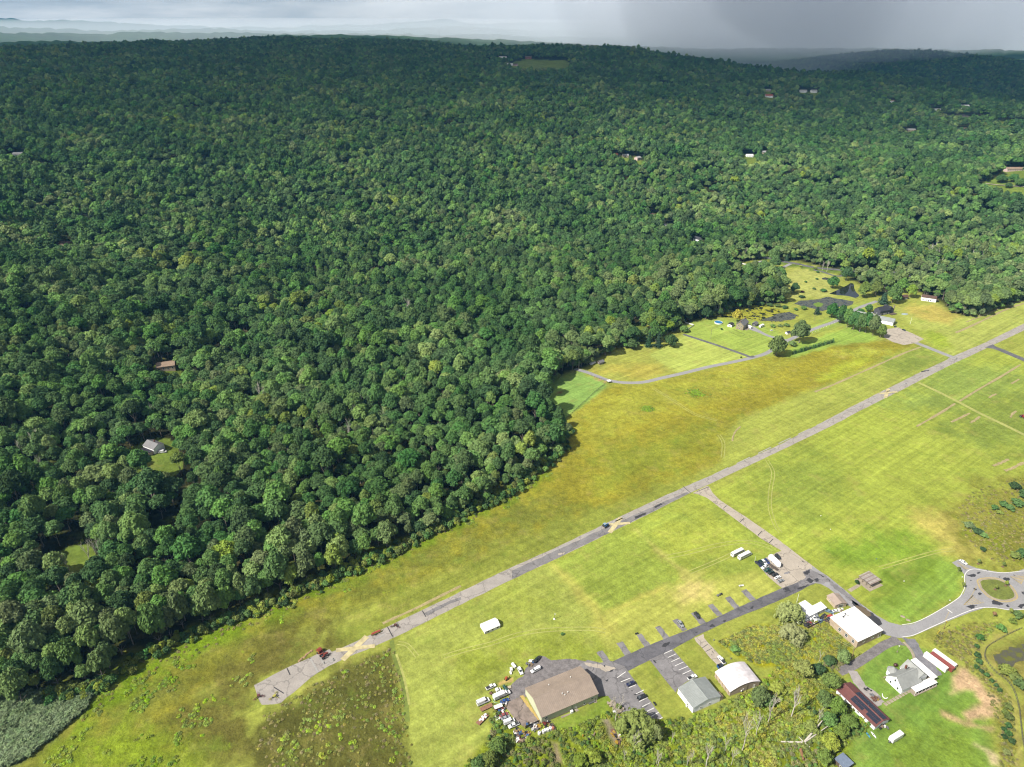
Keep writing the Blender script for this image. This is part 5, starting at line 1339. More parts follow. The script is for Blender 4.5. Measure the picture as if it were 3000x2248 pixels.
def gable_house(name, label, cat, cen, L_, Wd, turn, eave, rise, axis, wall, roof, over=.4, ribs=0, group=None, z=0.0, base=None):
    t = thing(name, label, cat, (cen[0], cen[1], z), turn, group)
    wl = gable_walls(L_, Wd, eave, rise, axis).build('wall', wall, t)
    if base is not None: MB().box((0, 0, .35), (L_ + .08, Wd + .08, .7)).build('plinth', base, wl)
    bs, prof, hl = gable_roof(L_, Wd, eave, rise, axis, over)
    rs = [b.build('roof', roof, t) for b in bs]
    f = (lambda a, y, z: (a, y, z)) if axis == 'x' else (lambda a, y, z: (-y, a, z))
    rc = MB(); (y, zz) = prof[1]
    rc.loft([[f(-hl - .03, y + a, zz + .13 + c) for a, c in ((-.3, -.02), (.3, -.02), (.1, .1), (-.1, .1))], [f(hl + .03, y + a, zz + .13 + c) for a, c in ((-.3, -.02), (.3, -.02), (.1, .1), (-.1, .1))]])
    rc.build('ridge_cap', roof, t)
    if ribs:
        for s in (0, 1):
            (y0, z0), (y1, z1) = prof[s], prof[s + 1]
            b = MB(); ring = [(-.06, .0), (.06, .0), (.04, .09), (-.04, .09)]
            b.loft([[f(a, y0, z0 + .16 + c) for a, c in ring], [f(a, y1, z1 + .16 + c) for a, c in ring]])
            me_ = b.mesh('rib', roof)
            for i in range(ribs):
                a = -hl + 2 * hl * (i + .5) / ribs
                link_mesh('rib', me_, rs[s], loc=(a, 0, 0) if axis == 'x' else (0, a, 0))
    return t

# --- tan roofed metal warehouse
cen, L_, Wd, tn = rect('c1', (844, 1241), (1328, 1035), (684, 1000))
wh = gable_house('warehouse', 'big pale metal warehouse with ribbed taupe roof beside the junk filled yard', 'warehouse', cen, L_, Wd, tn, 4.8, 3.3, 'x', WALL['green'], ROOF['taupe'], .35, ribs=34, base=WALL['stone'])
for x, y in ((7, 3.6), (-5, 4.4), (-1.5, -3.2), (-.5, -4.2), (1.5, -3.6)):
    zz = 4.8 + 3.3 * (1 - abs(y) / (Wd / 2))
    v = MB().tube((0, 0, 0), (0, 0, .7), .16).build('roof_vent', TRIM, wh, loc=(x, y, zz)); MB().tube((0, 0, .7), (0, 0, .85), .26).build('vent_cap', TRIM, v)
opening('window', wh, 'n', .90, 2.9, 1.4, 1.0, L_, Wd); opening('window', wh, 'n', .08, 2.9, 1.4, 1.0, L_, Wd); opening('window', wh, 'n', .76, 1.6, .9, 1.4, L_, Wd)
opening('door', wh, 'n', .60, 1.15, 1.1, 2.1, L_, Wd, m=TRIM, pane='door_leaf'); opening('door', wh, 'n', .965, 1.15, 1.1, 2.1, L_, Wd, m=paint('beige', A(190, 170, 140)), pane='door_leaf')
opening('garage_door', wh, 'r', .38, 1.9, 4.0, 3.6, L_, Wd, m=TRIM, pane='door_leaf')
for u in (.53, .545):
    MB().tube(((u - .5) * L_, -Wd / 2 - .12, .1), ((u - .5) * L_, -Wd / 2 - .12, 4.5), .08).build('downpipe', METAL, wh)
MB().box((.5, -Wd / 2 - .3 - .6, .75), (1.3, 1.1, 1.4)).build('air_unit', TRIM, wh)
MB().box((L_ / 2 - 3.4, -Wd / 2 - .45, .45), (3.6, .5, .7)).build('planter', METAL, wh)
MB().loft([[(L_ / 2 + .02, 1.0 + a, 4.2 + c) for a, c in ((-2.4, 0), (2.4, 0), (2.4, .12), (-2.4, .12))], [(L_ / 2 + 1.0, 1.0 + a, 3.9 + c) for a, c in ((-2.4, 0), (2.4, 0), (2.4, .12), (-2.4, .12))]]).build('door_canopy', METAL, wh)

# --- silver gabled hangar
cen, L_, Wd, tn = rect('z5', (710, 1325), (1150, 1135), (452, 1012))
hg = gable_house('hangar', 'grey metal gable roofed hangar at the end of the lined parking lot', 'hangar', cen, L_, Wd, tn, 3.9, 2.1, 'y', WALL['white'], ROOF['silver'], .25, ribs=18)
opening('door', hg, 'l', .32, 1.1, 1.1, 2.1, L_, Wd, m=DOORM, pane='door_leaf'); opening('hangar_door', hg, 'f', .5, 1.7, 8.5, 3.2, L_, Wd, m=METAL, pane='door_leaf')
for u in (.3, .6): opening('window', hg, 'n', u, 1.7, 1.2, .9, L_, Wd)
lt = MB().box((L_ / 2 + .9, -Wd / 2 + 1.6, 1.2), (1.9, 3.0, 2.4)).build('lean_to', WALL['tan'], hg); MB().loft([[(L_ / 2 - .05 + x, -Wd / 2 + y, z) for x, z in ((0, 2.75), (2.1, 2.45), (2.1, 2.55), (0, 2.85))] for y in (-.1, 3.3)]).build('lean_to_roof', ROOF['tan brown'], lt)
MB().box((-L_ / 2 - .35, -Wd / 2 + 4.2, .45), (.7, .8, .9)).build('air_unit', TRIM, hg)

# --- arched white hangar
cen, L_, Wd, tn = rect('z5', (1310, 1050), (1785, 880), (1045, 738))
ah = thing('arched_hangar', 'white barrel roofed hangar with block walls beside the weedy lot', 'hangar', (cen[0], cen[1], 0), tn)
eav, rise, ns = 3.1, 2.5, 12
prof = [(-L_ / 2 + L_ * i / ns, eav + rise * (1 - (2 * i / ns - 1) ** 2)) for i in range(ns + 1)]
MB().loft([[(x, y, z) for x, z in [(-L_ / 2, 0)] + prof + [(L_ / 2, 0)]] for y in (-Wd / 2, Wd / 2)]).build('wall', WALL['block'], ah)
nb = 9
for k in range(nb):                                    # sheets of the roof, each its own
    y0, y1 = -Wd / 2 - .2 + (Wd + .4) * k / nb, -Wd / 2 - .2 + (Wd + .4) * (k + 1) / nb - .05
    ring = [(x * 1.03, z + .02) for x, z in prof] + [(x * 1.035, z + .2 + .02 * (k % 2)) for x, z in prof[::-1]]
    MB().loft([[(x, y, z) for x, z in ring] for y in (y0, y1)]).build('roof_sheet', mat('roof_aged_white', A(224, 216, 218), .6, .1, .5, var2=.2, scale2=.25), ah)
opening('hangar_door', ah, 'f', .45, 1.6, 8, 3.0, L_, Wd, m=METAL, pane='door_leaf'); opening('window', ah, 'n', .45, 1.9, .6, .6, L_, Wd); opening('door', ah, 'n', .82, 1.1, 1.0, 2.0, L_, Wd, m=TRIM, pane='door_leaf')
for u in (.1, .3, .5, .7, .9): MB().box((-L_ / 2 - .1, (u - .5) * Wd, 1.5), (.35, .5, 3.0)).build('pier', WALL['block'], ah)
MB().tube((L_ * .02, -Wd / 2 - .25, 0), (L_ * .02, -Wd / 2 - .25, 5.2), .07).build('mast', METAL, ah)
MB().box((-L_ * .12, -Wd / 2 - .3, 1.3), (.5, .4, .8)).build('meter_box', TRIM, ah)

# --- white flat roofed building by the bend
cen, L_, Wd, tn = rect('z2', (1390, 1650), (1985, 1370), (765, 1042))
fb = thing('flat_roofed_building', 'flat white roofed tan block building on the inside of the road bend', 'building', (cen[0], cen[1], 0), tn)
MB().box((0, 0, 2.45), (L_, Wd, 4.9)).build('wall', WALL['block'], fb)
rf = MB().box((0, 0, 5.0), (L_ + .5, Wd + .5, .22)).build('roof', ROOF['white'], fb)
for x, y, sx, sy in [(-1.8, Wd * .36, 2.2, .8), (.3, Wd * .40, 1.2, 1.0), (.6, Wd * .33, .9, .6), (-2.6, Wd * .33, .8, .7), (3.6, -Wd * .43, 1.6, .35), (1.8, -Wd * .40, .7, .5), (3.0, -Wd * .36, .4, .6), (1.0, -Wd * .44, .4, .3)]:
    MB().prism(ragged([(x - sx / 2, y - sy / 2), (x + sx / 2, y - sy / 2), (x + sx / 2, y + sy / 2), (x - sx / 2, y + sy / 2)], .35, .16, int(abs(x * 40))), 5.112, 5.124).build('roof_patch', M_PATCH, rf)
for s, u, zz, w, h in [('l', .62, 2.6, 1.5, 2.0), ('l', .38, 2.6, 1.5, 2.0), ('l', .14, 2.6, 1.4, 1.9), ('n', .28, 2.9, 1.4, 1.4), ('n', .64, 2.9, 1.6, 1.4)]:
    w_ = opening('window', fb, s, u, zz, w, h, L_, Wd); MB().box((0, -.05, 0), (w, .03, .08)).build('muntin', TRIM, w_)
opening('door', fb, 'n', .93, 1.5, 1.6, 2.6, L_, Wd, m=DOORM, pane='door_leaf')

# --- small tan garage and the white L shaped shed
cen, L_, Wd, tn = rect('z2', (868, 690), (1142, 640), (600, 470))
g1 = gable_house('garage', 'small tan roofed garage beside the patched road', 'garage', cen, max(L_, 5), Wd, tn, 2.5, 1.3, 'y', WALL['tan'], roofm('pinkish_tan', A(216, 194, 178)), .3)
L1 = max(L_, 5); opening('window', g1, 'l', .62, 1.5, .7, .7, L1, Wd); opening('garage_door', g1, 'n', .5, 1.2, 3.0, 2.2, L1, Wd, m=METAL, pane='door_leaf')
ra, rb, rc_ = G('z2', 30, 985, 3.2), G('z2', 690, 660, 3.2), G('z2', 560, 518, 3.2)
tn = ang(ra, rb); u = np.array([math.cos(tn), math.sin(tn)]); v = np.array([-u[1], u[0]]); L_ = np.hypot(*(rb - ra)); Wd = abs((rc_ - rb) @ v); cen = ra + u * L_ / 2 + v * Wd / 2
wl = thing('white_shed', 'white L shaped metal shed behind the willow, junk cars along its wall', 'shed', (cen[0], cen[1], 0), tn)
MB().box((0, 0, 1.5), (L_ - .3, Wd - .3, 3.0)).build('wall', WALL['white'], wl)
MB().loft([[(x, y, z) for y, z in ((-Wd / 2, 2.95), (Wd / 2, 3.5), (Wd / 2, 3.6), (-Wd / 2, 3.05))] for x in (-L_ / 2, L_ / 2)]).build('roof', ROOF['white'], wl)
w2 = G('z2', 150, 540, 3.3); q = w2 - cen; lx = q @ u; ly = q @ v
wx0, wx1 = -L_ / 2 - 1.0, lx + 1.5
MB().box(((wx0 + wx1) / 2, Wd / 2 + (ly - Wd / 2) / 2 + .5, 1.55), (wx1 - wx0 - .3, ly - Wd / 2 + 1.0, 3.1)).build('wing_wall', WALL['white'], wl)
MB().loft([[(x, y, z) for y, z in ((Wd / 2 - .2, 3.62), (ly + 1.2, 3.25), (ly + 1.2, 3.35), (Wd / 2 - .2, 3.72))] for x in (wx0, wx1)]).build('wing_roof', ROOF['white'], wl)
opening('door', wl, 'n', .72, 1.1, 1.1, 2.1, L_ - .3, Wd - .3, m=DARKM, pane='door_leaf')
for u_ in (.2, .4, .9): opening('window', wl, 'n', u_, 1.8, 1.0, .8, L_ - .3, Wd - .3)

# --- open pavilion
ra, rb, rc_ = G('c3', 795, 678, 2.9), G('c3', 892, 634, 2.9), G('c3', 675, 592, 2.9)
tn = ang(ra, rb); u = np.array([math.cos(tn), math.sin(tn)]); v = np.array([-u[1], u[0]]); L_ = np.hypot(*(rb - ra)); Wd = abs((rc_ - ra) @ v); cen = ra + u * L_ / 2 + v * Wd / 2
pv = thing('picnic_pavilion', 'open picnic pavilion with pale corrugated roof on a concrete slab', 'pavilion', (cen[0], cen[1], 0), tn)
MB().box((-.8, -.6, .05), (L_ + 2.6, Wd + 2.2, .14)).build('slab', M_TAN, pv)
for x in (-1, 1):
    for y in (-1, -.33, .33, 1): MB().box((x * (L_ / 2 - .4), y * (Wd / 2 - .4), 1.45), (.18, .18, 2.7)).build('post', WALL['wood'], pv)
for x in (-1, 1): MB().box((x * (L_ / 2 - .4), 0, 2.72), (.16, Wd - .5, .22)).build('beam', WALL['wood'], pv)
n = 11
for i in range(n):
    y = -Wd / 2 + Wd * (i + .5) / n
    MB().loft([[(x, y + a, z + c) for a, c in ((-Wd / n * .46, 0), (Wd / n * .46, 0), (Wd / n * .40, .1), (-Wd / n * .40, .1))] for x, z in ((-L_ / 2, 2.85), (L_ / 2, 3.15))]).build('roof_panel', mat('roof_corrugated_pale', A(214, 202, 192), .7, .2, .6, var2=.2, scale2=.5) if i % 3 else mat('roof_corrugated_brown', A(186, 166, 154), .7, .2, .6), pv)
for x, y in ((-1.2, -1.5), (1.0, 1.2)): 
    tb = MB().box((x, y, .85), (1.8, .8, .07)).build('picnic_table', WALL['wood'], None); tb.parent = None
    MB().box((x, y - .7, .5), (1.8, .3, .06)).build('bench', WALL['wood'], tb); MB().box((x, y + .7, .5), (1.8, .3, .06)).build('bench', WALL['wood'], tb); MB().box((x, y, .48), (.12, 1.2, .72)).build('leg', WALL['wood'], tb)
    tb.location = (cen[0], cen[1], 0); tb.rotation_euler = (0, 0, tn); tag(tb, 'wooden picnic table under the pavilion, %s end' % ('road' if x < 0 else 'field'), 'picnic table', 'picnic tables under the pavilion')

# --- white house with wrap-around porch
cen, L_, Wd, tn = rect('z4', (1375, 640), (1640, 520), (1160, 440))
ph = gable_house('farmhouse', 'white house with pale steep roofs and wide white wrap-around porch', 'house', cen, L_, Wd, tn, 3.4, 4.2, 'x', WALL['white'], roofm('pale_shingle', A(198, 200, 196), .8), .35)
wgL, wgW = 8.5, 9.0
wg, prof, hl = gable_roof(wgL, wgW, 3.4, 3.8, 'y', .35)
cx, cy = L_ / 2 + wgL / 2 - 2.6, Wd / 2 - wgW / 2 + 1.0
for b in wg: b.build('cross_roof', MATS['roof_pale_shingle'], ph, loc=(cx, cy, 0))
gable_walls(wgL, wgW, 3.4, 3.8, 'y').build('cross_wing', WALL['white'], ph, loc=(cx, cy, 0))
MB().prism([(-L_ * .1 + 2.6 * math.cos(w) , Wd / 2 + 1.0 + 2.6 * math.sin(w)) for w in np.arange(8) * math.pi / 4], 0, 3.6).build('bay', WALL['white'], ph)
by = MB(); by.loft([[(-L_ * .1 + q * math.cos(w), Wd / 2 + 1.0 + q * math.sin(w), z) for w in np.arange(8) * math.pi / 4] for z, q in ((3.55, 3.0), (5.8, .15))]); by.build('bay_roof', MATS['roof_pale_shingle'], ph)
ch = MB().box((L_ * .18, Wd * .25, 8.2), (.8, .8, 2.0)).build('chimney', BRICK, ph)
px0, px1 = -1.0, L_ / 2 + wgL - 1.0
for nm, c, d in (('porch_roof', ((px0 + px1) / 2, -Wd / 2 - 1.7, 2.75), (px1 - px0, 3.6, .14)), ('porch_roof', (px1 + 1.2, cy - .4, 2.76), (3.8, wgW + 4.2, .14))):
    MB().box(c, d).build(nm, ROOF['white'], ph)
MB().box(((px0 + px1) / 2, -Wd / 2 - 1.8, .2), (px1 - px0 + .6, 4.0, .4)).build('porch_floor', M_TAN, ph); MB().box((px1 + 1.2, cy - .4, .21), (4.2, wgW + 4.6, .42)).build('porch_floor', M_TAN, ph)
for i in range(7): MB().box((px0 + (px1 - px0) * i / 6, -Wd / 2 - 3.3, 1.5), (.16, .16, 2.4)).build('porch_post', TRIM, ph)
for i in range(5): MB().box((px1 + 2.9, cy - wgW / 2 - 1.5 + i * 2.9, 1.5), (.16, .16, 2.4)).build('porch_post', TRIM, ph)
for u_, z_ in ((.25, 1.7), (.7, 1.7), (.5, 5.0)): opening('window', ph, 'l', u_, z_, .9, 1.3, L_, Wd)
MB().box((-L_ / 2 + 1, Wd / 2 + 1.2, .3), (1.6, .5, .25)).build('step', M_TAN, ph)
tk = MB(); tk.ball((0, 0, .8), (1.3, 1.0, .9), 10, 6); q = G('z4', 1300, 245); tag(tk.build('fuel_tank', paint('dark_maroon', A(92, 40, 40)), loc=(q[0], q[1], 0), rz=tn), 'dark maroon rounded tank beside the porch house', 'tank')

# --- long maroon roofed workshop with solar panels
cen, L_, Wd, tn = rect('z4', (1000, 1140), (1195, 1035), (440, 640))
L_ = max(L_, 9.0)
mw = gable_house('workshop', 'long white workshop with maroon roof carrying dark solar panels', 'workshop', cen, L_, Wd, tn, 2.7, 1.6, 'y', WALL['white'], ROOF['maroon'], .4)
sl = 1.6 / (L_ / 2); PAN = mat('solar_glass', (.012, .014, .024), .18, .1, 1.5, spec=.6); pm = MB().box((0, 0, .05), (1.62, .98, .06)).mesh('solar_panel', PAN)
for side in (-1, 1):
    for r_ in range(2):
        for i in range(16 if side > 0 else 15):
            if side < 0 and r_ == 1 and i == 6: continue
            if side < 0 and r_ == 1 and i == 7: continue
            y = -Wd / 2 + .9 + i * 1.02; x = side * (1.35 + r_ * 1.66)
            link_mesh('solar_panel', pm, mw, loc=(x, y, 2.7 + 1.6 - abs(x) * sl + .20), rot=(0, math.atan(sl) * side, 0))
for i, u_ in enumerate((.1, .25, .42, .6, .75, .9)): opening('window', mw, 'l', u_, 1.5, .8, .9, L_, Wd)
opening('door', mw, 'n', .5, 1.1, 1.1, 2.1, L_, Wd, m=DOORM, pane='door_leaf')
MB().tube((.3, -Wd * .12, 4.2), (.3, -Wd * .12, 5.0), .14).build('roof_vent', METAL, mw)

# --- metal roofed shack at the bottom margin
ra, rb, rc_ = G('z4', 600, 1690, 2.6), G('z4', 725, 1605, 2.6), G('z4', 410, 1560, 2.6)
tn = ang(ra, rb); u = np.array([math.cos(tn), math.sin(tn)]); v = np.array([-u[1], u[0]]); L_ = np.hypot(*(rb - ra)); Wd = abs((rc_ - ra) @ v); cen = ra + u * L_ / 2 + v * Wd / 2
sk = thing('shack', 'wooden shack with speckled blue grey metal roof at the bottom margin', 'shed', (cen[0], cen[1], 0), tn)
MB().box((0, 0, 1.25), (L_ - .5, Wd - .5, 2.5)).build('wall', WALL['wood'], sk)
MB().loft([[(x, y, z) for x, z in ((-L_ / 2, 2.55), (L_ / 2, 2.75), (L_ / 2, 2.85), (-L_ / 2, 2.65))] for y in (-Wd / 2, Wd / 2)]).build('roof', ROOF['blue grey'], sk)
opening('window', sk, 'l', .4, 1.5, .8, .8, L_ - .5, Wd - .5)

# --- shipping containers
def container(k, a, b, col, label, grp, off=0.0, shift=0.0):
    p, q = G(k, *a), G(k, *b); tn = ang(p, q); u = np.array([math.cos(tn), math.sin(tn)]); v = np.array([-u[1], u[0]])
    c = p + u * (6.1 + shift) + v * (1.22 + off)
    t = thing('shipping_container', label, 'container', (c[0], c[1], 0), tn, grp)
    m_ = paint('container_' + col, {'white': A(240, 236, 230), 'red': A(186, 92, 84)}[col], .5)
    MB().box((0, 0, 1.36), (12.1, 2.36, 2.4)).build('body', m_, t)
    for s in (-1, 1):
        rb_ = MB()
        for i in range(38): rb_.box((-5.85 + i * .316, s * 1.20, 1.36), (.14, .07, 2.3))
        o = rb_.build('side_corrugation', m_, t); o['kind'] = 'stuff'
    MB().box((0, 0, 2.60), (12.19, 2.44, .1)).build('roof', m_, t)
    MB().box((0, 0, .08), (12.19, 2.44, .16)).build('base_frame', m_, t)
    for s in (-1, 1):
        d = MB().box((6.08, s * .6, 1.36), (.06, 1.14, 2.3)).build('door', m_, t); MB().tube((6.14, s * .3, .3), (6.14, s * .3, 2.5), .03, n=5).build('lock_bar', METAL, d)
    return t
ca, cb = (1682, 112), (1978, 332)
container('z4', ca, cb, 'white', 'near white shipping container beside the dark gravel pad', None)
container('z4', ca, cb, 'red', 'red shipping container between two white ones', None, 3.0, 1.6)
container('z4', ca, cb, 'white', 'far white shipping container on the other side of the red one', None, 6.0, 1.0)

# --- white party tent
cen, L_, Wd, tn = rect('c1', (358, 468), (487, 412), (308, 406))
tt = thing('marquee', 'white marquee with arched windows standing alone on the hay field', 'tent', (cen[0], cen[1], 0), tn)
VINYL = mat('tent_vinyl', A(244, 243, 240), .5, .04, 1, var2=.05)
gable_walls(L_, Wd, 2.1, 1.5, 'x').build('wall', VINYL, tt)
for b in gable_roof(L_, Wd, 2.1, 1.55, 'x', .12, .05)[0]: b.build('canopy', VINYL, tt)
for u_ in (.2, .5, .84):
    x = (u_ - .5) * L_
    MB().loft([[(x + a, y, z) for a, z in [(-.55, .6), (.55, .6), (.55, 1.3), (.3, 1.65), (0, 1.75), (-.3, 1.65), (-.55, 1.3)]] for y in (-Wd / 2 - .03, -Wd / 2 + .05)]).build('window', GLASS, tt)
MB().box((-L_ / 2 + .35, -Wd / 2 - .02, .95), (.6, .06, 1.9)).build('door_flap', DARKM, tt)

# --- stone farmhouse by the lily pond and its sheds
def simple(k, x, y, L_, Wd, deg, eave, rise, wall, roof, name, label, cat, axis='x', over=.35, win=True):
    X, Y, z = GT(k, x, y)
    t = gable_house(name, label, cat, (X, Y), L_, Wd, math.radians(deg), eave, rise, axis, WALL[wall], ROOF[roof], over, z=z)
    if win:
        n = max(2, int(L_ / 4))
        for i in range(n): opening('window', t, 'n', (i + .5) / n, min(1.6, eave * .5), 1.1, 1.2, L_, Wd)
        opening('window', t, 'l', .5, min(1.6, eave * .5), 1.1, 1.2, L_, Wd); opening('door', t, 'n', .5, 1.1, 1.0, 2.1, L_, Wd, m=DOORM, pane='door_leaf') if n % 2 == 0 else None
    return t
fh = simple('y3', 232, 350, 15, 8.5, 52, 6.0, 3.2, 'stone', 'grey', 'farmhouse', 'two storey stone farmhouse with slate roof beside the lily pond', 'house')
MB().box((-6.4, 0, 9.6), (1.0, .8, 1.6)).build('chimney', BRICK, fh); MB().box((6.4, 0, 9.6), (1.0, .8, 1.6)).build('chimney', BRICK, fh)
for u_ in (.15, .4, .65, .9): opening('window', fh, 'n', u_, 4.5, 1.0, 1.3, 15, 8.5)
for u_ in (.3, .7): opening('window', fh, 'l', u_, 4.5, 1.0, 1.3, 15, 8.5)
MB().box((0, -6.2, .12), (9, 3.4, .24)).build('terrace', M_TAN, fh)
simple('y3', 128, 335, 6.5, 5, 52, 2.5, 1.0, 'white', 'dark', 'screened_porch', 'dark roofed white screened porch shed left of the stone farmhouse', 'shed')
simple('y3', 355, 328, 6, 5, 52, 2.6, 1.4, 'dark', 'grey', 'garden_shed', 'small blue grey shed with pitched roof behind the campers', 'shed')
simple('y3', 660, 408, 4.5, 3.5, 20, 2.2, .9, 'white', 'dark', 'run_in_shed', 'tiny white run-in shed between the two round maples', 'shed', win=False)
# pool
X, Y = G('y3', 15, 308); pl = thing('round_pool', 'round blue above ground pool on the farmhouse lawn', 'pool', (X, Y, 0))
MB().loft([[(q * math.cos(w), q * math.sin(w), z) for w in np.arange(24) * math.pi / 12] for q, z in ((4.6, 0), (4.6, 1.3), (4.35, 1.34), (4.3, 1.1))], False).build('wall', TRIM, pl)
MB().prism([(4.32 * math.cos(w), 4.32 * math.sin(w)) for w in np.arange(24) * math.pi / 12], .02, 1.12).build('water', mat('pool_water', A(74, 160, 226), .1, .05, 1), pl)
# --- hangar with apron, dark house, barn
hl_ = simple('y4', 480, 500, 40, 13, -38, 4.0, 2.4, 'white', 'silver', 'farm_hangar', 'long hangar with pale blue metal roof partly behind a row of trees', 'hangar', win=False)
opening('garage_door', hl_, 'r', .5, 1.6, 5, 3.0, 40, 13, m=METAL, pane='door_leaf')
dh = simple('y4', 560, 420, 16, 9, 22, 5.4, 3.8, 'dark', 'dark', 'dark_house', 'charcoal house with skylights and a wooden deck beyond the hangar', 'house')
X, Y, z = GT('y4', 690, 400); dw = gable_house('cross', None, None, (0, 0), 10, 9, 0, 4.4, 3.8, 'y', WALL['dark'], ROOF['dark'], .3)
dw.name = 'house_wing'; dw.parent = dh; dw.location = (10.5, 1.5, 0)
for ch_ in list(dw.children):
    ch_.parent = dh; ch_.location = (10.5, 1.5, 0)
bpy.data.objects.remove(dw)
for x in (-5, -1, 3): MB().box((x, -2.4, 6.4), (1.0, 1.4, .12)).build('skylight', paint('skylight', A(226, 232, 238)), dh)
MB().box((11, -6.5, .6), (9, 4.5, .2)).build('deck', WALL['wood'], dh); MB().box((15.8, -2, 4.6), (1.0, 1.0, 9)).build('chimney', WALL['stone'], dh)
bn = simple('y4', 1140, 255, 16, 9.5, -28, 4.6, 1.9, 'cream', 'brown', 'barn', 'cream barn with brown roof alone on the mown lawn', 'barn')
MB().box((8.9, -1.5, 3.2), (3.0, 6, .14)).build('lean_to_roof', ROOF['brown'], bn)
simple('y4', 830, 235, 9, 6, 10, 3.2, 1.8, 'wood', 'brown', 'old_shed', 'dark weathered shed under the trees left of the cream barn', 'shed')
X, Y = G('y4', 850, 428); tag(MB().ball((0, 0, .1), (4.2, 2.2, .9), 14, 5, 0).build('covered_pool', paint('pale_blue_cover', A(206, 226, 232)), loc=(X, Y, 0), rz=.1), 'pale blue covered oval pool beside the charcoal house', 'pool')
# ranch house at the road
rh = simple('y8', 470, 165, 21, 10, 36, 3.2, 2.0, 'white', 'pale', 'ranch_house', 'white ranch house with pale roof on the lawn near the upper road', 'house')
simple('y8', 318, 160, 7, 6, 36, 2.8, 1.6, 'white', 'grey', 'small_garage', 'small white garage at the left end of the long white fence', 'garage')
simple('y6', 475, 270, 5.5, 4.5, 35, 2.4, 1.2, 'wood', 'grey', 'farm_shed', 'small grey shed at the pasture edge beside white tarps', 'shed')
X, Y = G('y6', 615, 605); fs_ = thing('field_shelter', 'tiny white roofed shelter at the bend of the farm lane', 'shelter', (X, Y, 0), .3)
for x in (-1.4, 1.4):
    for y in (-1, 1): MB().box((x, y, 1.0), (.12, .12, 2.0)).build('post', WALL['wood'], fs_)
MB().loft([[(x, y, z) for y, z in ((-1.5, 2.0), (1.5, 2.4), (1.5, 2.5), (-1.5, 2.1))] for x in (-1.8, 1.8)]).build('roof', ROOF['white'], fs_); MB().box((0, .8, .8), (2.6, .1, 1.4)).build('back_wall', DARKM, fs_)
# tarped heap
X, Y = G('y6', 330, 270); tp = MB(); rr = random.Random(4)
for i in range(5): tp.ball((rr.uniform(-3, 3), rr.uniform(-1, 1), 0), (rr.uniform(1.6, 2.6), rr.uniform(1.2, 1.8), rr.uniform(1.1, 1.9)), 8, 4, 0)
tag(tp.build('tarped_heap', VINYL, loc=(X, Y, 0), rz=.5), 'heap under white tarps at the wood edge by the small grey shed', 'tarp')

# --- houses in and beyond the woods
for h, (X, Y, z) in zip(FAR_HOUSES, HPOS):
    t = gable_house('barn' if h[0] == 'barn' else 'house', h[-1], h[0], (X, Y), h[4], h[5], math.radians(h[6]) , h[7] + 2.0, h[8], 'x', WALL[h[9]], ROOF[h[10]], .4, z=z - 2.0)
    n = max(2, int(h[4] / 4))
    for i in range(n): opening('window', t, 'n', (i + .5) / n, 2 + h[7] * .5, 1.3, 1.4, h[4], h[5])
    if h[1] == 'y7' and h[2] == 205:
        MB().box((0, -h[5] / 2 - 2.2, 5.0), (h[4] * .9, 4.2, .2)).build('deck', paint('dark_deck', A(60, 56, 66)), t)
        MB().box((0, -h[5] / 2 - 2.0, 3.2), (h[4] * .86, 3.6, 3.2)).build('basement_wall', WALL['pink'], t)
        MB().box((0, -h[5] / 2 - 4.25, 5.6), (h[4] * .9, .08, 1.0)).build('deck_rail', paint('dark_deck', A(60, 56, 66)), t)
        MB().box((1, 1, 9.6), (.8, .8, 1.4)).build('chimney', BRICK, t)
    if h[4] > 21: MB().box((h[4] * .2, 0, 2 + h[7] + h[8] + .3), (.9, .9, 1.6)).build('chimney', BRICK, t)
# radio mast beyond the first ridge
X, Y, z = at_dist('s', 1287, 112, 5200); mt = thing('radio_mast', 'thin lattice radio mast rising over the far hill', 'mast', (X, Y, z - 45))
for a in range(3): MB().tube((1.2 * math.cos(a * 2.1), 1.2 * math.sin(a * 2.1), 0), (.5 * math.cos(a * 2.1), .5 * math.sin(a * 2.1), 95), .5, .4, 4).build('leg', METAL, mt)
# ------------------------------------------------------------------ vehicles
TYRE = mat('tyre', (.018, .018, .018), .9, .1, 3); HUB = mat('hub', A(170, 170, 174), .35, .1, 3, .6)
LAMP = paint('lamp_glass', A(236, 234, 226), .2); TAIL = paint('tail_lamp', A(170, 30, 26), .3)
VCOL = {'black': (.012, .012, .014), 'white': A(242, 242, 240), 'silver': A(196, 200, 204), 'dark blue': A(34, 44, 92), 'blue': A(36, 62, 140), 'bright blue': A(40, 96, 190), 'dark green': A(26, 60, 58), 'green': A(40, 96, 88), 'red': A(170, 52, 52), 'pinkish red': A(192, 98, 96), 'maroon': A(94, 36, 42), 'grey': A(120, 122, 126), 'light blue': A(150, 186, 214), 'brown': A(112, 82, 66)}
WHEEL_M = None
def wheel(parent, x, y, r=.34, w=.24):
    global WHEEL_M
    if WHEEL_M is None:
        WHEEL_M = (MB().tube((0, -.5, 0), (0, .5, 0), 1, n=12).mesh('wheel', TYRE), MB().tube((0, -.52, 0), (0, .52, 0), .58, n=10).mesh('rim', HUB))
    o = link_mesh('wheel', WHEEL_M[0], parent, (x, y, r), scale=(r, w, r)); link_mesh('rim', WHEEL_M[1], o)
    return o
def ring(x, w, z0, z1, tw):
    """rounded cross-section at x: half-width w low, tw high, from z0 to z1"""
    h = z1 - z0
    return [(x, -w * .92, z0), (x, w * .92, z0), (x, w, z0 + h * .35), (x, (w + tw) / 2, z0 + h * .8), (x, tw * .9, z1), (x, -tw * .9, z1), (x, -(w + tw) / 2, z0 + h * .8), (x, -w, z0 + h * .35)]
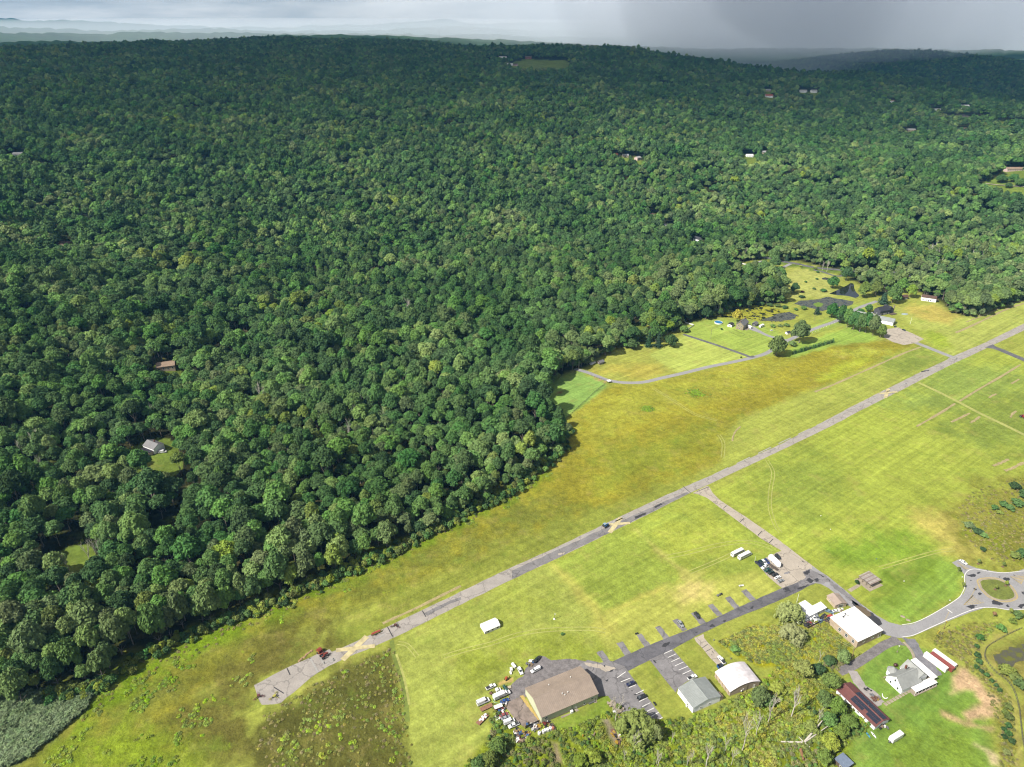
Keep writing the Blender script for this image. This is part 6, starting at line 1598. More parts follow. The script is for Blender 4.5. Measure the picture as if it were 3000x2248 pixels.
KIND = {  # length, width, body sections (x, top z), cabin sections (x, top z), belt z
 'sedan': (4.7, 1.8, [(-2.35, .62), (-2.25, .92), (-1.5, .98), (.9, .98), (2.1, .82), (2.35, .55)], [(-1.75, 1.0), (-1.05, 1.40), (.25, 1.43), (1.15, 1.0)], .34),
 'suv': (4.7, 1.88, [(-2.35, .8), (-2.3, 1.08), (-1.4, 1.1), (1.0, 1.08), (2.15, .98), (2.35, .62)], [(-2.22, 1.1), (-1.95, 1.66), (.1, 1.72), (1.05, 1.1)], .38),
 'minivan': (5.0, 1.95, [(-2.5, .8), (-2.45, 1.1), (-1.4, 1.12), (1.4, 1.06), (2.3, .9), (2.5, .6)], [(-2.4, 1.12), (-2.2, 1.74), (.5, 1.78), (1.7, 1.06)], .36),
 'pickup': (5.6, 1.95, [(-2.8, .95), (-2.75, 1.08), (.1, 1.08), (1.3, 1.12), (2.6, 1.02), (2.8, .7)], [(-.75, 1.1), (-.6, 1.80), (.75, 1.82), (1.5, 1.12)], .42),
 'capped_pickup': (5.6, 1.95, [(-2.8, .95), (-2.75, 1.08), (.1, 1.08), (1.3, 1.12), (2.6, 1.02), (2.8, .7)], [(-.75, 1.1), (-.6, 1.80), (.75, 1.82), (1.5, 1.12)], .42),
 'van': (5.9, 2.1, [(-2.95, 1.1), (-2.9, 1.3), (.9, 1.3), (1.7, 1.2), (2.7, 1.05), (2.95, .7)], [(-2.9, 1.3), (-2.8, 2.35), (1.0, 2.4), (2.0, 1.2)], .4)}
PROTO = {}
def vehicle(kind, col, pos, head, label, group=None, scale=1.0, z=0.0, name=None, cat=None):
    """built once per kind and colour, then copied part by part"""
    nm = name or {'sedan': 'parked_car', 'suv': 'parked_suv', 'minivan': 'parked_minivan', 'pickup': 'pickup_truck', 'capped_pickup': 'pickup_truck', 'van': 'cargo_van'}[kind]
    cat = cat or {'sedan': 'car', 'suv': 'car', 'minivan': 'minivan', 'pickup': 'pickup truck', 'capped_pickup': 'pickup truck', 'van': 'van'}[kind]
    key = (kind, col)
    if key not in PROTO:
        L_, W_, body, cab, z0 = KIND[kind]; hw = W_ / 2; pm = paint('car_' + col.replace(' ', '_'), VCOL[col], .28)
        t = thing(nm, label, cat)
        MB().loft([ring(x, hw * (.9 if i in (0, len(body) - 1) else 1), z0 if 0 < i < len(body) - 1 else z0 + .1, zt, hw * .93) for i, (x, zt) in enumerate(body)]).build('body', pm, t, smooth=False)
        zb = cab[0][1] - .02
        MB().loft([[(x, -hw * .90, zb), (x, hw * .90, zb), (x, hw * (.90 if zt < zb + .1 else .74), zt - .05), (x, -hw * (.90 if zt < zb + .1 else .74), zt - .05)] for x, zt in cab]).build('windows', GLASS, t)
        rf = [c for c in cab if c[1] > zb + .2]; x0, x1 = rf[0][0] - .02, rf[-1][0] + .02
        MB().box(((x0 + x1) / 2, 0, max(c[1] for c in cab) - .02), (x1 - x0 + .12, hw * 1.52, .08), taper=.94).build('roof', pm, t)
        for s in (-1, 1):                                           # pillars
            pb = MB()
            for c, q in ((cab[0], rf[0]), (cab[-1], rf[-1])): pb.tube((c[0], s * hw * .885, zb), (q[0], s * hw * .745, q[1] - .03), .055, n=4)
            xm = (x0 + x1) / 2; pb.tube((xm, s * hw * .905, zb), (xm, s * hw * .75, max(c[1] for c in cab) - .06), .06, n=4)
            pb.build('pillar', pm, t)
            MB().box((L_ / 2 - .12, s * hw * .66, .72), (.14, .36, .16)).build('headlight', LAMP, t); MB().box((-L_ / 2 + .05, s * hw * .74, .82), (.1, .22, .26)).build('tail_light', TAIL, t)
        if kind == 'pickup': MB().box((-1.72, 0, 1.09), (1.85, hw * 1.66, .06)).build('load_bed', DARKM, t)
        if kind == 'capped_pickup': MB().box((-1.75, 0, 1.48), (2.05, hw * 1.86, .82), taper=.92).build('bed_cap', pm, t)
        if kind == 'van':
            for s in (-1, 1): MB().box((-1.1, s * hw * .86, 1.72), (3.4, .12, .86)).build('side_panel', pm, t)
        for x in (L_ * .31, -L_ * .30):
            for s in (-1, 1): wheel(t, x, s * (hw - .11), .34 if kind in ('sedan',) else .38)
        PROTO[key] = t
    else:
        t = copy_tree(PROTO[key]); t.name = nm
        for q in ('group',):
            if q in t: del t[q]
    t.location = (pos[0], pos[1], z); t.rotation_euler = (0, 0, head); t.scale = (scale, scale, scale)
    tag(t, label, cat, group)
    return t
def V(kind, col, k, c, dxy, label, group=None, z=.08, **kw):
    p = G(k, *c); q = G(k, c[0] + dxy[0], c[1] + dxy[1])
    return vehicle(kind, col, p, ang(p, q), label, group, z=z, **kw)

# parked on the apron
ap = 'cars parked on the old apron'
V('suv', 'black', 'z3', (1170, 545), (70, 72), 'black suv parked alone behind the white box trailer', ap)
V('sedan', 'dark green', 'z3', (1110, 580), (70, 72), 'dark car squeezed between black suv and white box trailer', ap)
V('suv', 'blue', 'z3', (930, 650), (70, 68), 'bright blue car beside the white box trailer', ap)
V('suv', 'white', 'z3', (872, 668), (70, 68), 'white car left of the bright blue one on the apron', ap)
V('suv', 'dark green', 'z3', (815, 682), (68, 68), 'dark teal car second from the apron corner', ap)
V('pickup', 'dark blue', 'z3', (755, 705), (70, 66), 'dark blue pickup at the grassy apron corner', ap)
V('pickup', 'white', 'z3', (890, 768), (-100, 44), 'white pickup heading the row along the apron edge', ap)
V('pickup', 'green', 'z3', (950, 832), (-100, 46), 'green pickup with something yellow on its bed, second in the edge row', ap)
V('suv', 'dark green', 'z3', (1022, 886), (100, -44), 'dark green suv, third in the apron edge row', ap)
V('suv', 'black', 'z3', (1105, 932), (100, -44), 'black suv in the apron edge row before two pale sedans', ap)
V('sedan', 'white', 'z3', (1165, 990), (100, -46), 'white sedan in the apron edge row', ap)
V('sedan', 'silver', 'z3', (1230, 1065), (100, -46), 'silver sedan closing the apron edge row by the lane', ap)
V('suv', 'black', 'c8', (1332, 1366), (34, 44), 'black car on a parking spur with yellow verge grass around')
V('suv', 'silver', 'c8', (1214, 1428), (34, 46), 'silver car on a parking spur left of the black one')
V('suv', 'dark blue', 'y1', (626, 180), (-80, 28), 'dark blue suv in the warehouse parking lot', z=.1)
V('minivan', 'black', 'y1', (727, 304), (-80, 28), 'black minivan in the warehouse parking lot', z=.1)
V('pickup', 'white', 'z5', (705, 760), (90, -38), 'white pickup nosed up to the grey gabled hangar', z=.1)
V('pickup', 'white', 'z5', (1178, 478), (-60, -75), 'white pickup on the drive of the arched hangar', z=.1)
V('sedan', 'white', 'z6', (462, 188), (90, 56), 'white coupe with dark roof stopped at the roundabout stub', z=.1)
# beside the warehouse
V('capped_pickup', 'white', 'z1', (1045, 362), (-100, 52), 'white pickup with bed cap on the dark gravel behind the warehouse')
V('suv', 'white', 'z1', (797, 378), (44, 80), 'white suv parked on the grass near the gravel yard', z=0)
V('pickup', 'white', 'z1', (322, 635), (100, -46), 'white crew pickup with dark bed, top of the junkyard row', z=0)
V('sedan', 'bright blue', 'z1', (545, 862), (100, -40), 'bright blue car under the big white truck')
V('van', 'white', 'z1', (196, 880), (100, -44), 'long white cargo van parked out on the grass', z=0, scale=1.18)
V('sedan', 'pinkish red', 'z1', (532, 1090), (100, -42), 'faded red car in the junkyard row')
V('sedan', 'silver', 'z1', (562, 1138), (100, -42), 'silver car next to the faded red one in the junkyard')
V('van', 'white', 'z1', (618, 1200), (100, -40), 'white van in the junkyard between silver car and loaded truck')
V('pickup', 'white', 'z1', (690, 1258), (-100, 42), 'white utility pickup loaded with scrap in the junkyard')
# junk cars between the sheds
jc = 'junk cars behind the fence by the white shed'
for kind, col, c, d, lab in [('sedan', 'white', (900, 765), (80, -10), 'white junk car with black roof nearest the flat roofed building'), ('sedan', 'light blue', (742, 778), (60, 20), 'pale blue junk car in the weeds beside the white one'),
                             ('pickup', 'dark blue', (720, 965), (90, -50), 'dark blue junk pickup against the flat roofed building'), ('pickup', 'black', (590, 905), (70, -60), 'big black junk pickup in the middle of the fenced yard'),
                             ('sedan', 'light blue', (545, 1012), (90, -46), 'light blue and white junk car near the pole'), ('sedan', 'white', (368, 925), (40, 70), 'white junk car, left one of the pair by the shed wall'), ('sedan', 'silver', (440, 915), (40, 70), 'silver junk car, right one of the pair by the shed wall'),
                             ('suv', 'white', (190, 1000), (90, -40), 'white junk suv in the fence corner'), ('sedan', 'white', (290, 972), (90, -40), 'white junk car right of the white suv'), ('sedan', 'red', (292, 1080), (60, 45), 'red junk car near the fence'), ('suv', 'black', (212, 1108), (80, -40), 'black junk suv left of the red junk car')]:
    V(kind, col, 'z2', c, d, lab, jc, z=0)

# buses
def bus(k, a, b, label):
    p, q = G(k, *a), G(k, *b); tn = ang(p, q); u = np.array([math.cos(tn), math.sin(tn)]); v = np.array([-u[1], u[0]]); c = p + u * 5.4 + v * 1.25
    t = thing('white_bus', label, 'bus', (c[0], c[1], 0), tn, 'white buses parked on the grass')
    pm = paint('bus_white', A(244, 244, 242), .35)
    MB().loft([ring(x, 1.25, .5, zt, 1.2) for x, zt in ((-5.4, 2.9), (-5.3, 3.1), (3.9, 3.1), (4.0, 1.7), (5.3, 1.55), (5.4, 1.2))]).build('body', pm, t)
    MB().loft([[(x, y, z) for y, z in ((-1.1, 3.08), (1.1, 3.08), (.8, 3.22), (-.8, 3.22))] for x in (-5.2, 3.8)]).build('roof', pm, t)
    for s in (-1, 1):
        for i in range(10): MB().box((-4.7 + i * .9, s * 1.235, 2.35), (.74, .08, .62)).build('window', GLASS, t)
        for x in (3.9, -3.2): wheel(t, x, s * 1.08, .5, .3)
        MB().box((-5.40, s * .55, 2.3), (.08, .7, .6)).build('rear_window', GLASS, t); MB().box((-5.42, s * 1.0, 1.3), (.06, .2, .3)).build('tail_light', TAIL, t); MB().box((5.38, s * .8, 1.1), (.1, .3, .22)).build('headlight', LAMP, t)
    MB().box((4.0, 0, 2.3), (.08, 2.1, .9)).build('windscreen', GLASS, t)
    return t
bus('z3', (205, 555), (495, 412), 'white bus standing behind and left of the other bus')
bus('z3', (355, 620), (638, 478), 'white bus nearer the apron, its shadow on the grass')

def boxy(name, label, cat, k, c, d, dims, m_, group=None, z=0.0, wheels=0, lift=.5, taper=.98, extra=None):
    """boxed body on a frame with wheels: trailers, pods, campers"""
    p = G(k, *c); q = G(k, c[0] + d[0], c[1] + d[1])
    t = thing(name, label, cat, (p[0], p[1], z), ang(p, q), group)
    l, w, h = dims
    MB().loft([[(x, y * s_, zz) for y, zz in ((-w / 2, lift), (w / 2, lift), (w / 2, lift + h * .9), (w / 2 * .9, lift + h), (-w / 2 * .9, lift + h), (-w / 2, lift + h * .9))] for x, s_ in ((-l / 2, .98), (-l / 2 + .1, 1), (l / 2 - .1, 1), (l / 2, .98))]).build('body', m_, t)
    MB().box((0, 0, lift - .08), (l * .98, w * .7, .16)).build('chassis', DARKM, t)
    for i in range(wheels):
        x = (-.12 + .24 * i) * l if wheels > 1 else 0
        for s in (-1, 1): wheel(t, x, s * (w / 2 - .12), .38)
    return t
WH = paint('trailer_white', A(244, 243, 240), .4)
bt = boxy('box_trailer', 'big white box trailer on the apron between blue car and dark cars', 'trailer', 'z3', (1090, 655), (120, 112), (8.6, 2.6, 2.7), WH, wheels=2, z=.06)
MB().loft([[(4.3, y, z) for y, z in ((-1.2, .6), (1.2, .6), (1.1, 2.9), (-1.1, 2.9))], [(5.4, y, z) for y, z in ((-.3, .6), (.3, .6), (.25, 2.2), (-.25, 2.2))]]).build('nose', WH, bt)
cp = boxy('camper_trailer', 'white camper trailer alone on the green lawn', 'camper', 'z4', (1300, 1262), (-100, 62), (7.4, 2.5, 2.5), WH, wheels=2)
MB().tube((3.7, .8, .5), (5.0, 0, .5), .07).build('hitch_arm', DARKM, cp); MB().tube((3.7, -.8, .5), (5.0, 0, .5), .07).build('hitch_arm', DARKM, cp)
for x in (-2.2, .8): MB().box((x, -1.245, 1.9), (1.0, .05, .6)).build('window', GLASS, cp)
MB().box((0, 0, 3.06), (.7, .7, .16)).build('roof_hatch', TRIM, cp)
MB().box((4.2, .1, .75), (.9, .6, .5)).build('gas_bottle', METAL, cp)
for i, (c, d) in enumerate([((300, 352), (90, 40)), ((415, 345), (90, -40))]):
    cq = boxy('camper_trailer', ['white camper beside the stone farmhouse', 'white camper out on the gravel, right of the small shed'][i], 'camper', 'y3', c, d, (7.5, 2.5, 2.4), WH, wheels=2)
    for x in (-2, 1): MB().box((x, -1.245, 1.9), (1.0, .05, .6)).build('window', GLASS, cq)
# white box truck in the junkyard row
tr = boxy('box_truck', 'big white box truck in the middle of the junkyard row, hose behind it', 'truck', 'z1', (450, 800), (100, -46), (6.0, 2.4, 2.3), WH, z=.04, lift=.9)
MB().loft([ring(x, 1.1, .6, zt, 1.0) for x, zt in ((3.1, 2.4), (3.3, 2.55), (4.4, 2.45), (4.9, 1.6), (6.2, 1.5), (6.35, 1.1))]).build('cab', WH, tr)
MB().loft([[(x, y, z) for y, z in ((-.95, 1.65), (.95, 1.65), (.85, 2.3), (-.85, 2.3))] for x in (4.35, 4.75)]).build('windscreen', GLASS, tr)
for s in (-1, 1):
    MB().box((3.8, s * 1.06, 1.95), (.9, .06, .55)).build('side_window', GLASS, tr)
    for x in (5.1, -1.6): wheel(tr, x, s * .98, .48, .3)
MB().box((1, -1.21, 1.5), (2.4, .04, .35)).build('side_stripe', paint('stripe_red', A(186, 90, 84)), tr)
hs = smooth_line(GP('z1', [(375, 795), (358, 830), (365, 860), (400, 880), (470, 895)]), 4); hb = MB()
for a, b in zip(hs[:-1], hs[1:]): hb.tube((a[0], a[1], .08), (b[0], b[1], .08), .14, n=6)
tag(hb.build('hose', paint('hose_green', A(150, 220, 160))), 'pale green hose curling behind the big white truck', 'hose')
# pickup chassis with bare frame
cc = G('z1', 385, 715); cq = G('z1', 485, 670); ct = thing('cab_chassis_truck', 'white truck cab on a bare chassis below the white crew pickup', 'truck', (cc[0], cc[1], 0), ang(cc, cq))
MB().loft([ring(x, .95, .5, zt, .88) for x, zt in ((.6, 1.9), (.7, 2.0), (1.9, 1.95), (2.3, 1.2), (3.3, 1.1), (3.4, .8))]).build('cab', WH, ct); MB().loft([[(x, y, z) for y, z in ((-.85, 1.25), (.85, 1.25), (.76, 1.85), (-.76, 1.85))] for x in (1.86, 2.2)]).build('windscreen', GLASS, ct)
for s in (-1, 1):
    MB().box((-1.0, s * .4, .6), (3.6, .12, .2)).build('frame_rail', paint('rusty', A(150, 106, 84)), ct)
    for x in (2.6, -1.5): wheel(ct, x, s * .85, .4)
MB().box((-2.3, 0, .85), (1.2, 1.6, .3)).build('tail_deck', paint('rusty', A(150, 106, 84)), ct)
# flat trailers
def flatbed(label, k, c, d, l, w, m_, load=0, group=None):
    p = G(k, *c); q = G(k, c[0] + d[0], c[1] + d[1]); t = thing('flatbed_trailer', label, 'trailer', (p[0], p[1], .02), ang(p, q), group)
    n = 7
    for i in range(n): MB().box((0, -w / 2 + w * (i + .5) / n, .72), (l, w / n * .9, .08)).build('plank', m_, t)
    for s in (-1, 1):
        MB().box((0, s * w * .35, .58), (l * .96, .12, .16)).build('frame_rail', DARKM, t)
        for x in (-l * .12, l * .05): wheel(t, x, s * (w / 2 - .1), .34)
    MB().tube((l / 2, .5, .58), (l / 2 + 1.3, 0, .55), .07).build('drawbar', DARKM, t); MB().tube((l / 2, -.5, .58), (l / 2 + 1.3, 0, .55), .07).build('drawbar', DARKM, t)
    return t, p, ang(p, q)
RUSTW = mat('rusty_planks', A(190, 140, 112), .9, .3, 1.2)
flatbed('rust coloured flatbed trailer under the long white van', 'z1', (248, 965), (100, -48), 6.6, 2.3, RUSTW)
ft, fp, fa = flatbed('rusty flatbed trailer loaded with white sheeting, alone on the grass', 'z1', (182, 1160), (80, -82), 7.0, 2.3, RUSTW)
for i in range(5): MB().box((-1 + i * .9, (-1) ** i * .4, .95), (1.3, .9, .35 + .1 * (i % 3)), rz=i * .7).build('load', WH, ft)
flatbed('brownish flatbed trailer on the apron below the white box trailer', 'z3', (1072, 765), (95, 68), 6.6, 2.2, mat('dark_planks', A(112, 98, 86), .9, .3, 1.2))
rt = boxy('dump_trailer', 'red sided white topped trailer in the junkyard row', 'trailer', 'z1', (440, 975), (100, -38), (4.2, 2.0, 1.3), paint('trailer_red', A(160, 56, 62)), wheels=1); MB().box((0, 0, 1.86), (4.22, 2.02, .14)).build('cover', WH, rt)
gt = thing('utility_tank', 'dark green tank on a frame beside the gravel', 'tank', (*G('z1', 560, 665), 0), ang(G('z1', 530, 620), G('z1', 590, 700)))
MB().tube((-1.9, 0, 1.0), (1.9, 0, 1.0), .75, n=12).build('tank', paint('tank_green', A(20, 92, 80)), gt); MB().box((0, 0, .2), (3.4, 1.2, .4)).build('cradle', DARKM, gt); MB().tube((.4, 0, 1.7), (.4, 0, 1.95), .25, n=8).build('lid', DARKM, gt)
boxy('storage_box', 'flat white crate on the gravel right of the green tank', 'crate', 'z1', (612, 640), (100, -40), (2.4, 1.5, .5), paint('crate_cream', A(240, 226, 196)), lift=.1)
boxy('storage_pod', 'white pod on the grass above the white suv', 'pod', 'z1', (692, 290), (50, 62), (3.2, 1.3, 1.1), WH, lift=.15)
boxy('freezer', 'white chest freezer standing in the grass, taller of two', 'freezer', 'z1', (652, 355), (10, 40), (1.8, 1.3, 1.4), WH, lift=.05); boxy('freezer', 'white chest freezer lying below the taller one', 'freezer', 'z1', (642, 405), (10, 40), (1.7, 1.0, .7), WH, lift=.05)
# dark boat on a trailer
bp = G('z1', 1070, 190); bq = G('z1', 1120, 140); bo = thing('boat_on_trailer', 'black boat on a trailer beside the gravel yard', 'boat', (bp[0], bp[1], .03), ang(bp, bq))
MB().loft([[(x, y * w, z) for y, z in ((-.4, .5), (.4, .5), (1, 1.15), (-1, 1.15))] for x, w in ((-2.7, .85), (0, .95), (1.6, .75), (2.9, .08))]).build('hull', paint('hull_black', (.015, .016, .016)), bo); MB().box((-.4, 0, 1.3), (1.6, 1.2, .5)).build('cover', paint('cover_green', A(24, 52, 44)), bo)
for s in (-1, 1): wheel(bo, -.6, s * .9, .32)
# mini excavator on the straw patch
ep = G('z1', 575, 505); ex = thing('mini_excavator', 'small orange excavator on the bare tan patch', 'excavator', (ep[0], ep[1], 0), .6)
ORA = paint('digger_orange', A(220, 108, 66))
for s in (-1, 1): MB().box((0, s * .6, .3), (1.9, .35, .55)).build('track', TYRE, ex)
MB().box((-.2, 0, .95), (1.3, 1.2, .7), taper=.9).build('body', ORA, ex); MB().tube((.4, 0, 1.1), (1.3, 0, 2.1), .12).build('boom', ORA, ex); MB().tube((1.3, 0, 2.1), (2.1, 0, .9), .1).build('stick', ORA, ex); MB().box((2.1, 0, .6), (.4, .5, .5), taper=.7).build('bucket', DARKM, ex); MB().box((-.2, 0, 1.95), (1.0, 1.0, .08)).build('canopy', ORA, ex)
# dumpster
db = G('z5', 1150, 580); du = thing('dumpster', 'open blue dumpster beside the arched hangar', 'dumpster', (db[0], db[1], .1), ang(G('z5', 1110, 590), G('z5', 1190, 555)))
BLU = paint('dumpster_blue', A(40, 110, 200)); 
for c, d in (((0, -.85, .8), (2.6, .08, 1.5)), ((0, .85, .8), (2.6, .08, 1.5)), ((-1.3, 0, .8), (.08, 1.7, 1.5)), ((1.3, 0, .8), (.08, 1.7, 1.5))): MB().box(c, d).build('side', BLU, du)
MB().box((0, 0, .15), (2.6, 1.7, .15)).build('floor', DARKM, du)
MB().box((.4, 0, 1.58), (1.6, 1.7, .06)).build('lid', DARKM, du)
# ---------------- farm machinery on the runway
RED = paint('machine_red', A(176, 72, 52), .5); RUST = mat('machine_rust', A(112, 66, 54), .8, .25, 2); YELL = paint('machine_yellow', A(214, 206, 90), .5); TBLUE = paint('tractor_blue', A(60, 140, 214), .35)
def tractor(k, c, d, label, col, cabm, scale=1.0, cab=True, z=.05, name='tractor'):
    p = G(k, *c); q = G(k, c[0] + d[0], c[1] + d[1]); t = thing(name, label, 'tractor', (p[0], p[1], z), ang(p, q)); t.scale = (scale,) * 3
    MB().loft([[(x, y * w, zz) for y, zz in ((-1, .75), (1, .75), (.95, zt), (-.95, zt))] for x, w, zt in ((-.3, .42, 1.75), (1.9, .36, 1.6), (2.0, .3, 1.2))]).build('bonnet', col, t)
    MB().box((-.6, 0, .95), (1.8, .8, .5)).build('axle_housing', DARKM, t)
    if cab:
        MB().box((-.95, 0, 1.95), (1.4, 1.4, 1.3), taper=.92).build('cab', GLASS, t); MB().box((-.95, 0, 2.68), (1.6, 1.6, .14)).build('cab_roof', cabm, t)
    else:
        MB().box((-1.0, 0, 1.35), (.7, .7, .5)).build('seat', DARKM, t)
    for s in (-1, 1):
        wheel(t, -1.0, s * 1.0, .85, .5); wheel(t, 1.5, s * .85, .5, .36); MB().box((-1.0, s * .95, 1.75), (1.3, .5, .08)).build('mudguard', col, t)
    MB().tube((1.0, .25, 1.6), (1.0, .25, 2.4), .05).build('exhaust', DARKM, t)
    return t
tb = tractor('c8', (676, 722), (40, -18), 'blue cabbed tractor on the runway beside the middle cross', TBLUE, paint('cab_roof_pale', A(186, 216, 240)), 1.15)
tractor('c4', (968, 1172), (30, -20), 'red tractor parked by the baler near the runway tip', RED, RED, 1.15, cab=False)
def baler(k, c, d, label):
    p = G(k, *c); q = G(k, c[0] + d[0], c[1] + d[1]); t = thing('round_baler', label, 'baler', (p[0], p[1], 0), ang(p, q))
    MB().loft([[(1.5 * math.cos(w) , y, 1.6 + 1.3 * math.sin(w)) for w in np.arange(10) * math.pi / 5] for y in (-1.2, 1.2)]).build('bale_chamber', RED, t)
    MB().box((1.9, 0, .7), (1.6, 2.0, .5)).build('pickup_reel', RUST, t); MB().tube((2.6, 0, .8), (4.2, 0, .7), .12).build('drawbar', RUST, t); MB().box((0, -1.26, 1.7), (1.8, .08, .4)).build('side_band', YELL, t)
    for s in (-1, 1): wheel(t, -.2, s * 1.35, .55, .4)
baler('c4', (930, 1138), (30, 22), 'red round baler on the runway edge near its tip')
tl = thing('boom_sprayer', 'red tank sprayer with yellow folded booms by the near cross', 'sprayer', (*G('c4', 1388, 985), .05), ang(G('c4', 1350, 1000), G('c4', 1430, 965)))
MB().tube((-2.6, 0, 1.0), (2.4, 0, 1.0), .62, n=10).build('tank', paint('sprayer_red', A(214, 96, 84)), tl); MB().box((0, 0, .45), (6, .9, .14)).build('frame', RUST, tl); MB().tube((3, 0, .5), (4.6, 0, .5), .08).build('drawbar', RUST, tl)
for s in (-1, 1):
    wheel(tl, -.6, s * .95, .5, .3); bmm = MB(); bmm.tube((-2.6, s * 1.3, 1.7), (3.2, s * 1.35, 1.8), .07); bmm.tube((-2.6, s * 1.3, 1.2), (3.2, s * 1.35, 1.3), .06)
    for i in range(6): bmm.tube((-2.6 + i * 1.1, s * 1.3, 1.2), (-2.1 + i * 1.1, s * 1.3, 1.75), .05)
    bmm.build('boom', YELL, tl)
def rake(k, c, d, label, m_, name='hay_rake'):
    p = G(k, *c); q = G(k, c[0] + d[0], c[1] + d[1]); t = thing(name, label, 'farm implement', (p[0], p[1], .05), ang(p, q))
    MB().tube((-1.6, 0, .9), (2.2, 0, .8), .12).build('beam', m_, t); MB().box((-.4, 0, 1.1), (1.2, 1.4, .6)).build('gearbox', m_, t)
    for s in (-1, 1):
        arm = MB().tube((-.8, 0, .9), (-1.4, s * 2.2, .9), .10).build('arm', m_, t); wheel(t, -.9, s * .9, .42)
        rr_ = MB()
        for i in range(10): w = i * math.pi / 5; rr_.tube((-1.4, s * 2.2, .6), (-1.4 + 1.0 * math.cos(w), s * 2.2 + 1.0 * math.sin(w), .35), .05, n=4)
        rr_.build('tine_wheel', m_, t)
rake('c4', (1545, 920), (10, -30), 'dark rusty rotary rake on the runway beyond the sprayer', RUST)
rake('c4', (436, 1492), (-8, -40), 'rusty implement on the blunt runway tip', paint('implement_dark_red', A(126, 60, 56), .6), 'mower')
rake('c4', (572, 1502), (30, 16), 'small yellow and white implement on the runway tip', YELL, 'tedder')
hp = G('c4', 815, 1165); hq = G('c4', 860, 1130); hh = MB(); rr = random.Random(3)
for i in range(9): hh.ball((-4 + i, rr.uniform(-.3, .3), 0), (1.0, .8 * rr.uniform(.6, 1.1), .5), 7, 3, 0)
tag(hh.build('hay_heap', mat('old_hay', A(206, 172, 128), 1, .3, 1.5), loc=(hp[0], hp[1], 0), rz=ang(hp, hq)), 'long heap of old hay beside the runway tip', 'hay')
tractor('c6', (2098, 1580), (20, 10), 'tiny red tractor at the right margin of the field', paint('tractor_red', A(200, 50, 66)), RED, 1.2, cab=False)
# car and quad at the farm hangar
V('sedan', 'black', 'y4', (730, 585), (30, -20), 'dark car at the corner of the farm hangar'); V('sedan', 'dark green', 'y4', (838, 630), (40, 20), 'dark green car on the grass beside the hangar apron', z=0); V('suv', 'white', 'y4', (445, 430), (40, 30), 'white car between hangar and charcoal house', z=0)
V('sedan', 'red', 'y8', (548, 148), (40, 20), 'small red car in the ranch house drive', z=.03); V('sedan', 'grey', 'y5', (372, 785), (30, 5), 'grey car driving on the upper road', z=.1)
V('suv', 'white', 'y3', (510, 380), (60, -10), 'white utility vehicle on the farmhouse lawn', z=0, scale=.7); V('sedan', 'black', 't6', (38, 885), (40, -10), 'dark car behind the white two storey house', z=3)
X, Y, z = GT('y7', 272, 858); vehicle('van', 'white', (X, Y), .3, 'white van in front of the lone grey roofed house', z=z)
# ------------------------------------------------------------------ single trees, shrubs and hedges
def tree(k, x, y, h, R, tone, label, name='broadleaf_tree', cat='tree', crown=None, foot=.16, group=None, Hc=10.6, dz=0, terrain=False):
    if terrain: X, Y, z = GT(k, x, y)
    else: (X, Y), z = G(k, x, y), 0.0
    t = thing(name, label, cat, (X, Y, z + dz), rng.uniform(0, 6.28), group)
    if k in ('y4', 'y8'): h *= 1.3
    s = R / 6.0; ch = h * (1 - foot + .16)
    me_ = crown or CROWN[int(rng.integers(8))]
    link_mesh('trunk', TRUNK[int(rng.integers(3))], t, scale=(s, s, (h * .5) / 9.0))
    link_mesh('crown', me_, t, loc=(0, 0, h * (foot - .16)), scale=(s, s, ch / Hc), m=LEAF[tone])
    return t
WIL = [willow_crown('willow_crown', 201), willow_crown('willow_crown', 202)]
for w_ in WIL: w_.materials.append(LEAF['willow'])
def willow(k, x, y, h, R, label, i=0, tone='willow'):
    X, Y = G(k, x, y); t = thing('willow_tree', label, 'tree', (X, Y, 0), rng.uniform(0, 6.28))
    link_mesh('trunk', TRUNK[0], t, scale=(R / 5, R / 5, h * .06)); link_mesh('crown', WIL[i], t, scale=(R / 6.5, R / 6.5, h / 11.5), m=LEAF[tone]); return t
willow('c2', 770, 335, 11.5, 8.4, 'tall weeping willow beside the white L shaped shed', 0)
willow('c2', 805, 512, 8.5, 7.6, 'lower weeping willow in front of the tall one, over the weedy lot', 1)
willow('y1', 690, 655, 12.5, 10.0, 'broad weeping willow at the end of the lined parking bays', 1)
def bush(k, x, y, R, h, tone, label, group=None, name='shrub', cat='shrub'):
    X, Y = G(k, x, y); t = thing(name, label, cat, (X, Y, 0), rng.uniform(0, 6.28), group)
    big = R > 2.6
    me_ = CROWN_MID[int(rng.integers(5))] if big else BUSH[int(rng.integers(4))]
    s = R / (6.0 if big else 1.5)
    link_mesh('foliage', me_, t, loc=(0, 0, -.1 * h), scale=(s, s, h * 1.1 / (10.4 if big else 1.9)), m=LEAF[tone])
    link_mesh('stem', TRUNK[int(rng.integers(3))], t, scale=(.35, .35, h * .05)); return t

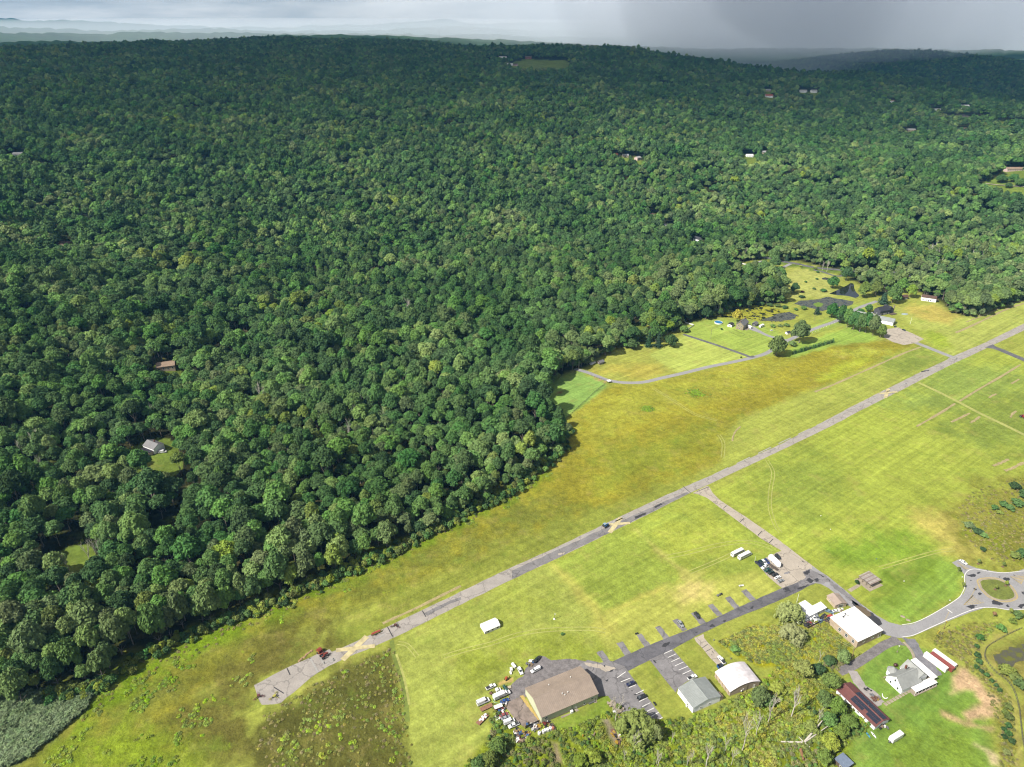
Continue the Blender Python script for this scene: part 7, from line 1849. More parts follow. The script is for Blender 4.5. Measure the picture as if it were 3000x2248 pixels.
for a in [
 ('y1', 862, 690, 9.9, 3.5, 'willow', 'pale sparse tree right of the broad willow', .15),
 ('c2', 885, 822, 9.9, 5.4, 'willow', 'round pale leaved tree between the weedy lot and the ditch', .12),
 ('c2', 1235, 706, 9.0, 4.2, 'grey-green', 'pale thin tree by the lane, below the flat roofed building', .12),
 ('c2', 500, 1065, 9.9, 5.4, 'fresh green', 'green tree at the corner of the arched hangar', .05),
 ('c2', 590, 1075, 7.2, 3.9, 'mid green', 'darker tree just right of the one at the arched hangar corner', .05),
 ('c2', 1125, 935, 9.0, 5.5, 'fresh green', 'tree leaning over the far end of the maroon roof', .15),
 ('c2', 1060, 1075, 8.1, 4.4, 'fresh green', 'light green tree in the thicket left of the maroon roof', .08),
 ('c2', 1170, 1150, 9.0, 4.7, 'fresh green', 'green thicket tree beside the maroon roof middle', .06),
 ('c2', 1280, 1265, 8.1, 4.5, 'fresh green', 'green thicket tree beside the solar panels', .06),
 ('c2', 1110, 1250, 8.1, 4.2, 'mid green', 'dark thicket tree between the bare trunks and the solar panels', .06),
 ('c2', 1210, 1340, 7.2, 4.4, 'fresh green', 'light thicket tree nearest the kayaks', .06),
 ('c2', 1120, 1440, 8.1, 4.7, 'weed', 'bright green bushy tree right of the fallen trunk', .03),
 ('c2', 1060, 1580, 8.1, 4.2, 'fresh green', 'tree in front of the blue grey shack at the bottom margin', .1),
 ('c2', 1020, 790, 5.4, 3.9, 'dark green', 'dark bushy tree at the ditch by the pale round one', .02),
 ('c2', 1120, 720, 5.4, 3.7, 'dark green', 'dark bushy tree along the ditch near the lane', .02),
 ('c1', 470, 1470, 7.2, 5.0, 'fresh green', 'large rounded green tree at the foot of the junkyard', .02),
 ('c1', 400, 1600, 8.1, 4.6, 'weed dark', 'olive tree at the bottom margin below the junkyard', .04),
 ('c1', 300, 1640, 8.1, 4.4, 'mid green', 'dark tree at the bottom margin, left of the olive one', .04),
 ('c1', 1290, 1560, 7.2, 4.6, 'weed', 'yellowish tree at the bottom margin below the scrap pits', .04),
 ('c1', 1180, 1600, 7.2, 4.2, 'weed dark', 'olive tree at the bottom margin beside the scrap pits', .04),
 ('c5', 1985, 862, 25, 11.0, 'fresh green', 'big round maple beside the farm lane', .07),
 ('y3', 765, 492, 26, 10.4, 'fresh green', 'tall round maple throwing a clear shadow behind the hedge row', .08),
 ('y3', 185, 306, 15, 7.0, 'golden', 'bright golden yellow tree behind the stone farmhouse', .08),
 ('y3', 700, 520, 6, 4.5, 'grey-green', 'low grey-green tree between the two round maples', .04),
 ('c5', 1075, 782, 14, 8.0, 'mid green', 'rounded tree right of the two dark spruces at the pasture', .05),
 ('c5', 740, 806, 13, 7.2, 'mid green', 'tree at the pasture corner left of the dark spruces', .04),
 ('c5', 1190, 655, 8, 6.4, 'mid green', 'low spreading tree at the head of the dark driveway', .05),
 ('c5', 1380, 545, 15, 8.0, 'dark green', 'dark tree at the edge of the farmhouse lawn', .06),
 ('c5', 860, 640, 16, 8.5, 'mid green', 'tall tree above the small clearing behind the spruces', .2),
 ('c5', 1140, 600, 8, 4.4, 'purple', 'dark purple leaved tree beside the broad pine', .1),
 ('y8', 615, 194, 15, 9.2, 'dark green', 'dark round tree in front of the ranch house road', .05),
 ('y8', 600, 135, 18, 9.0, 'mid green', 'tall tree right behind the ranch house', .1),
 ('y8', 780, 388, 9, 6.5, 'dark green', 'dark tree alone in the nursery field', .03),
 ('y8', 1090, 592, 15, 8.2, 'dark green', 'twin crowned dark tree beside the farther ponds', .05),
 ('y8', 1165, 640, 13, 7.2, 'dark green', 'dark tree where the farm lane meets the hangar trees', .04),
 ('y8', 1095, 352, 14, 8.2, 'dark green', 'dark tree on the pond bank by the upper lane', .03),
 ('y8', 1210, 290, 15, 7.2, 'dark green', 'slender dark tree above the farther pond', .05),
 ('y8', 630, 302, 9, 6.4, 'mid green', 'light tree at the corner of the nursery field', .05),
 ('y4', 45, 530, 16, 7.2, 'dark green', 'first dark tree of the row hiding the farm hangar', .05),
 ('y4', 130, 592, 16, 7.2, 'mid green', 'second tree of the row hiding the farm hangar', .05),
 ('y4', 205, 625, 17, 7.6, 'dark green', 'third tree of the row hiding the farm hangar', .05),
 ('y4', 285, 648, 17, 7.6, 'mid green', 'fourth tree of the row hiding the farm hangar', .05),
 ('y4', 360, 655, 18, 7.8, 'dark green', 'fifth tree of the row hiding the farm hangar', .05),
 ('y4', 450, 690, 18, 8.0, 'grey-green', 'paler tree near the apron end of the hangar row', .06),
 ('y4', 545, 720, 12, 5.8, 'yellow-green', 'yellowing tree at the apron corner of the hangar row', .05),
 ('y4', 330, 215, 14, 9.0, 'yellow-green', 'light green tree on the bank right of the farther pond', .05),
 ('y4', 480, 190, 16, 8.6, 'yellow-green', 'tall light green tree behind the wooden pole', .08),
 ('y4', 690, 285, 17, 9.6, 'mid green', 'broad tree behind the charcoal house', .06),
 ('y4', 745, 290, 10, 6.0, 'mid green', 'smaller tree right of the broad one behind the charcoal house', .04),
 ('y4', 800, 160, 15, 9.0, 'mid green', 'tree behind the weathered shed', .06),
 ('y4', 915, 222, 15, 7.8, 'yellow-green', 'light green tree with visible trunk left of the cream barn', .2),
 ('y4', 620, 130, 15, 9.0, 'grey-green', 'tree above the farm lane end', .06),
 ('y4', 1130, 150, 15, 6.8, 'dark green', 'narrow dark tree behind the cream barn', .04),
 ('y4', 1230, 170, 10, 7.0, 'mid green', 'bushy tree at the right of the cream barn', .03),
 ('y4', 395, 405, 8, 5.0, 'dark green', 'dark bushy tree left of the charcoal house', .03),
 ('y5', 700, 180, 15, 11, 'dark green', 'dark round tree on the far right margin meadow, left of the road dip', .05), ('y5', 775, 178, 14, 10, 'dark green', 'dark round tree on the far right margin meadow, above the pale road', .05), ('y5', 818, 200, 14, 11, 'mid green', 'round tree cut by the right margin on the far meadow', .05), ('y5', 748, 214, 10, 6, 'dark green', 'small dark tree below the pale road on the far meadow', .05), ('y5', 615, 165, 13, 8, 'dark green', 'dark tree at the left end of the far meadow', .05),
 ('t7', 735, 985, 13, 6.4, 'yellow-green', 'bright yellow-green tree on the forest house lawn', .1),
 ('t7', 800, 1020, 14, 7.4, 'dark green', 'dark round tree on the forest house lawn', .1),
]:
    tree(*a[:7], foot=a[7], terrain=a[0] in ('t7', 'y5'))
for k, x, y, h, R, lab in [('c5', 885, 785, 17, 4.6, 'left one of two dark spruces at the pasture edge'), ('c5', 968, 788, 19, 4.8, 'right one of two dark spruces at the pasture edge'), ('c5', 1040, 640, 17, 8.5, 'broad blue-green pine behind the two spruces'),
                           ('y4', 580, 296, 15, 7.2, 'dark layered pine behind the charcoal house'), ('y8', 968, 566, 9, 4.4, 'small dark cone shaped tree on the pond bank'), ('y8', 718, 125, 11, 4.0, 'bluish spruce at the upper road junction'),
                           ('y5', 625, 915, 19, 7.0, 'left pine of the dark pair right of the cream barn'), ('y5', 710, 915, 19, 7.0, 'right pine of the dark pair right of the cream barn'), ('y4', 330, 140, 12, 5, 'dark pine tucked into the pond bank trees')]:
    X, Y = G(k, x, y); t = thing('pine_tree', lab, 'tree', (X, Y, 0), rng.uniform(0, 6))
    link_mesh('trunk', TRUNK[1], t, scale=(.8, .8, h * .07)); link_mesh('crown', PINE[int(rng.integers(2))], t, loc=(0, 0, h * .03), scale=(R / 3.2, R / 3.2, h / 15.2), m=LEAF['pine green'])
# hedge of young conifers
ARB = pine_crown('conifer', 303, n=90, R=.95, Hc=4.2, size=.6, layers=6); ARB.materials.append(LEAF['pine green'])
a_, b_ = G('y3', 712, 596), G('y3', 1078, 488)
for i in range(27):
    q = a_ + (b_ - a_) * (i + rng.uniform(-.12, .12)) / 26; s = .85 + .35 * rng.random() if i < 5 else .95 + .25 * rng.random()
    t = thing('young_conifer', 'slim dark conifer in the straight hedge row by the tall maple', 'conifer', (q[0], q[1], 0), rng.uniform(0, 6), 'conifers of the straight hedge row')
    link_mesh('foliage', ARB, t, loc=(0, 0, .1), scale=(s * 1.35, s * 1.35, s), m=LEAF['dark green' if i % 3 else 'mid green'])
# saplings round the roundabout
for x, y, tn_, lab in [(630, 200, 'yellow-green', 'sapling on the verge right of the white coupe'), (905, 232, 'yellow-green', 'sapling on the verge above the roundabout'), (405, 290, 'yellow-green', 'sapling left of the roundabout stub'), (455, 462, 'weed', 'yellowish round sapling left of the roundabout entry'),
                       (818, 488, 'weed', 'sapling in the middle of the roundabout island'), (935, 445, 'weed', 'sapling at the right edge of the roundabout island'), (798, 790, 'rust', 'rust coloured sapling below the roundabout'), (985, 755, 'weed', 'green sapling below the roundabout beside shrubs')]:
    X, Y = G('z6', x, y); t = thing('sapling', lab, 'tree', (X, Y, .2 if 'island' in lab else 0), 0, None); link_mesh('trunk', TRUNK[2], t, scale=(.28, .28, .26)); link_mesh('crown', BUSH[int(rng.integers(4))], t, loc=(0, 0, 1.0), scale=(.95, .95, 1.4), m=LEAF[tn_])
    if 'island' in lab or 'verge' in lab: tag(MB().prism([(X + .9 * math.cos(w), Y + .9 * math.sin(w)) for w in np.arange(8) * math.pi / 4], .0 if 'verge' in lab else .2, .06 if 'verge' in lab else .27).build('mulch_ring', mat('mulch', A(150, 116, 88), 1, .3, 2)), 'ring of mulch under the ' + lab, 'mulch')
# shrubs
PL = 'dark round shrubs planted along the fenced basin'
for i, (x, y, R) in enumerate([(405, 50, 2.6), (385, 108, 1.7), (385, 170, 2.1), (400, 218, 2.2), (378, 252, 1.7), (415, 280, 1.6), (455, 310, 1.7), (488, 348, 1.5), (522, 382, 1.5), (545, 415, 1.6), (600, 535, 2.4), (580, 575, 2.2), (612, 612, 2.4), (602, 668, 2.1), (575, 690, 1.6), (606, 725, 2.0), (575, 742, 1.7), (625, 772, 2.0)]):
    bush('z7', x, y + 6, R, R * 1.25, 'dark green' if i not in (10, 11, 12) else 'weed dark', 'dark round shrub in the %s stretch of the row along the basin fence' % ('upper' if i < 6 else 'middle' if i < 10 else 'lower'), PL + (', upper' if i < 6 else ', middle' if i < 10 else ', lower'))
for a in [('z7', 590, 300, 4.6, 6, 'weed', 'largest bright green tree inside the basin fence'), ('z7', 642, 345, 4.0, 5, 'weed', 'middle bright green tree inside the basin fence'), ('z7', 678, 392, 4.2, 5, 'mid green', 'lowest bright green tree inside the basin fence'), ('z7', 590, 860, 2.2, 2.4, 'willow', 'pale shrub near the bottom right margin'),
          ('z6', 1060, 790, 3.6, 4.2, 'mid green', 'large green shrub below the roundabout'), ('z6', 1005, 855, 2.6, 3, 'weed dark', 'small shrub left of the large one below the roundabout'), ('z6', 880, 935, 3.2, 3.4, 'mid green', 'round green shrub below the rust coloured sapling'),
          ('y2', 470, 222, 4.8, 5, 'dark green', 'dark round shrub alone on the right hand scrub'), ('y2', 536, 290, 5.0, 6, 'dark green', 'dark shrub cut by the right margin'), ('y2', 305, 385, 3.2, 3.4, 'dark green', 'grey dark shrub at the left of the scrub group'), ('y2', 375, 362, 3.8, 4, 'dark green', 'round shrub in the middle of the scrub group'),
          ('y2', 425, 388, 4.2, 3.6, 'mid green', 'wide low shrub in the scrub group'), ('y2', 490, 350, 5.2, 4, 'mid green', 'broad shrub at the right of the scrub group'), ('y2', 345, 420, 3.0, 2.4, 'weed dark', 'low shrub below the scrub group'), ('y2', 110, 530, 4.4, 3, 'grey-green', 'pale broad shrub at the upper end of the green gully'), ('y2', 175, 580, 4.2, 3.4, 'dark green', 'dark shrub in the green gully'), ('y2', 218, 606, 3.2, 3, 'mid green', 'shrub at the lower end of the green gully'),
          ('y2', 215, 716, 2.6, 2.2, 'dark green', 'small dark shrub above the roundabout'), ('y2', 470, 772, 4.2, 4, 'weed dark', 'olive shrub near the right margin above the road'), ('y2', 530, 760, 4.6, 5, 'dark green', 'dark shrub at the right margin above the road'),
          ('c3', 662, 664, 1.9, 2.2, 'dark green', 'dark round shrub at the pavilion corner'), ('c2', 300, 610, 3.0, 3.2, 'mid green', 'rounded green shrub in the weedy lot'), ('c1', 738, 1395, 2.3, 2.8, 'weed', 'bright shrub inside the junk enclosure'), ('c1', 1240, 1280, 2.4, 2.6, 'weed', 'bright green shrub in the grass below the warehouse'), ('c1', 1510, 1110, 2.0, 2.4, 'weed dark', 'green shrub at the dead saplings by the parking lot'),
          ('c1', 1025, 470, 1.4, .9, 'dark green', 'low dark shrub with stakes alone in the hay field'), ('c5', 1515, 640, 1.7, 2.2, 'dark green', 'dark shrub on the lawn left of the stone farmhouse'), ('c5', 1685, 882, 1.3, 1.4, 'dark green', 'tiny dark shrub where the drive meets the lane'),
          ('y3', 520, 345, 4.0, 3.2, 'mid green', 'left shrub of the clump behind the farmhouse campers'), ('y3', 590, 342, 3.6, 3, 'grey-green', 'middle shrub of the clump behind the farmhouse campers'), ('y3', 650, 338, 4.2, 3.6, 'mid green', 'right shrub of the clump behind the farmhouse campers'),
          ('y8', 845, 432, 4.6, 3.4, 'dark green', 'low shrub right of the lone nursery tree'), ('y8', 858, 528, 4.6, 4.6, 'mid green', 'round shrub on the bank between the ponds'), ('y8', 1025, 382, 5.0, 4, 'dark green', 'dark shrub left of the pond outlet'), ('y8', 945, 362, 2.8, 2.4, 'dark green', 'small shrub near the pond outlet'), ('y8', 875, 305, 2.6, 2.2, 'dark green', 'small shrub in the pale nursery field'), ('y8', 968, 282, 2.4, 2.2, 'dark green', 'small shrub left of the little black pool'), ('y8', 850, 388, 3.2, 2.6, 'purple', 'purple tinged shrub in the nursery field'),
          ('y8', 835, 178, 3.0, 3, 'weed', 'bright shrub by the upper road bend'), ('y8', 955, 195, 3.6, 3.4, 'yellow-green', 'light shrub beside the upper road'), ('y8', 975, 225, 3.2, 3, 'mid green', 'round shrub below the upper road'), ('y8', 795, 535, 3.2, 2.6, 'mid green', 'shrub on the lily pond bank'), ('y4', 300, 400, 5, 4.4, 'dark green', 'dark shrub at the back of the farm hangar'),
          ('y1', 200, 590, 2.6, 2.6, 'weed', 'bright green shrub on the slope below the warehouse'), ('c2', 660, 960, 4.8, 5, 'weed', 'bright leafy shrub at the dead trees by the ditch'), ('c2', 950, 1290, 4.2, 4.4, 'weed', 'lime green shrub in front of the fallen trunk')]:
    bush(*a)
for i, (x, y) in enumerate([(1560, 402), (1640, 398), (1710, 402), (1790, 408), (1860, 415), (1930, 425), (2000, 432), (2060, 445), (1480, 425), (1430, 445)]):
    bush('c5', x, y + 8, 5.2, 3.6, 'mid green' if i % 3 else 'weed dark', 'rounded shrub in the dense band behind the lily pond', 'shrubs banded behind the lily pond')

# ------------------------------------------------------------------ bare trees
def dead(k, base, top, label, i, name='dead_tree', terrain=False, h=None, m=None):
    if terrain: X, Y, z = GT(k, *base)
    else: (X, Y), z = G(k, *base), 0.0
    if h is None:
        dep, px, py = depth_of([[X, Y, z]]); r_, f_, u_ = ray(k, *top); d = math.hypot(X, Y); h = max(3.0, CAM_H + u_ / math.hypot(r_, f_) * d - z)
    me_ = DEAD[i % 6]; hz = max(v.co.z for v in me_.vertices)
    t = bpy.data.objects.new(name, me_); COL.objects.link(t); t.location = (X, Y, z); s = h / hz; t.scale = (s * .8, s * .8, s); t.rotation_euler = (0, 0, i * 1.3)
    return tag(t, label, 'dead tree')
for i, (k, b_, t_, lab) in enumerate([
 ('c2', (790, 1182), (795, 868), 'tallest bare white tree, straight trunk in the middle of the thicket'), ('c2', (590, 1226), (602, 958), 'forked bare tree left of the tallest one'), ('c2', (488, 1340), (522, 1140), 'leaning bare trunk left of the forked one'), ('c2', (368, 1468), (425, 1110), 'tall thin bare tree in the yellow weeds'),
 ('c2', (215, 1480), (262, 1325), 'bare tree with spreading twigs, bottom centre'), ('c2', (272, 1598), (305, 1430), 'bare tree at the bottom margin, centre'), ('c2', (55, 1612), (95, 1380), 'pale bushy bare tree at the bottom margin'), ('c2', (1018, 1232), (980, 1075), 'bare forked trunk among green trees'), ('c2', (1030, 705), (1040, 590), 'pale half bare tree at the ditch'),
 ('y1', (458, 420), (440, 250), 'bare sapling by the rubble heap, left'), ('y1', (482, 525), (540, 275), 'bare leaning tree by the rubble heap'), ('y1', (1192, 900), (1222, 775), 'white bare stick tree in the weeds'), ('y1', (1150, 950), (1162, 815), 'white bare trunk beside the stick tree'), ('y1', (880, 945), (875, 790), 'grey twiggy bare tree below the broad willow'),
 ('y1', (650, 800), (655, 590), 'grey many branched bare tree in front of the broad willow'), ('y1', (1010, 720), (1005, 600), 'grey bare tree right of the pale sparse one'), ('c1', (1840, 1590), (1850, 1460), 'twiggy bare tree low in the thicket'), ('c1', (1560, 1560), (1545, 1440), 'twiggy bare tree below the willow shadow'),
 ('y8', (1050, 215), (1060, 110), 'bare white tree standing by the upper road'), ('y8', (1015, 205), (1015, 120), 'smaller bare tree left of the white one by the upper road'), ('y8', (365, 118), (370, 10), 'brownish dead tree behind the ranch house')]):
    dead(k, b_, t_, lab, i)
for i, (k, x, y, lab) in enumerate([('c7', 600, 350, 'tall dead trunk over the small wet clearing in the wood'), ('c7', 478, 450, 'broken dead trunk left of the wet clearing'), ('c7', 675, 360, 'short dead snag right of the wet clearing'), ('c7', 725, 775, 'dead tree poking through the canopy above the reed bed'),
    ('t7', 170, 1010, 'leaning white dead trunk near the left margin'), ('t7', 255, 985, 'dead tree with fan of twigs near the left margin'), ('t7', 300, 1100, 'dead tree below the other two near the left margin'), ('t7', 1010, 760, 'pale dead crown behind the forest house'), ('t7', 925, 80, 'dead grey tree in the left centre canopy'), ('t7', 745, 160, 'small dead tree left of the tan forest roof'), ('t7', 950, 465, 'dead tree just below the tan forest roof'), ('t7', 1710, 660, 'dead twig tree right of the forest house'),
    ('t8', 565, 690, 'dead grey tree in the middle canopy, upper of three'), ('t8', 525, 770, 'dead grey tree in the middle canopy, central of three'), ('t8', 495, 900, 'dead grey tree in the middle canopy, lowest of three'), ('t8', 725, 780, 'pale forked dead tree in the middle canopy'), ('t8', 885, 70, 'dead tree beside a yellow-green crown'), ('t5', 440, 1175, 'dead crown amid light green trees'),
    ('t5', 790, 740, 'dead brownish tree in the upper canopy'), ('t4', 1290, 480, 'dead tree in the upper left canopy'), ('t4', 1620, 350, 'dead tree in the upper canopy left of centre'), ('t4', 730, 480, 'dead twiggy tree in the upper left canopy, far side'), ('t4', 1730, 140, 'dead tree in the pale far stand'), ('t4', 1900, 110, 'dead tree right end of the pale far stand')]):
    dead(k, (x, y), None, lab, i + 2, terrain=True, h=20 + 3 * (i % 3))
SN = mat('grey_snag', (.40, .36, .32), .9, .2, 2)
DEADG = [dead_mesh('dead_snag', 330 + i, 15, .22, .30, 3, SN, .03, (2, 3), .6) for i in range(3)]
for i in range(46):
    x, y = 90 + 560 * rng.random(), 640 + 110 * rng.random() - 40 * rng.random()
    X, Y, z = GT('y5', x, y); o = bpy.data.objects.new('dead_snag', DEADG[i % 3]); COL.objects.link(o); o.location = (X, Y, z); s = 1.35 + .4 * rng.random(); o.scale = (s * 1.2, s * 1.2, s); o.rotation_euler = (0, 0, i)
    tag(o, 'bare grey snag in the pale swamp wood behind the cream barn', 'dead tree', 'bare snags of the pale swamp wood')
for i in range(16):
    k, x0, y0, x1, y1 = [('t6', 720, 720, 830, 800), ('t6', 900, 690, 960, 740), ('t1', 560, 470, 740, 540), ('t6', 1230, 230, 1300, 260)][i % 4]
    X, Y, z = GT(k, x0 + (x1 - x0) * rng.random(), y0 + (y1 - y0) * rng.random()); o = bpy.data.objects.new('dead_snag', DEADG[i % 3]); COL.objects.link(o); o.location = (X, Y, z); s = 1.5 + .4 * rng.random(); o.scale = (s * 1.2, s * 1.2, s)
    w_ = ['in the right hand hillside wood, left stand', 'in the right hand hillside wood, right stand', 'in the grey patch of the far left wood', 'high on the right hand hill'][i % 4]
    tag(o, 'bare grey snag ' + w_, 'dead tree', 'bare snags ' + w_)
# fallen tree
P0 = G('c2', 900, 1412); ft_ = thing('fallen_tree', 'big fallen bare tree with splayed trunks in the thicket', 'fallen tree', (P0[0], P0[1], 0))
for x, y, z1, r0, r1 in [(700, 1402, .6, .55, .3), (1050, 1240, 2.2, .6, .25), (1130, 1262, 1.8, .35, .15), (950, 1448, .4, .35, .2), (850, 1370, 1.5, .3, .12)]:
    q = G('c2', x, y) - P0; MB().tube((0, 0, .7), (q[0], q[1], z1), r0, r1, 7).build('limb', DEADWOOD, ft_)
a_, b_ = G('c2', 870, 1468), G('c2', 892, 1562); lg = MB().tube((a_[0], a_[1], .7), (b_[0], b_[1], .7), .75, .65, 9).build('log', mat('cut_log', A(176, 130, 88), .9, .25, 1.5)); tag(lg, 'thick sawn brown log lying at the bottom margin', 'log')

# ------------------------------------------------------------------ uncountable growth
def fill(k, poly, per, edge=0.0):
    P = np.asarray(GP(k, poly)); lo, hi = P.min(0), P.max(0); n = int((hi - lo).prod() / per)
    Q = rng.uniform(lo, hi, (n, 2)); return Q[in_poly(Q, P)]
THICK = [('c1', [(380, 1300), (440, 1100), (500, 1180), (560, 1300), (640, 1400), (700, 1420), (960, 1310), (1200, 1240), (1400, 1150), (1490, 1130), (1520, 1180), (1900, 1220), (1980, 1200), (2212, 1160), (2212, 1800), (60, 1800), (100, 1640), (380, 1480)]),
         ('c2', [(0, 1180), (200, 1080), (330, 1000), (480, 960), (650, 760), (760, 720), (960, 740), (1190, 690), (1290, 660), (1240, 740), (1180, 800), (1190, 850), (1150, 940), (1300, 1090), (1500, 1290), (1450, 1300), (1300, 1420), (1200, 1480), (1150, 1540), (1150, 1760), (0, 1760)])]
BARE = [GP('c1', p) for p in ([(1360, 1190), (1440, 1180), (1560, 1400), (1480, 1450), (1380, 1330)], [(910, 1380), (1000, 1380), (1040, 1590), (950, 1590)], [(850, 1290), (960, 1230), (1390, 1010), (1440, 1040), (1400, 1150), (1250, 1230), (1000, 1310)], [(1030, 1360), (1060, 1360), (1210, 1500), (1190, 1520), (1080, 1440)], [(460, 1080), (700, 1160), (960, 1250), (960, 1330), (650, 1420)])]
Q = np.concatenate([fill(*a, 2.4) for a in THICK]); ok = np.ones(len(Q), bool)
for b_ in BARE: ok &= ~in_poly(Q, b_)
Q = Q[ok]; n = len(Q); nz = vnoise(Q[:, 0], Q[:, 1], 17, 41) * .65 + vnoise(Q[:, 0], Q[:, 1], 6, 42) * .35 + rng.normal(0, .06, n)
itm = [(BUSH[0], LEAF['weed dark']), (BUSH[1], LEAF['lime']), (TUFT[0], LEAF['weed']), (TUFT[1], LEAF['weed gold']), (TUFT[2], LEAF['brown weed']), (BUSH[2], LEAF['mid green']), (TUFT[0], LEAF['weed dark'])]
r_ = rng.random(n)
pk = np.where(nz < .30, np.where(r_ < .5, 4, 0), np.where(nz < .5, np.where(r_ < .3, 0, np.where(r_ < .7, 6, 5)), np.where(nz < .68, np.where(r_ < .3, 1, 2), np.where(r_ < .75, 3, 2))))
bs_ = np.isin(pk, [0, 1, 5]); sz = np.where(bs_, rng.uniform(.35, .9, n), rng.uniform(1.2, 2.0, n)); szz = sz * np.where(bs_, rng.uniform(.7, 1.3, n), 1.0)
scatter('thicket_undergrowth', np.c_[Q, np.zeros(n)], pk, np.stack([sz, sz, szz], -1), itm, 'tangle of yellow-green weeds and brush')
Q = np.concatenate([fill('c2', [(170, 540), (300, 470), (450, 400), (700, 395), (900, 440), (1140, 430), (1300, 570), (1270, 640), (950, 690), (700, 730), (450, 710), (350, 670), (260, 600)], 1.3), fill('c2', [(890, 360), (1130, 370), (1140, 440), (900, 440)], 1.3)])
n = len(Q); nz = vnoise(Q[:, 0], Q[:, 1], 12, 43) + rng.normal(0, .18, n); pk = np.where(nz < .42, 0, np.where(nz < .8, 1, 2)); sz = rng.uniform(1.1, 1.7, n)
scatter('goldenrod', np.c_[Q, np.zeros(n)], pk, np.stack([sz, sz, sz], -1), [(TUFT[0], LEAF['weed dark']), (TUFT[1], LEAF['weed gold']), (TUFT[2], LEAF['weed'])], 'dense yellow-green weeds filling the lot')
Q = fill('c7', [(-80, 1700), (-80, 920), (40, 1000), (60, 1200), (250, 1172), (640, 1125), (560, 1280), (400, 1420), (180, 1600)], 1.1); Q = Q[~in_poly(Q, GP('c7', [(-90, 930), (45, 930), (45, 1000), (-90, 1010)]))]; n = len(Q); sz = rng.uniform(.85, 1.35, n)
scatter('reeds', np.c_[Q, np.zeros(n)], rng.integers(0, 2, n), np.stack([sz, sz, sz], -1), [(REED[0], LEAF['reed']), (REED[1], LEAF['reed'])], 'grey-green reed bed at the corner of the wood')
# rough meadow: bunches of taller growth, lime green clumps, brush along the wood
mz = [z for z in ZONES if z[3] == 1 and z[0] == 'D'][:1][0]
Q = np.concatenate([fill('D', mz[1], 12.0), fill('D', [(570, 1535), (700, 1465), (850, 1395), (870, 1500), (905, 1700), (545, 1700)], 9.0), fill('D', [(2400, 1010), (2212, 1030), (2110, 1055), (2060, 1110), (2090, 1170), (2150, 1215), (2300, 1215)], 6.0), fill('z7', [(160, 0), (330, -60), (540, -60), (430, 90), (390, 170), (520, 340), (630, 480), (680, 1000), (560, 1000), (520, 600), (430, 360), (250, 190), (60, 70)], 2.2)])
rz_ = np.asarray(up_edge + lo_edge[::-1]); Q = Q[~in_poly(Q, rz_)]
n = len(Q); nz = vnoise(Q[:, 0], Q[:, 1], 26, 44) * .6 + vnoise(Q[:, 0], Q[:, 1], 8, 45) * .4; r_ = rng.random(n)
pk = np.where((nz > .70) & (r_ < .6), 0, np.where(r_ < .32, 1, np.where(r_ < .62, 2, 3))); sz = np.where(pk == 0, rng.uniform(.8, 1.9, n), rng.uniform(.6, 1.25, n))
scatter('meadow_growth', np.c_[Q, np.zeros(n)], pk, np.stack([sz, sz, sz * .75], -1), [(TUFT[0], LEAF['weed']), (TUFT[1], LEAF['meadow']), (TUFT[2], LEAF['straw weed']), (TUFT[0], LEAF['meadow gold'])], 'rough meadow plants standing above the grass')
Q = np.concatenate([fill('D', [(150, 1510), (330, 1430), (600, 1312), (850, 1202), (1040, 1110), (1180, 1020), (1210, 1010), (1080, 1110), (860, 1225), (620, 1340), (380, 1470), (200, 1600)], 2.6), fill('D', [(100, 1640), (330, 1440), (560, 1370), (540, 1480), (440, 1590), (420, 1700), (60, 1720)], 3.0), fill('D', [(600, 1560), (690, 1480), (840, 1400), (870, 1500), (890, 1700), (600, 1700)], 6.0)])
cl_ = vnoise(Q[:, 0], Q[:, 1], 11, 51) * .55 + vnoise(Q[:, 0], Q[:, 1], 4, 52) * .45; Q = Q[(cl_ > .60) & ~in_poly(Q, rz_)]; n = len(Q); sz = rng.uniform(.7, 1.5, n)
scatter('lime_weeds', np.c_[Q, np.zeros(n)], rng.integers(0, 2, n), np.stack([sz, sz, sz * .8], -1), [(TUFT[0], LEAF['lime']), (TUFT[1], LEAF['weed'])], 'bright lime green weed clumps in the meadow')
for x_, y_, r_ in [(1290, 1185, 9), (880, 1322, 5)]:
    c_ = G('c5', x_, y_); Q2 = c_ + rng.normal(0, r_ * .45, (160, 2)); s2 = rng.uniform(.7, 1.3, 160)
    scatter('lime_weeds', np.c_[Q2, np.zeros(160)], np.zeros(160, int), np.stack([s2, s2, s2], -1), [(TUFT[0], LEAF['lime'])], 'lime green weed island in the golden meadow')
E_ = np.asarray(GP('D', [(100, 1512), (230, 1482), (310, 1418), (480, 1347), (590, 1306), (700, 1256), (850, 1192), (950, 1142), (1030, 1097), (1100, 1067), (1165, 1016), (1213, 972), (1224, 930)]))
dl = np.r_[0, np.cumsum(np.hypot(*np.diff(E_, axis=0).T))]; s_ = rng.uniform(0, dl[-1], 900)
Q = np.stack([np.interp(s_, dl, E_[:, 0]), np.interp(s_, dl, E_[:, 1])], -1) + rng.normal(0, 2.6, (900, 2)); n = 900; sz = rng.uniform(.7, 2.2, n)
scatter('brush', np.c_[Q, np.zeros(n)], rng.integers(0, 4, n), np.stack([sz, sz, sz * rng.uniform(.8, 1.5, n)], -1), [(BUSH[0], LEAF['weed dark']), (BUSH[1], LEAF['mid green']), (BUSH[2], LEAF['weed']), (BUSH[3], LEAF['dark green'])], 'low brush along the foot of the wood')
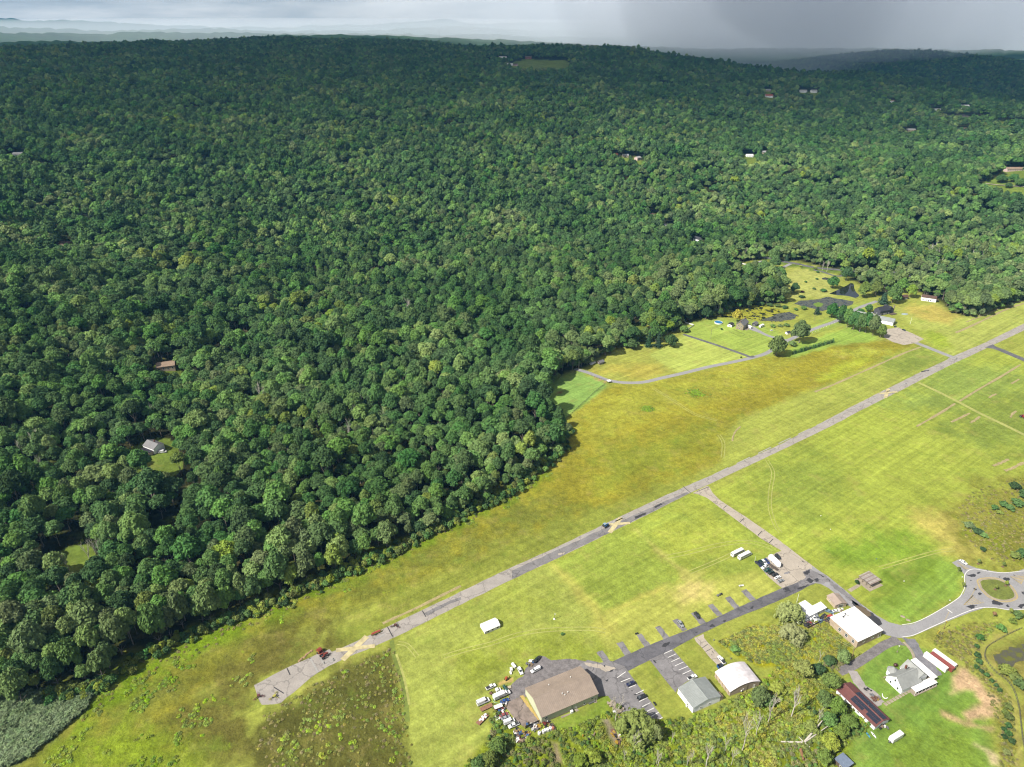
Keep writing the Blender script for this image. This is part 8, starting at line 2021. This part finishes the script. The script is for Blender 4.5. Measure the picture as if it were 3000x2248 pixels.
# ------------------------------------------------------------------ poles, wires, fences
POLEW = mat('pole_wood', A(196, 158, 116), .9, .2, 1.5); POLEG = mat('pole_grey', A(168, 158, 146), .9, .2, 1.5)
TOPS = {}
def pole(key, k, b, t_, label, m=POLEW, arm=True, r=.16, name='utility_pole', cat='pole', hmax=12):
    X, Y, z = GT(k, *b); r_, f_, u_ = ray(k, *t_); d = math.hypot(X, Y); h = min(max(3.5, CAM_H + u_ / math.hypot(r_, f_) * d - z), hmax)
    t = thing(name, label, cat, (X, Y, z), .6); MB().tube((0, 0, -.3), (0, 0, h), r, r * .7, 7).build('shaft', m, t)
    if arm:
        c = MB().box((0, 0, h - .5), (2.2, .12, .14)).build('crossarm', m, t)
        for x in (-1, 0, 1): MB().tube((x, 0, h - .45), (x, 0, h - .2), .05).build('insulator', METAL, c)
        MB().tube((.3, .25, h - 2.2), (.3, .25, h - 1.2), .22, n=8).build('transformer', METAL, t) if h > 9 else None
    TOPS[key] = Vector((X, Y, z + h - .3)); return t
pole('a', 'c2', (1306, 692), (1342, 588), 'wooden utility pole leaning over the lane by the flat roofed building', r=.2); pole('b', 'z2', (600, 1022), (656, 850), 'wooden utility pole among the junk cars', r=.17); pole('c', 'z2', (30, 1000), (52, 850), 'utility pole at the willow side corner of the junk yard')
pole('d', 'c3', (1468, 1086), (1492, 1008), 'utility pole by the road with a yellow sleeved guy wire', r=.18); pole('e', 'c5', (1420, 718), (1432, 628), 'tall pale pole alone on the farmhouse lawn', POLEG); pole('f', 'c5', (281, 1002), (283, 908), 'grey pole where the farm lane enters the wood', POLEG)
pole('g', 'y3', (905, 290), (918, 198), 'grey pole beside the lily pond bank', POLEG); pole('h', 'y3', (507, 352), (510, 272), 'grey pole behind the farmhouse campers', POLEG); pole('i', 'y4', (915, 552), (932, 470), 'white pole on the lawn near the black ditch', paint('pole_white', A(236, 236, 232)), False); pole('j', 'y4', (483, 202), (490, 95), 'brown wooden pole at the end of the farm lane')
pole('k', 'y8', (998, 118), (1003, 55), 'reddish pole above the upper road'); pole('l', 'y8', (794, 162), (796, 118), 'wooden pole at the upper road junction'); pole('m', 'z3', (668, 642), (686, 520), 'thin white pole by the corner of the old apron', paint('pole_white', A(236, 236, 232)), False, .09, 'flag_pole'); pole('n', 'c2', (838, 192), (840, 112), 'white post at the edge of the small lawn by the willow', paint('pole_white', A(236, 236, 232)), False, .14, 'post')
pole('p', 'z4', (1325, 52), (1332, -45), 'slim lamp post on the porch house lawn', METAL, False, .08, 'lamp_post', 'lamp post', 6); pole('q', 't7', (48, 660), (22, 590), 'grey pole in the dark gap at the left margin', POLEG)
lm = MB().ball((0, 0, 0), (.35, .35, .2), 8, 4).build('lamp_head', TRIM, bpy.data.objects['lamp_post']); lm.location = (0, 0, TOPS['p'].z + .3)
tg = MB().box((0, 0, 1.0), (.5, .5, .9), taper=.8).build('base_block', M_TAN, bpy.data.objects['lamp_post']); tg.location = (0, 0, -.6)
gw = G('c3', 1408, 1128); gy = MB().tube((gw[0], gw[1], 0), tuple(TOPS['d']), .03, n=4).build('guy_wire', METAL); tag(gy, 'guy wire running down from the roadside utility pole', 'wire')
g2 = MB(); d_ = (TOPS['d'] - Vector((gw[0], gw[1], 0))).normalized(); p_ = Vector((gw[0], gw[1], 0)); g2.tube(p_, p_ + d_ * 2.6, .14, n=6); g2.build('guard_sleeve', paint('guard_yellow', A(240, 206, 60)), gy)
yb = MB().box((0, 0, 0), (.9, .5, .5)).build('marker', paint('guard_yellow', A(240, 206, 60)), None, loc=tuple(TOPS['d'])); yb.parent = bpy.data.objects['utility_pole.003'] if 'utility_pole.003' in bpy.data.objects else None
if yb.parent: yb.matrix_parent_inverse = Matrix.Identity(4); yb.location = (0, 0, TOPS['d'].z)
def wire(a, b, label, off=0.0, sag=.6, r=.035):
    p, q = TOPS[a] if isinstance(a, str) else Vector(a), TOPS[b] if isinstance(b, str) else Vector(b); d = (q - p); s = Vector((-d.y, d.x, 0)).normalized() * off; m_ = MB(); prev = None
    for i in range(9):
        t_ = i / 8; c = p.lerp(q, t_) + s - Vector((0, 0, sag * 4 * t_ * (1 - t_)))
        if prev is not None: m_.tube(prev, c, r, n=4, cap=False)
        prev = c
    tag(m_.build('overhead_wire', mat('wire_pale', A(210, 206, 196), .5, .05, 1)), label, 'wire')
wire('c', 'a', 'upper overhead wire crossing the weedy lot', .6); wire('c', 'a', 'lower overhead wire crossing the weedy lot', -.6, 1.2); wire('b', 'a', 'overhead wire from the junk yard pole to the lane pole', 0, .8)
X, Y, z = GT('y6', 690, 60); wire('f', (X, Y, z + 9), 'overhead wire along the wood edge at the small grey shed', 0, .5, .05); wire('e', 'h', 'overhead wire over the farmhouse garden', 0, .6, .04)

def fence(name, label, k, pts, h, m, post_gap=2.5, rails=(.5, 1.1), panel=None, cat='fence', post_r=.05, white=False, smooth_=False, flat=True):
    P = GP(k, pts); P = smooth_line(P, 5) if smooth_ else [np.asarray(p) for p in P]
    o0 = P[0]; t = thing(name, label, cat, (o0[0], o0[1], 0)); pm = MB().box((0, 0, h / 2), (post_r * 2, post_r * 2, h)).mesh('post', m)
    rl = [MB() for _ in rails]
    for a, b in zip(P[:-1], P[1:]):
        l = np.hypot(*(b - a)); n = max(1, int(round(l / post_gap))) if not smooth_ else 1
        for i in range(n):
            q = a + (b - a) * i / n - o0; link_mesh('post', pm, t, loc=(q[0], q[1], 0), rot=(0, 0, ang(a, b)))
            if panel:
                q2 = a + (b - a) * (i + 1) / n - o0; c = (q + q2) / 2; pb = MB().box((0, 0, h * .5 + .05), (np.hypot(*(q2 - q)) - post_r * 2, .05, h * .9)).build('panel', panel, t); pb.location = (c[0], c[1], 0); pb.rotation_euler = (0, 0, ang(a, b))
        for j, z in enumerate(rails): rl[j].tube((a[0] - o0[0], a[1] - o0[1], z), (b[0] - o0[0], b[1] - o0[1], z), post_r * .8, n=4)
    for b in rl: b.build('rail', m, t)
    return t
WF = paint('fence_white', A(242, 242, 238)); GF = mat('fence_galvanised', A(150, 146, 136), .6, .1, 2, .3); BF = mat('fence_dark_wood', A(92, 80, 76), .9, .2, 1.5)
fence('basin_fence', 'curving grey chain link fence around the detention basin', 'z7', [(700, -18), (600, 28), (470, 104), (442, 150), (448, 200), (505, 278), (600, 352), (650, 432), (680, 540), (692, 640), (706, 760), (722, 840)], 1.5, GF, smooth_=True, rails=(.2, .8, 1.45), post_r=.07)
fence('vinyl_fence', 'white zigzag fence at the head of the dark driveway', 'c5', [(1192, 562), (1204, 582), (1276, 602), (1218, 642)], 1.5, WF, panel=WF, rails=(1.45,), post_r=.09)
fence('vinyl_fence', 'long white fence in front of the ranch house', 'y8', [(330, 148), (380, 160), (432, 180), (412, 150)], 1.6, WF, 4, panel=WF, rails=(1.55,), post_r=.1)
fence('pasture_fence', 'dark post and wire fence between pasture and meadow', 'c5', [(170, 1412), (300, 1290), (420, 1180), (520, 1098)], 1.3, BF, 4, rails=(.6, 1.15), post_r=.08)
fence('lane_fence', 'wire fence with posts along the inside of the farm lane bend', 'c5', [(395, 1040), (460, 1062), (520, 1082)], 1.3, BF, 3, rails=(.5, 1.1), post_r=.06)
fence('board_fence', 'dark board fence around the junk cars by the willow', 'z2', [(35, 1005), (215, 1195), (330, 1140), (440, 1080), (530, 1045), (610, 1000)], 2.0, BF, panel=BF, rails=(1.95,))
fence('board_fence', 'grey board fence stub at the flat roofed building', 'z2', [(640, 1010), (690, 1045), (755, 1085)], 2.0, WALL['wood'], panel=WALL['wood'], rails=(1.95,))
fence('screen_fence', 'black screen fence at the warehouse corner enclosure', 'z1', [(880, 1302), (1000, 1250), (1110, 1205)], 2.2, DARKM, panel=DARKM, rails=(2.15,)); fence('wire_enclosure', 'thin wire fence round the junk enclosure', 'z1', [(1270, 1180), (1330, 1250), (1372, 1340), (1200, 1420), (1000, 1500), (880, 1530), (760, 1560)], 1.9, GF, rails=(.9, 1.85))
fence('garden_fence', 'low garden fence in front of the stone farmhouse', 'y3', [(118, 395), (225, 440), (262, 420), (150, 372)], 1.1, BF, 2.5, rails=(.5, 1.0))
# row of white markers along the farm lane
for i in range(9):
    q = G('y3', 890 + i * 26, 402 - i * 12); tag(MB().tube((0, 0, 0), (0, 0, .9), .16, .12, 6).build('lane_marker', WF, loc=(q[0], q[1], 0)), 'white marker post along the farm lane by the pond', 'post', 'white marker posts along the farm lane')

# ------------------------------------------------------------------ yard clutter
JM = [paint('junk_white', A(232, 230, 226)), paint('junk_grey', A(150, 150, 152)), paint('junk_black', (.02, .02, .022)), paint('junk_red', A(176, 64, 56)), paint('junk_blue', A(74, 120, 180)), mat('junk_rust', A(146, 104, 84), .9, .3, 2), paint('junk_yellow', A(220, 180, 60)), mat('junk_wood', A(186, 162, 130), .9, .25, 2)]
def drum(m): b = MB().tube((0, 0, 0), (0, 0, .9), .3, n=9); b.tube((0, 0, .28), (0, 0, .33), .325, n=9); b.tube((0, 0, .58), (0, 0, .63), .325, n=9); return b, 'drum', 'metal drum'
def crate(m):
    b = MB()
    for i in range(4): b.box((0, -.45 + i * .3, .55), (1.1, .22, .06)); b.box((-.52, -.45 + i * .3, .3), (.05, .22, .5)); b.box((.52, -.45 + i * .3, .3), (.05, .22, .5))
    b.box((0, 0, .04), (1.1, 1.1, .08)); return b, 'crate', 'slatted crate'
def tyres(m):
    b = MB()
    for j in range(3): b.loft([[(q * math.cos(w), q * math.sin(w), .12 + j * .24 + z) for w in np.arange(10) * math.pi / 5] for q, z in ((.2, -.06), (.38, -.11), (.42, 0), (.38, .11), (.2, .06))], False)
    return b, 'tyre_stack', 'stack of tyres'
def heap(m):
    b = MB(); r = random.Random(int(rng.integers(999)))
    for i in range(6): b.box((r.uniform(-.8, .8), r.uniform(-.6, .6), r.uniform(.15, .6)), (r.uniform(.4, 1.3), r.uniform(.2, .7), r.uniform(.15, .5)), r.uniform(0, 3))
    return b, 'scrap_heap', 'heap of scrap'
def machine(m): b = MB().box((0, 0, .45), (1.2, .8, .7), taper=.85); b.tube((-.3, 0, .8), (-.3, 0, 1.25), .12); b.tube((.35, -.5, .35), (.35, .5, .35), .25, n=8); return b, 'engine', 'old engine'
def panelp(m): b = MB().loft([[(x, y, z) for y, z in ((-.9, .1), (.9, .45), (.9, .52), (-.9, .17))] for x in (-.7, .7)]); b.box((0, .7, .2), (.1, .1, .5)); return b, 'metal_sheet', 'propped metal sheet'
KJ = [drum, crate, tyres, heap, machine, panelp, heap, heap]
CN = ['white', 'grey', 'black', 'red', 'blue', 'rusty', 'yellow', 'wooden']
JUNK = [('z1', [(890, 240), (1010, 195), (1000, 290), (900, 300)], 11, 'beside the black boat'), ('z1', [(440, 995), (540, 960), (560, 1040), (470, 1060)], 12, 'between red trailer and faded red car'), ('z1', [(950, 1250), (1105, 1205), (1120, 1300), (1010, 1370)], 22, 'behind the black screen fence'), ('z1', [(690, 1390), (900, 1330), (980, 1400), (880, 1520), (720, 1510)], 40, 'in the lower junk enclosure'),
        ('z1', [(1150, 1210), (1270, 1170), (1350, 1310), (1190, 1260)], 20, 'at the warehouse corner'), ('z1', [(700, 1300), (810, 1290), (830, 1370), (700, 1390)], 12, 'below the loaded utility pickup'), ('z1', [(860, 1215), (960, 1190), (960, 1250), (880, 1270)], 8, 'at the yard edge by the fence'), ('z1', [(390, 1040), (440, 1060), (440, 1150), (400, 1140)], 6, 'in the grass left of the faded red car'), ('z1', [(520, 880), (570, 900), (570, 950), (520, 940)], 5, 'below the bright blue car'),
        ('z2', [(960, 690), (1060, 680), (1040, 780), (960, 760)], 5, 'by the tan garage'), ('z2', [(780, 850), (900, 830), (880, 880), (790, 900)], 4, 'by the red tarp'), ('y1', [(440, 590), (560, 670), (520, 740), (470, 700)], 12, 'on the rubble strip'), ('y1', [(480, 400), (540, 440), (520, 500), (470, 470)], 5, 'at the concrete heap'), ('z4', [(890, 560), (1000, 600), (1090, 720), (1020, 760), (920, 640)], 11, 'on the gravel by the maroon roof'), ('z4', [(1060, 1060), (1170, 1030), (1170, 1100), (1080, 1130)], 9, 'at the gable end of the workshop'), ('z2', [(240, 1040), (440, 1000), (430, 1060), (300, 1100)], 4, 'inside the junk fence'), ('c1', [(1200, 1300), (1300, 1300), (1300, 1380), (1200, 1380)], 4, 'strewn in the grass below the warehouse')]
for k, poly, n, where in JUNK:
    P = np.asarray(GP(k, poly)); lo, hi = P.min(0), P.max(0); c = 0
    while c < n:
        q = rng.uniform(lo, hi)
        if not in_poly(q[None], P)[0]: continue
        j = int(rng.integers(len(KJ))); mi = 2 if KJ[j] is tyres else (7 if KJ[j] is crate else int(rng.choice([0, 0, 0, 1, 1, 1, 2, 2, 3, 4, 5, 5, 6, 7])))
        b, nm, what = KJ[j](None); s = rng.uniform(.8, 1.35)
        o = b.build(nm, JM[mi], loc=(q[0], q[1], .05), rz=rng.uniform(0, 6)); o.scale = (s, s, s)
        lab = '%s %s %s' % (CN[mi], what, where); tag(o, lab, what.split()[-1] if nm != 'tyre_stack' else 'tyres', lab.replace(what, what + ' pieces')); c += 1
for i, (x, y, cc_) in enumerate([(1105, 1386, 0), (1170, 1362, 0), (1205, 1342, 0), (1243, 1330, 0), (1285, 1312, 0), (1325, 1306, 3)]):
    q = G('z1', x, y); t = thing('round_tank', ['white round tank, first from the left in the enclosure row', 'white round tank, second in the enclosure row', 'white round tank, third in the enclosure row', 'white round tank, fourth in the enclosure row', 'white round tank, fifth in the enclosure row', 'reddish round tank at the right end of the enclosure row'][i], 'tank', (q[0], q[1], 0))
    MB().loft([[(r * math.cos(w), r * math.sin(w), z) for w in np.arange(12) * math.pi / 6] for r, z in ((.8, 0), (.8, 1.3), (.7, 1.5), (.25, 1.62))]).build('body', JM[cc_] if cc_ == 0 else paint('tank_orange', A(224, 140, 112)), t); MB().tube((0, 0, 1.6), (0, 0, 1.7), .25, n=8).build('lid', JM[1], t)
q = G('z2', 768, 890); tag(MB().ball((0, 0, 0), (2.2, 1.6, 1.2), 9, 4, 0).build('tarp', paint('tarp_red', A(236, 100, 86)), loc=(q[0], q[1], 0), rz=.4), 'bright red tarp beside the flat roofed building', 'tarp')
q, q2 = G('y1', 430, 345), G('y1', 540, 430); rb_ = MB(); rr = random.Random(8)
for i in range(40): t_ = rr.random(); rb_.box((q[0] + (q2[0] - q[0]) * t_ + rr.uniform(-2, 2), q[1] + (q2[1] - q[1]) * t_ + rr.uniform(-1.5, 1.5), rr.uniform(0, .7)), (rr.uniform(.5, 1.8), rr.uniform(.5, 1.2), rr.uniform(.3, .8)), rr.uniform(0, 3))
tag(rb_.build('rubble', M_TAN), 'heap of broken pale concrete by the parking lot', kind='stuff')
q, q2 = G('y1', 470, 625), G('y1', 560, 690); rb_ = MB()
for i in range(50): t_ = rr.random(); rb_.box((q[0] + (q2[0] - q[0]) * t_ + rr.uniform(-1, 1), q[1] + (q2[1] - q[1]) * t_ + rr.uniform(-1, 1), rr.uniform(0, .5)), (rr.uniform(.3, 1.4), rr.uniform(.2, .7), rr.uniform(.2, .5)), rr.uniform(0, 3))
tag(rb_.build('debris', JM[7]), 'strip of mixed wooden debris below the warehouse', kind='stuff')
def kayak(k, c, d, m, label):
    p, q = G(k, *c), G(k, *d); t = thing('kayak', label, 'kayak', (*((p + q) / 2), 0), ang(p, q))
    MB().loft([[(x, y * w, z) for y, z in ((-.3, 0), (.3, 0), (.5, .3), (-.5, .3))] for x, w in ((-1.8, .1), (-.9, .8), (0, 1), (.9, .8), (1.8, .1))]).build('hull', m, t); MB().tube((0, 0, .28), (0, 0, .33), .3, n=8).build('cockpit', DARKM, t)
kayak('z4', (900, 1185), (935, 1235), paint('kayak_blue', A(100, 190, 222)), 'light blue kayak on the lawn below the workshop'); kayak('z4', (970, 1180), (1020, 1242), WF, 'white kayak next to the light blue one')
ar = smooth_line(GP('z4', [(1120, 635), (1122, 665), (1145, 695), (1175, 700), (1192, 688)]), 4); ab = MB()
for a, b in zip(ar[:-1], ar[1:]): ab.tube((a[0], a[1], .12), (b[0], b[1], .12), .22, n=6)
tag(ab.build('edging', WF), 'white curved edging lying on the porch house lawn', 'edging')
def bench(k, c, d, label, m, l=1.9):
    p = G(k, *c); q = G(k, c[0] + d[0], c[1] + d[1]); t = thing('bench', label, 'bench', (p[0], p[1], 0), ang(p, q)); MB().box((0, 0, .48), (l, .5, .08)).build('seat', m, t); MB().box((0, .24, .8), (l, .06, .5)).build('backrest', m, t)
    for s in (-1, 1): MB().box((s * l * .4, 0, .22), (.1, .45, .44)).build('leg', m, t)
bench('z3', (380, 1165), (80, -10), 'white slab bench on the grass above the parking spurs', WF, 3.2); bench('y1', (848, 362), (20, 30), 'dark bench on the grass beside the parking lot', DARKM, 2.2); bench('c1', (1668, 468), (30, -8), 'dark bench at the end of a parking spur', DARKM, 2.0)
q = G('c8', 1500, 1212); at_ = thing('garden_tractor', 'small black mower and trailer standing above the parking spurs', 'mower', (q[0], q[1], 0), .5)
MB().box((.6, 0, .7), (1.3, .8, .6), taper=.8).build('bonnet', DARKM, at_); MB().box((-.4, 0, .9), (.6, .7, .5)).build('seat', JM[1], at_); MB().box((-2.0, 0, .6), (1.6, 1.1, .4)).build('cart', JM[1], at_)
for x in (.9, -.5, -2.0):
    for s in (-1, 1): wheel(at_, x, s * .55, .35)
q = G('c1', 955, 338); sg = thing('weather_stand', 'thin post with white foot alone in the hay field', 'post', (q[0], q[1], 0)); MB().tube((0, 0, 0), (0, 0, 4.2), .09).build('post', POLEG, sg); MB().box((0, 0, .35), (1.2, 1.0, .7), taper=.6).build('foot', WF, sg); MB().tube((0, 0, 4.1), (.9, 0, 4.0), .18, .1).build('windsock', WF, sg)
for x, y in ((1090, 970), (1140, 1003)):
    q = G('c3', x, y); tag(MB().prism([(-1.2, -.7), (1.2, -.7), (1.2, .7), (-1.2, .7)], 0, .35, [(-1, -.5), (1, -.5), (1, .5), (-1, .5)]).build('drain_box', M_TAN, loc=(q[0], q[1], 0), rz=-.5), 'concrete drain box on the verge, %s one' % ('larger upper' if x < 1100 else 'lower'), 'drain')
for i, (x, y) in enumerate([(330, 40), (420, 165), (845, 438), (1100, 645), (1640, 607), (1525, 823)]):
    q = G('c3', x, y); tag(MB().box((0, 0, .4), (.6, .4, .5), taper=.8).build('marker_box', JM[[0, 0, 4, 0, 0, 0][i]], loc=(q[0], q[1], 0)), 'small pale box lying out in the wide field', 'box', 'small boxes dotted over the wide field')
for k, x, y in [('c2', 122, 520), ('c2', 268, 680), ('c2', 355, 55)]:
    q = G(k, x, y); tag(MB().tube((0, 0, 0), (0, 0, .6), .4, .3, 8).build('utility_box', JM[1], loc=(q[0], q[1], 0)), {122: 'small green grey utility box on the grass by the drive', 268: 'dark stump like box behind the arched hangar', 355: 'small pale box on the grass above the spurs'}[x], 'utility box')
# ------------------------------------------------------------------ shower and clouds
def vol_mat(name, dens, col=(1, 1, 1), ani=0.0):
    m = bpy.data.materials.new(name); m.use_nodes = True; t = m.node_tree; t.nodes.clear()
    v = t.nodes.new('ShaderNodeVolumePrincipled'); v.inputs['Color'].default_value = (*col, 1); v.inputs['Density'].default_value = dens; v.inputs['Anisotropy'].default_value = ani
    o = t.nodes.new('ShaderNodeOutputMaterial'); t.links.new(v.outputs[0], o.inputs['Volume']); return m
def blob(name, c, r, m, kind, lump=.18, n=28, mm=14, seed=1):
    b = MB(); rg = []
    for k in range(mm + 1):
        ph = -math.pi / 2 + math.pi * k / mm; q = max(math.cos(ph), .02); row = []
        for i in range(n):
            w = 2 * math.pi * i / n; l = 1 + lump * math.sin(3 * w + seed) * math.cos(2 * ph + seed) + lump * .5 * math.sin(7 * w + 2 * seed)
            row.append((c[0] + r[0] * q * math.cos(w) * l, c[1] + r[1] * q * math.sin(w) * l, c[2] + r[2] * math.sin(ph)))
        rg.append(row)
    o = b.loft(rg).build(name, m); return tag(o, kind=kind)
for px_r, d, rx, ry, dn, sd_ in [(2750, 7400, 6000, 1300, .00012, 2), (2750, 7300, 5200, 1500, .00014, 5), (2700, 7200, 4400, 1600, .00018, 6), (2650, 7100, 3500, 1600, .00026, 7), (2600, 7000, 2600, 1500, .00040, 8)]:
    X, Y, z = at_dist('s', px_r, 100, d); blob('rain_shower', (X, Y, 430), (rx, ry, 425), vol_mat('rain', dn, (.80, .84, .90)), 'stuff', .0, 40, 16, seed=sd_)
for px_r, d, rx, ry, dn in [(2180, 4000, 1000, 420, .0004), (2200, 4000, 700, 380, .0006), (2600, 4300, 1000, 300, .0011)]:
    X, Y, z = at_dist('s', px_r, 120, d); blob('rain_shower', (X, Y, 430 if px_r < 2500 else 500), (rx, ry, 425 if px_r < 2500 else 350), vol_mat('rain', dn, (.74, .78, .86)), 'stuff', .05, 36, 16, seed=1)
X, Y, z = at_dist('s', 900, 100, 9600); blob('mist', (X, Y, 215), (9000, 3300, 210), vol_mat('mist', .00022, (.80, .84, .89)), 'stuff', .03, seed=4)
CL = vol_mat('cloud', .0028, (1, 1, 1), .3)
def cloud(x, y, rx, ry, z=1700, rz=150, seed=1):
    """a cloud whose shade falls softly round ground point x, y"""
    k = z / math.tan(SUN_EL)
    for q in (1.0, .82, .64): blob('cloud', (x - math.cos(SUN_TO) * k, y - math.sin(SUN_TO) * k, z + (1 - q) * 60), (rx * (.5 + .5 * q), ry * q, rz * q), CL, 'structure', .16, 32, 12, seed)
cloud(-300, 3700, 3600, 2350, 1700, 200, 1)
cloud(2700, 3200, 1800, 1500, 1700, 180, 2)
# ------------------------------------------------------------------ air
hz_ = MB().box((0, 7400, 434), (24000, 17200, 872))
o = hz_.build('haze', None); tag(o, kind='stuff')
m = bpy.data.materials.new('haze'); m.use_nodes = True
t = m.node_tree; t.nodes.clear()
v = t.nodes.new('ShaderNodeVolumePrincipled'); v.inputs['Color'].default_value = (.15, .43, .78, 1); v.inputs['Density'].default_value = 3.6e-5
v.inputs['Anisotropy'].default_value = 0.0
ou = t.nodes.new('ShaderNodeOutputMaterial'); t.links.new(v.outputs[0], ou.inputs['Volume'])
o.data.materials.append(m)
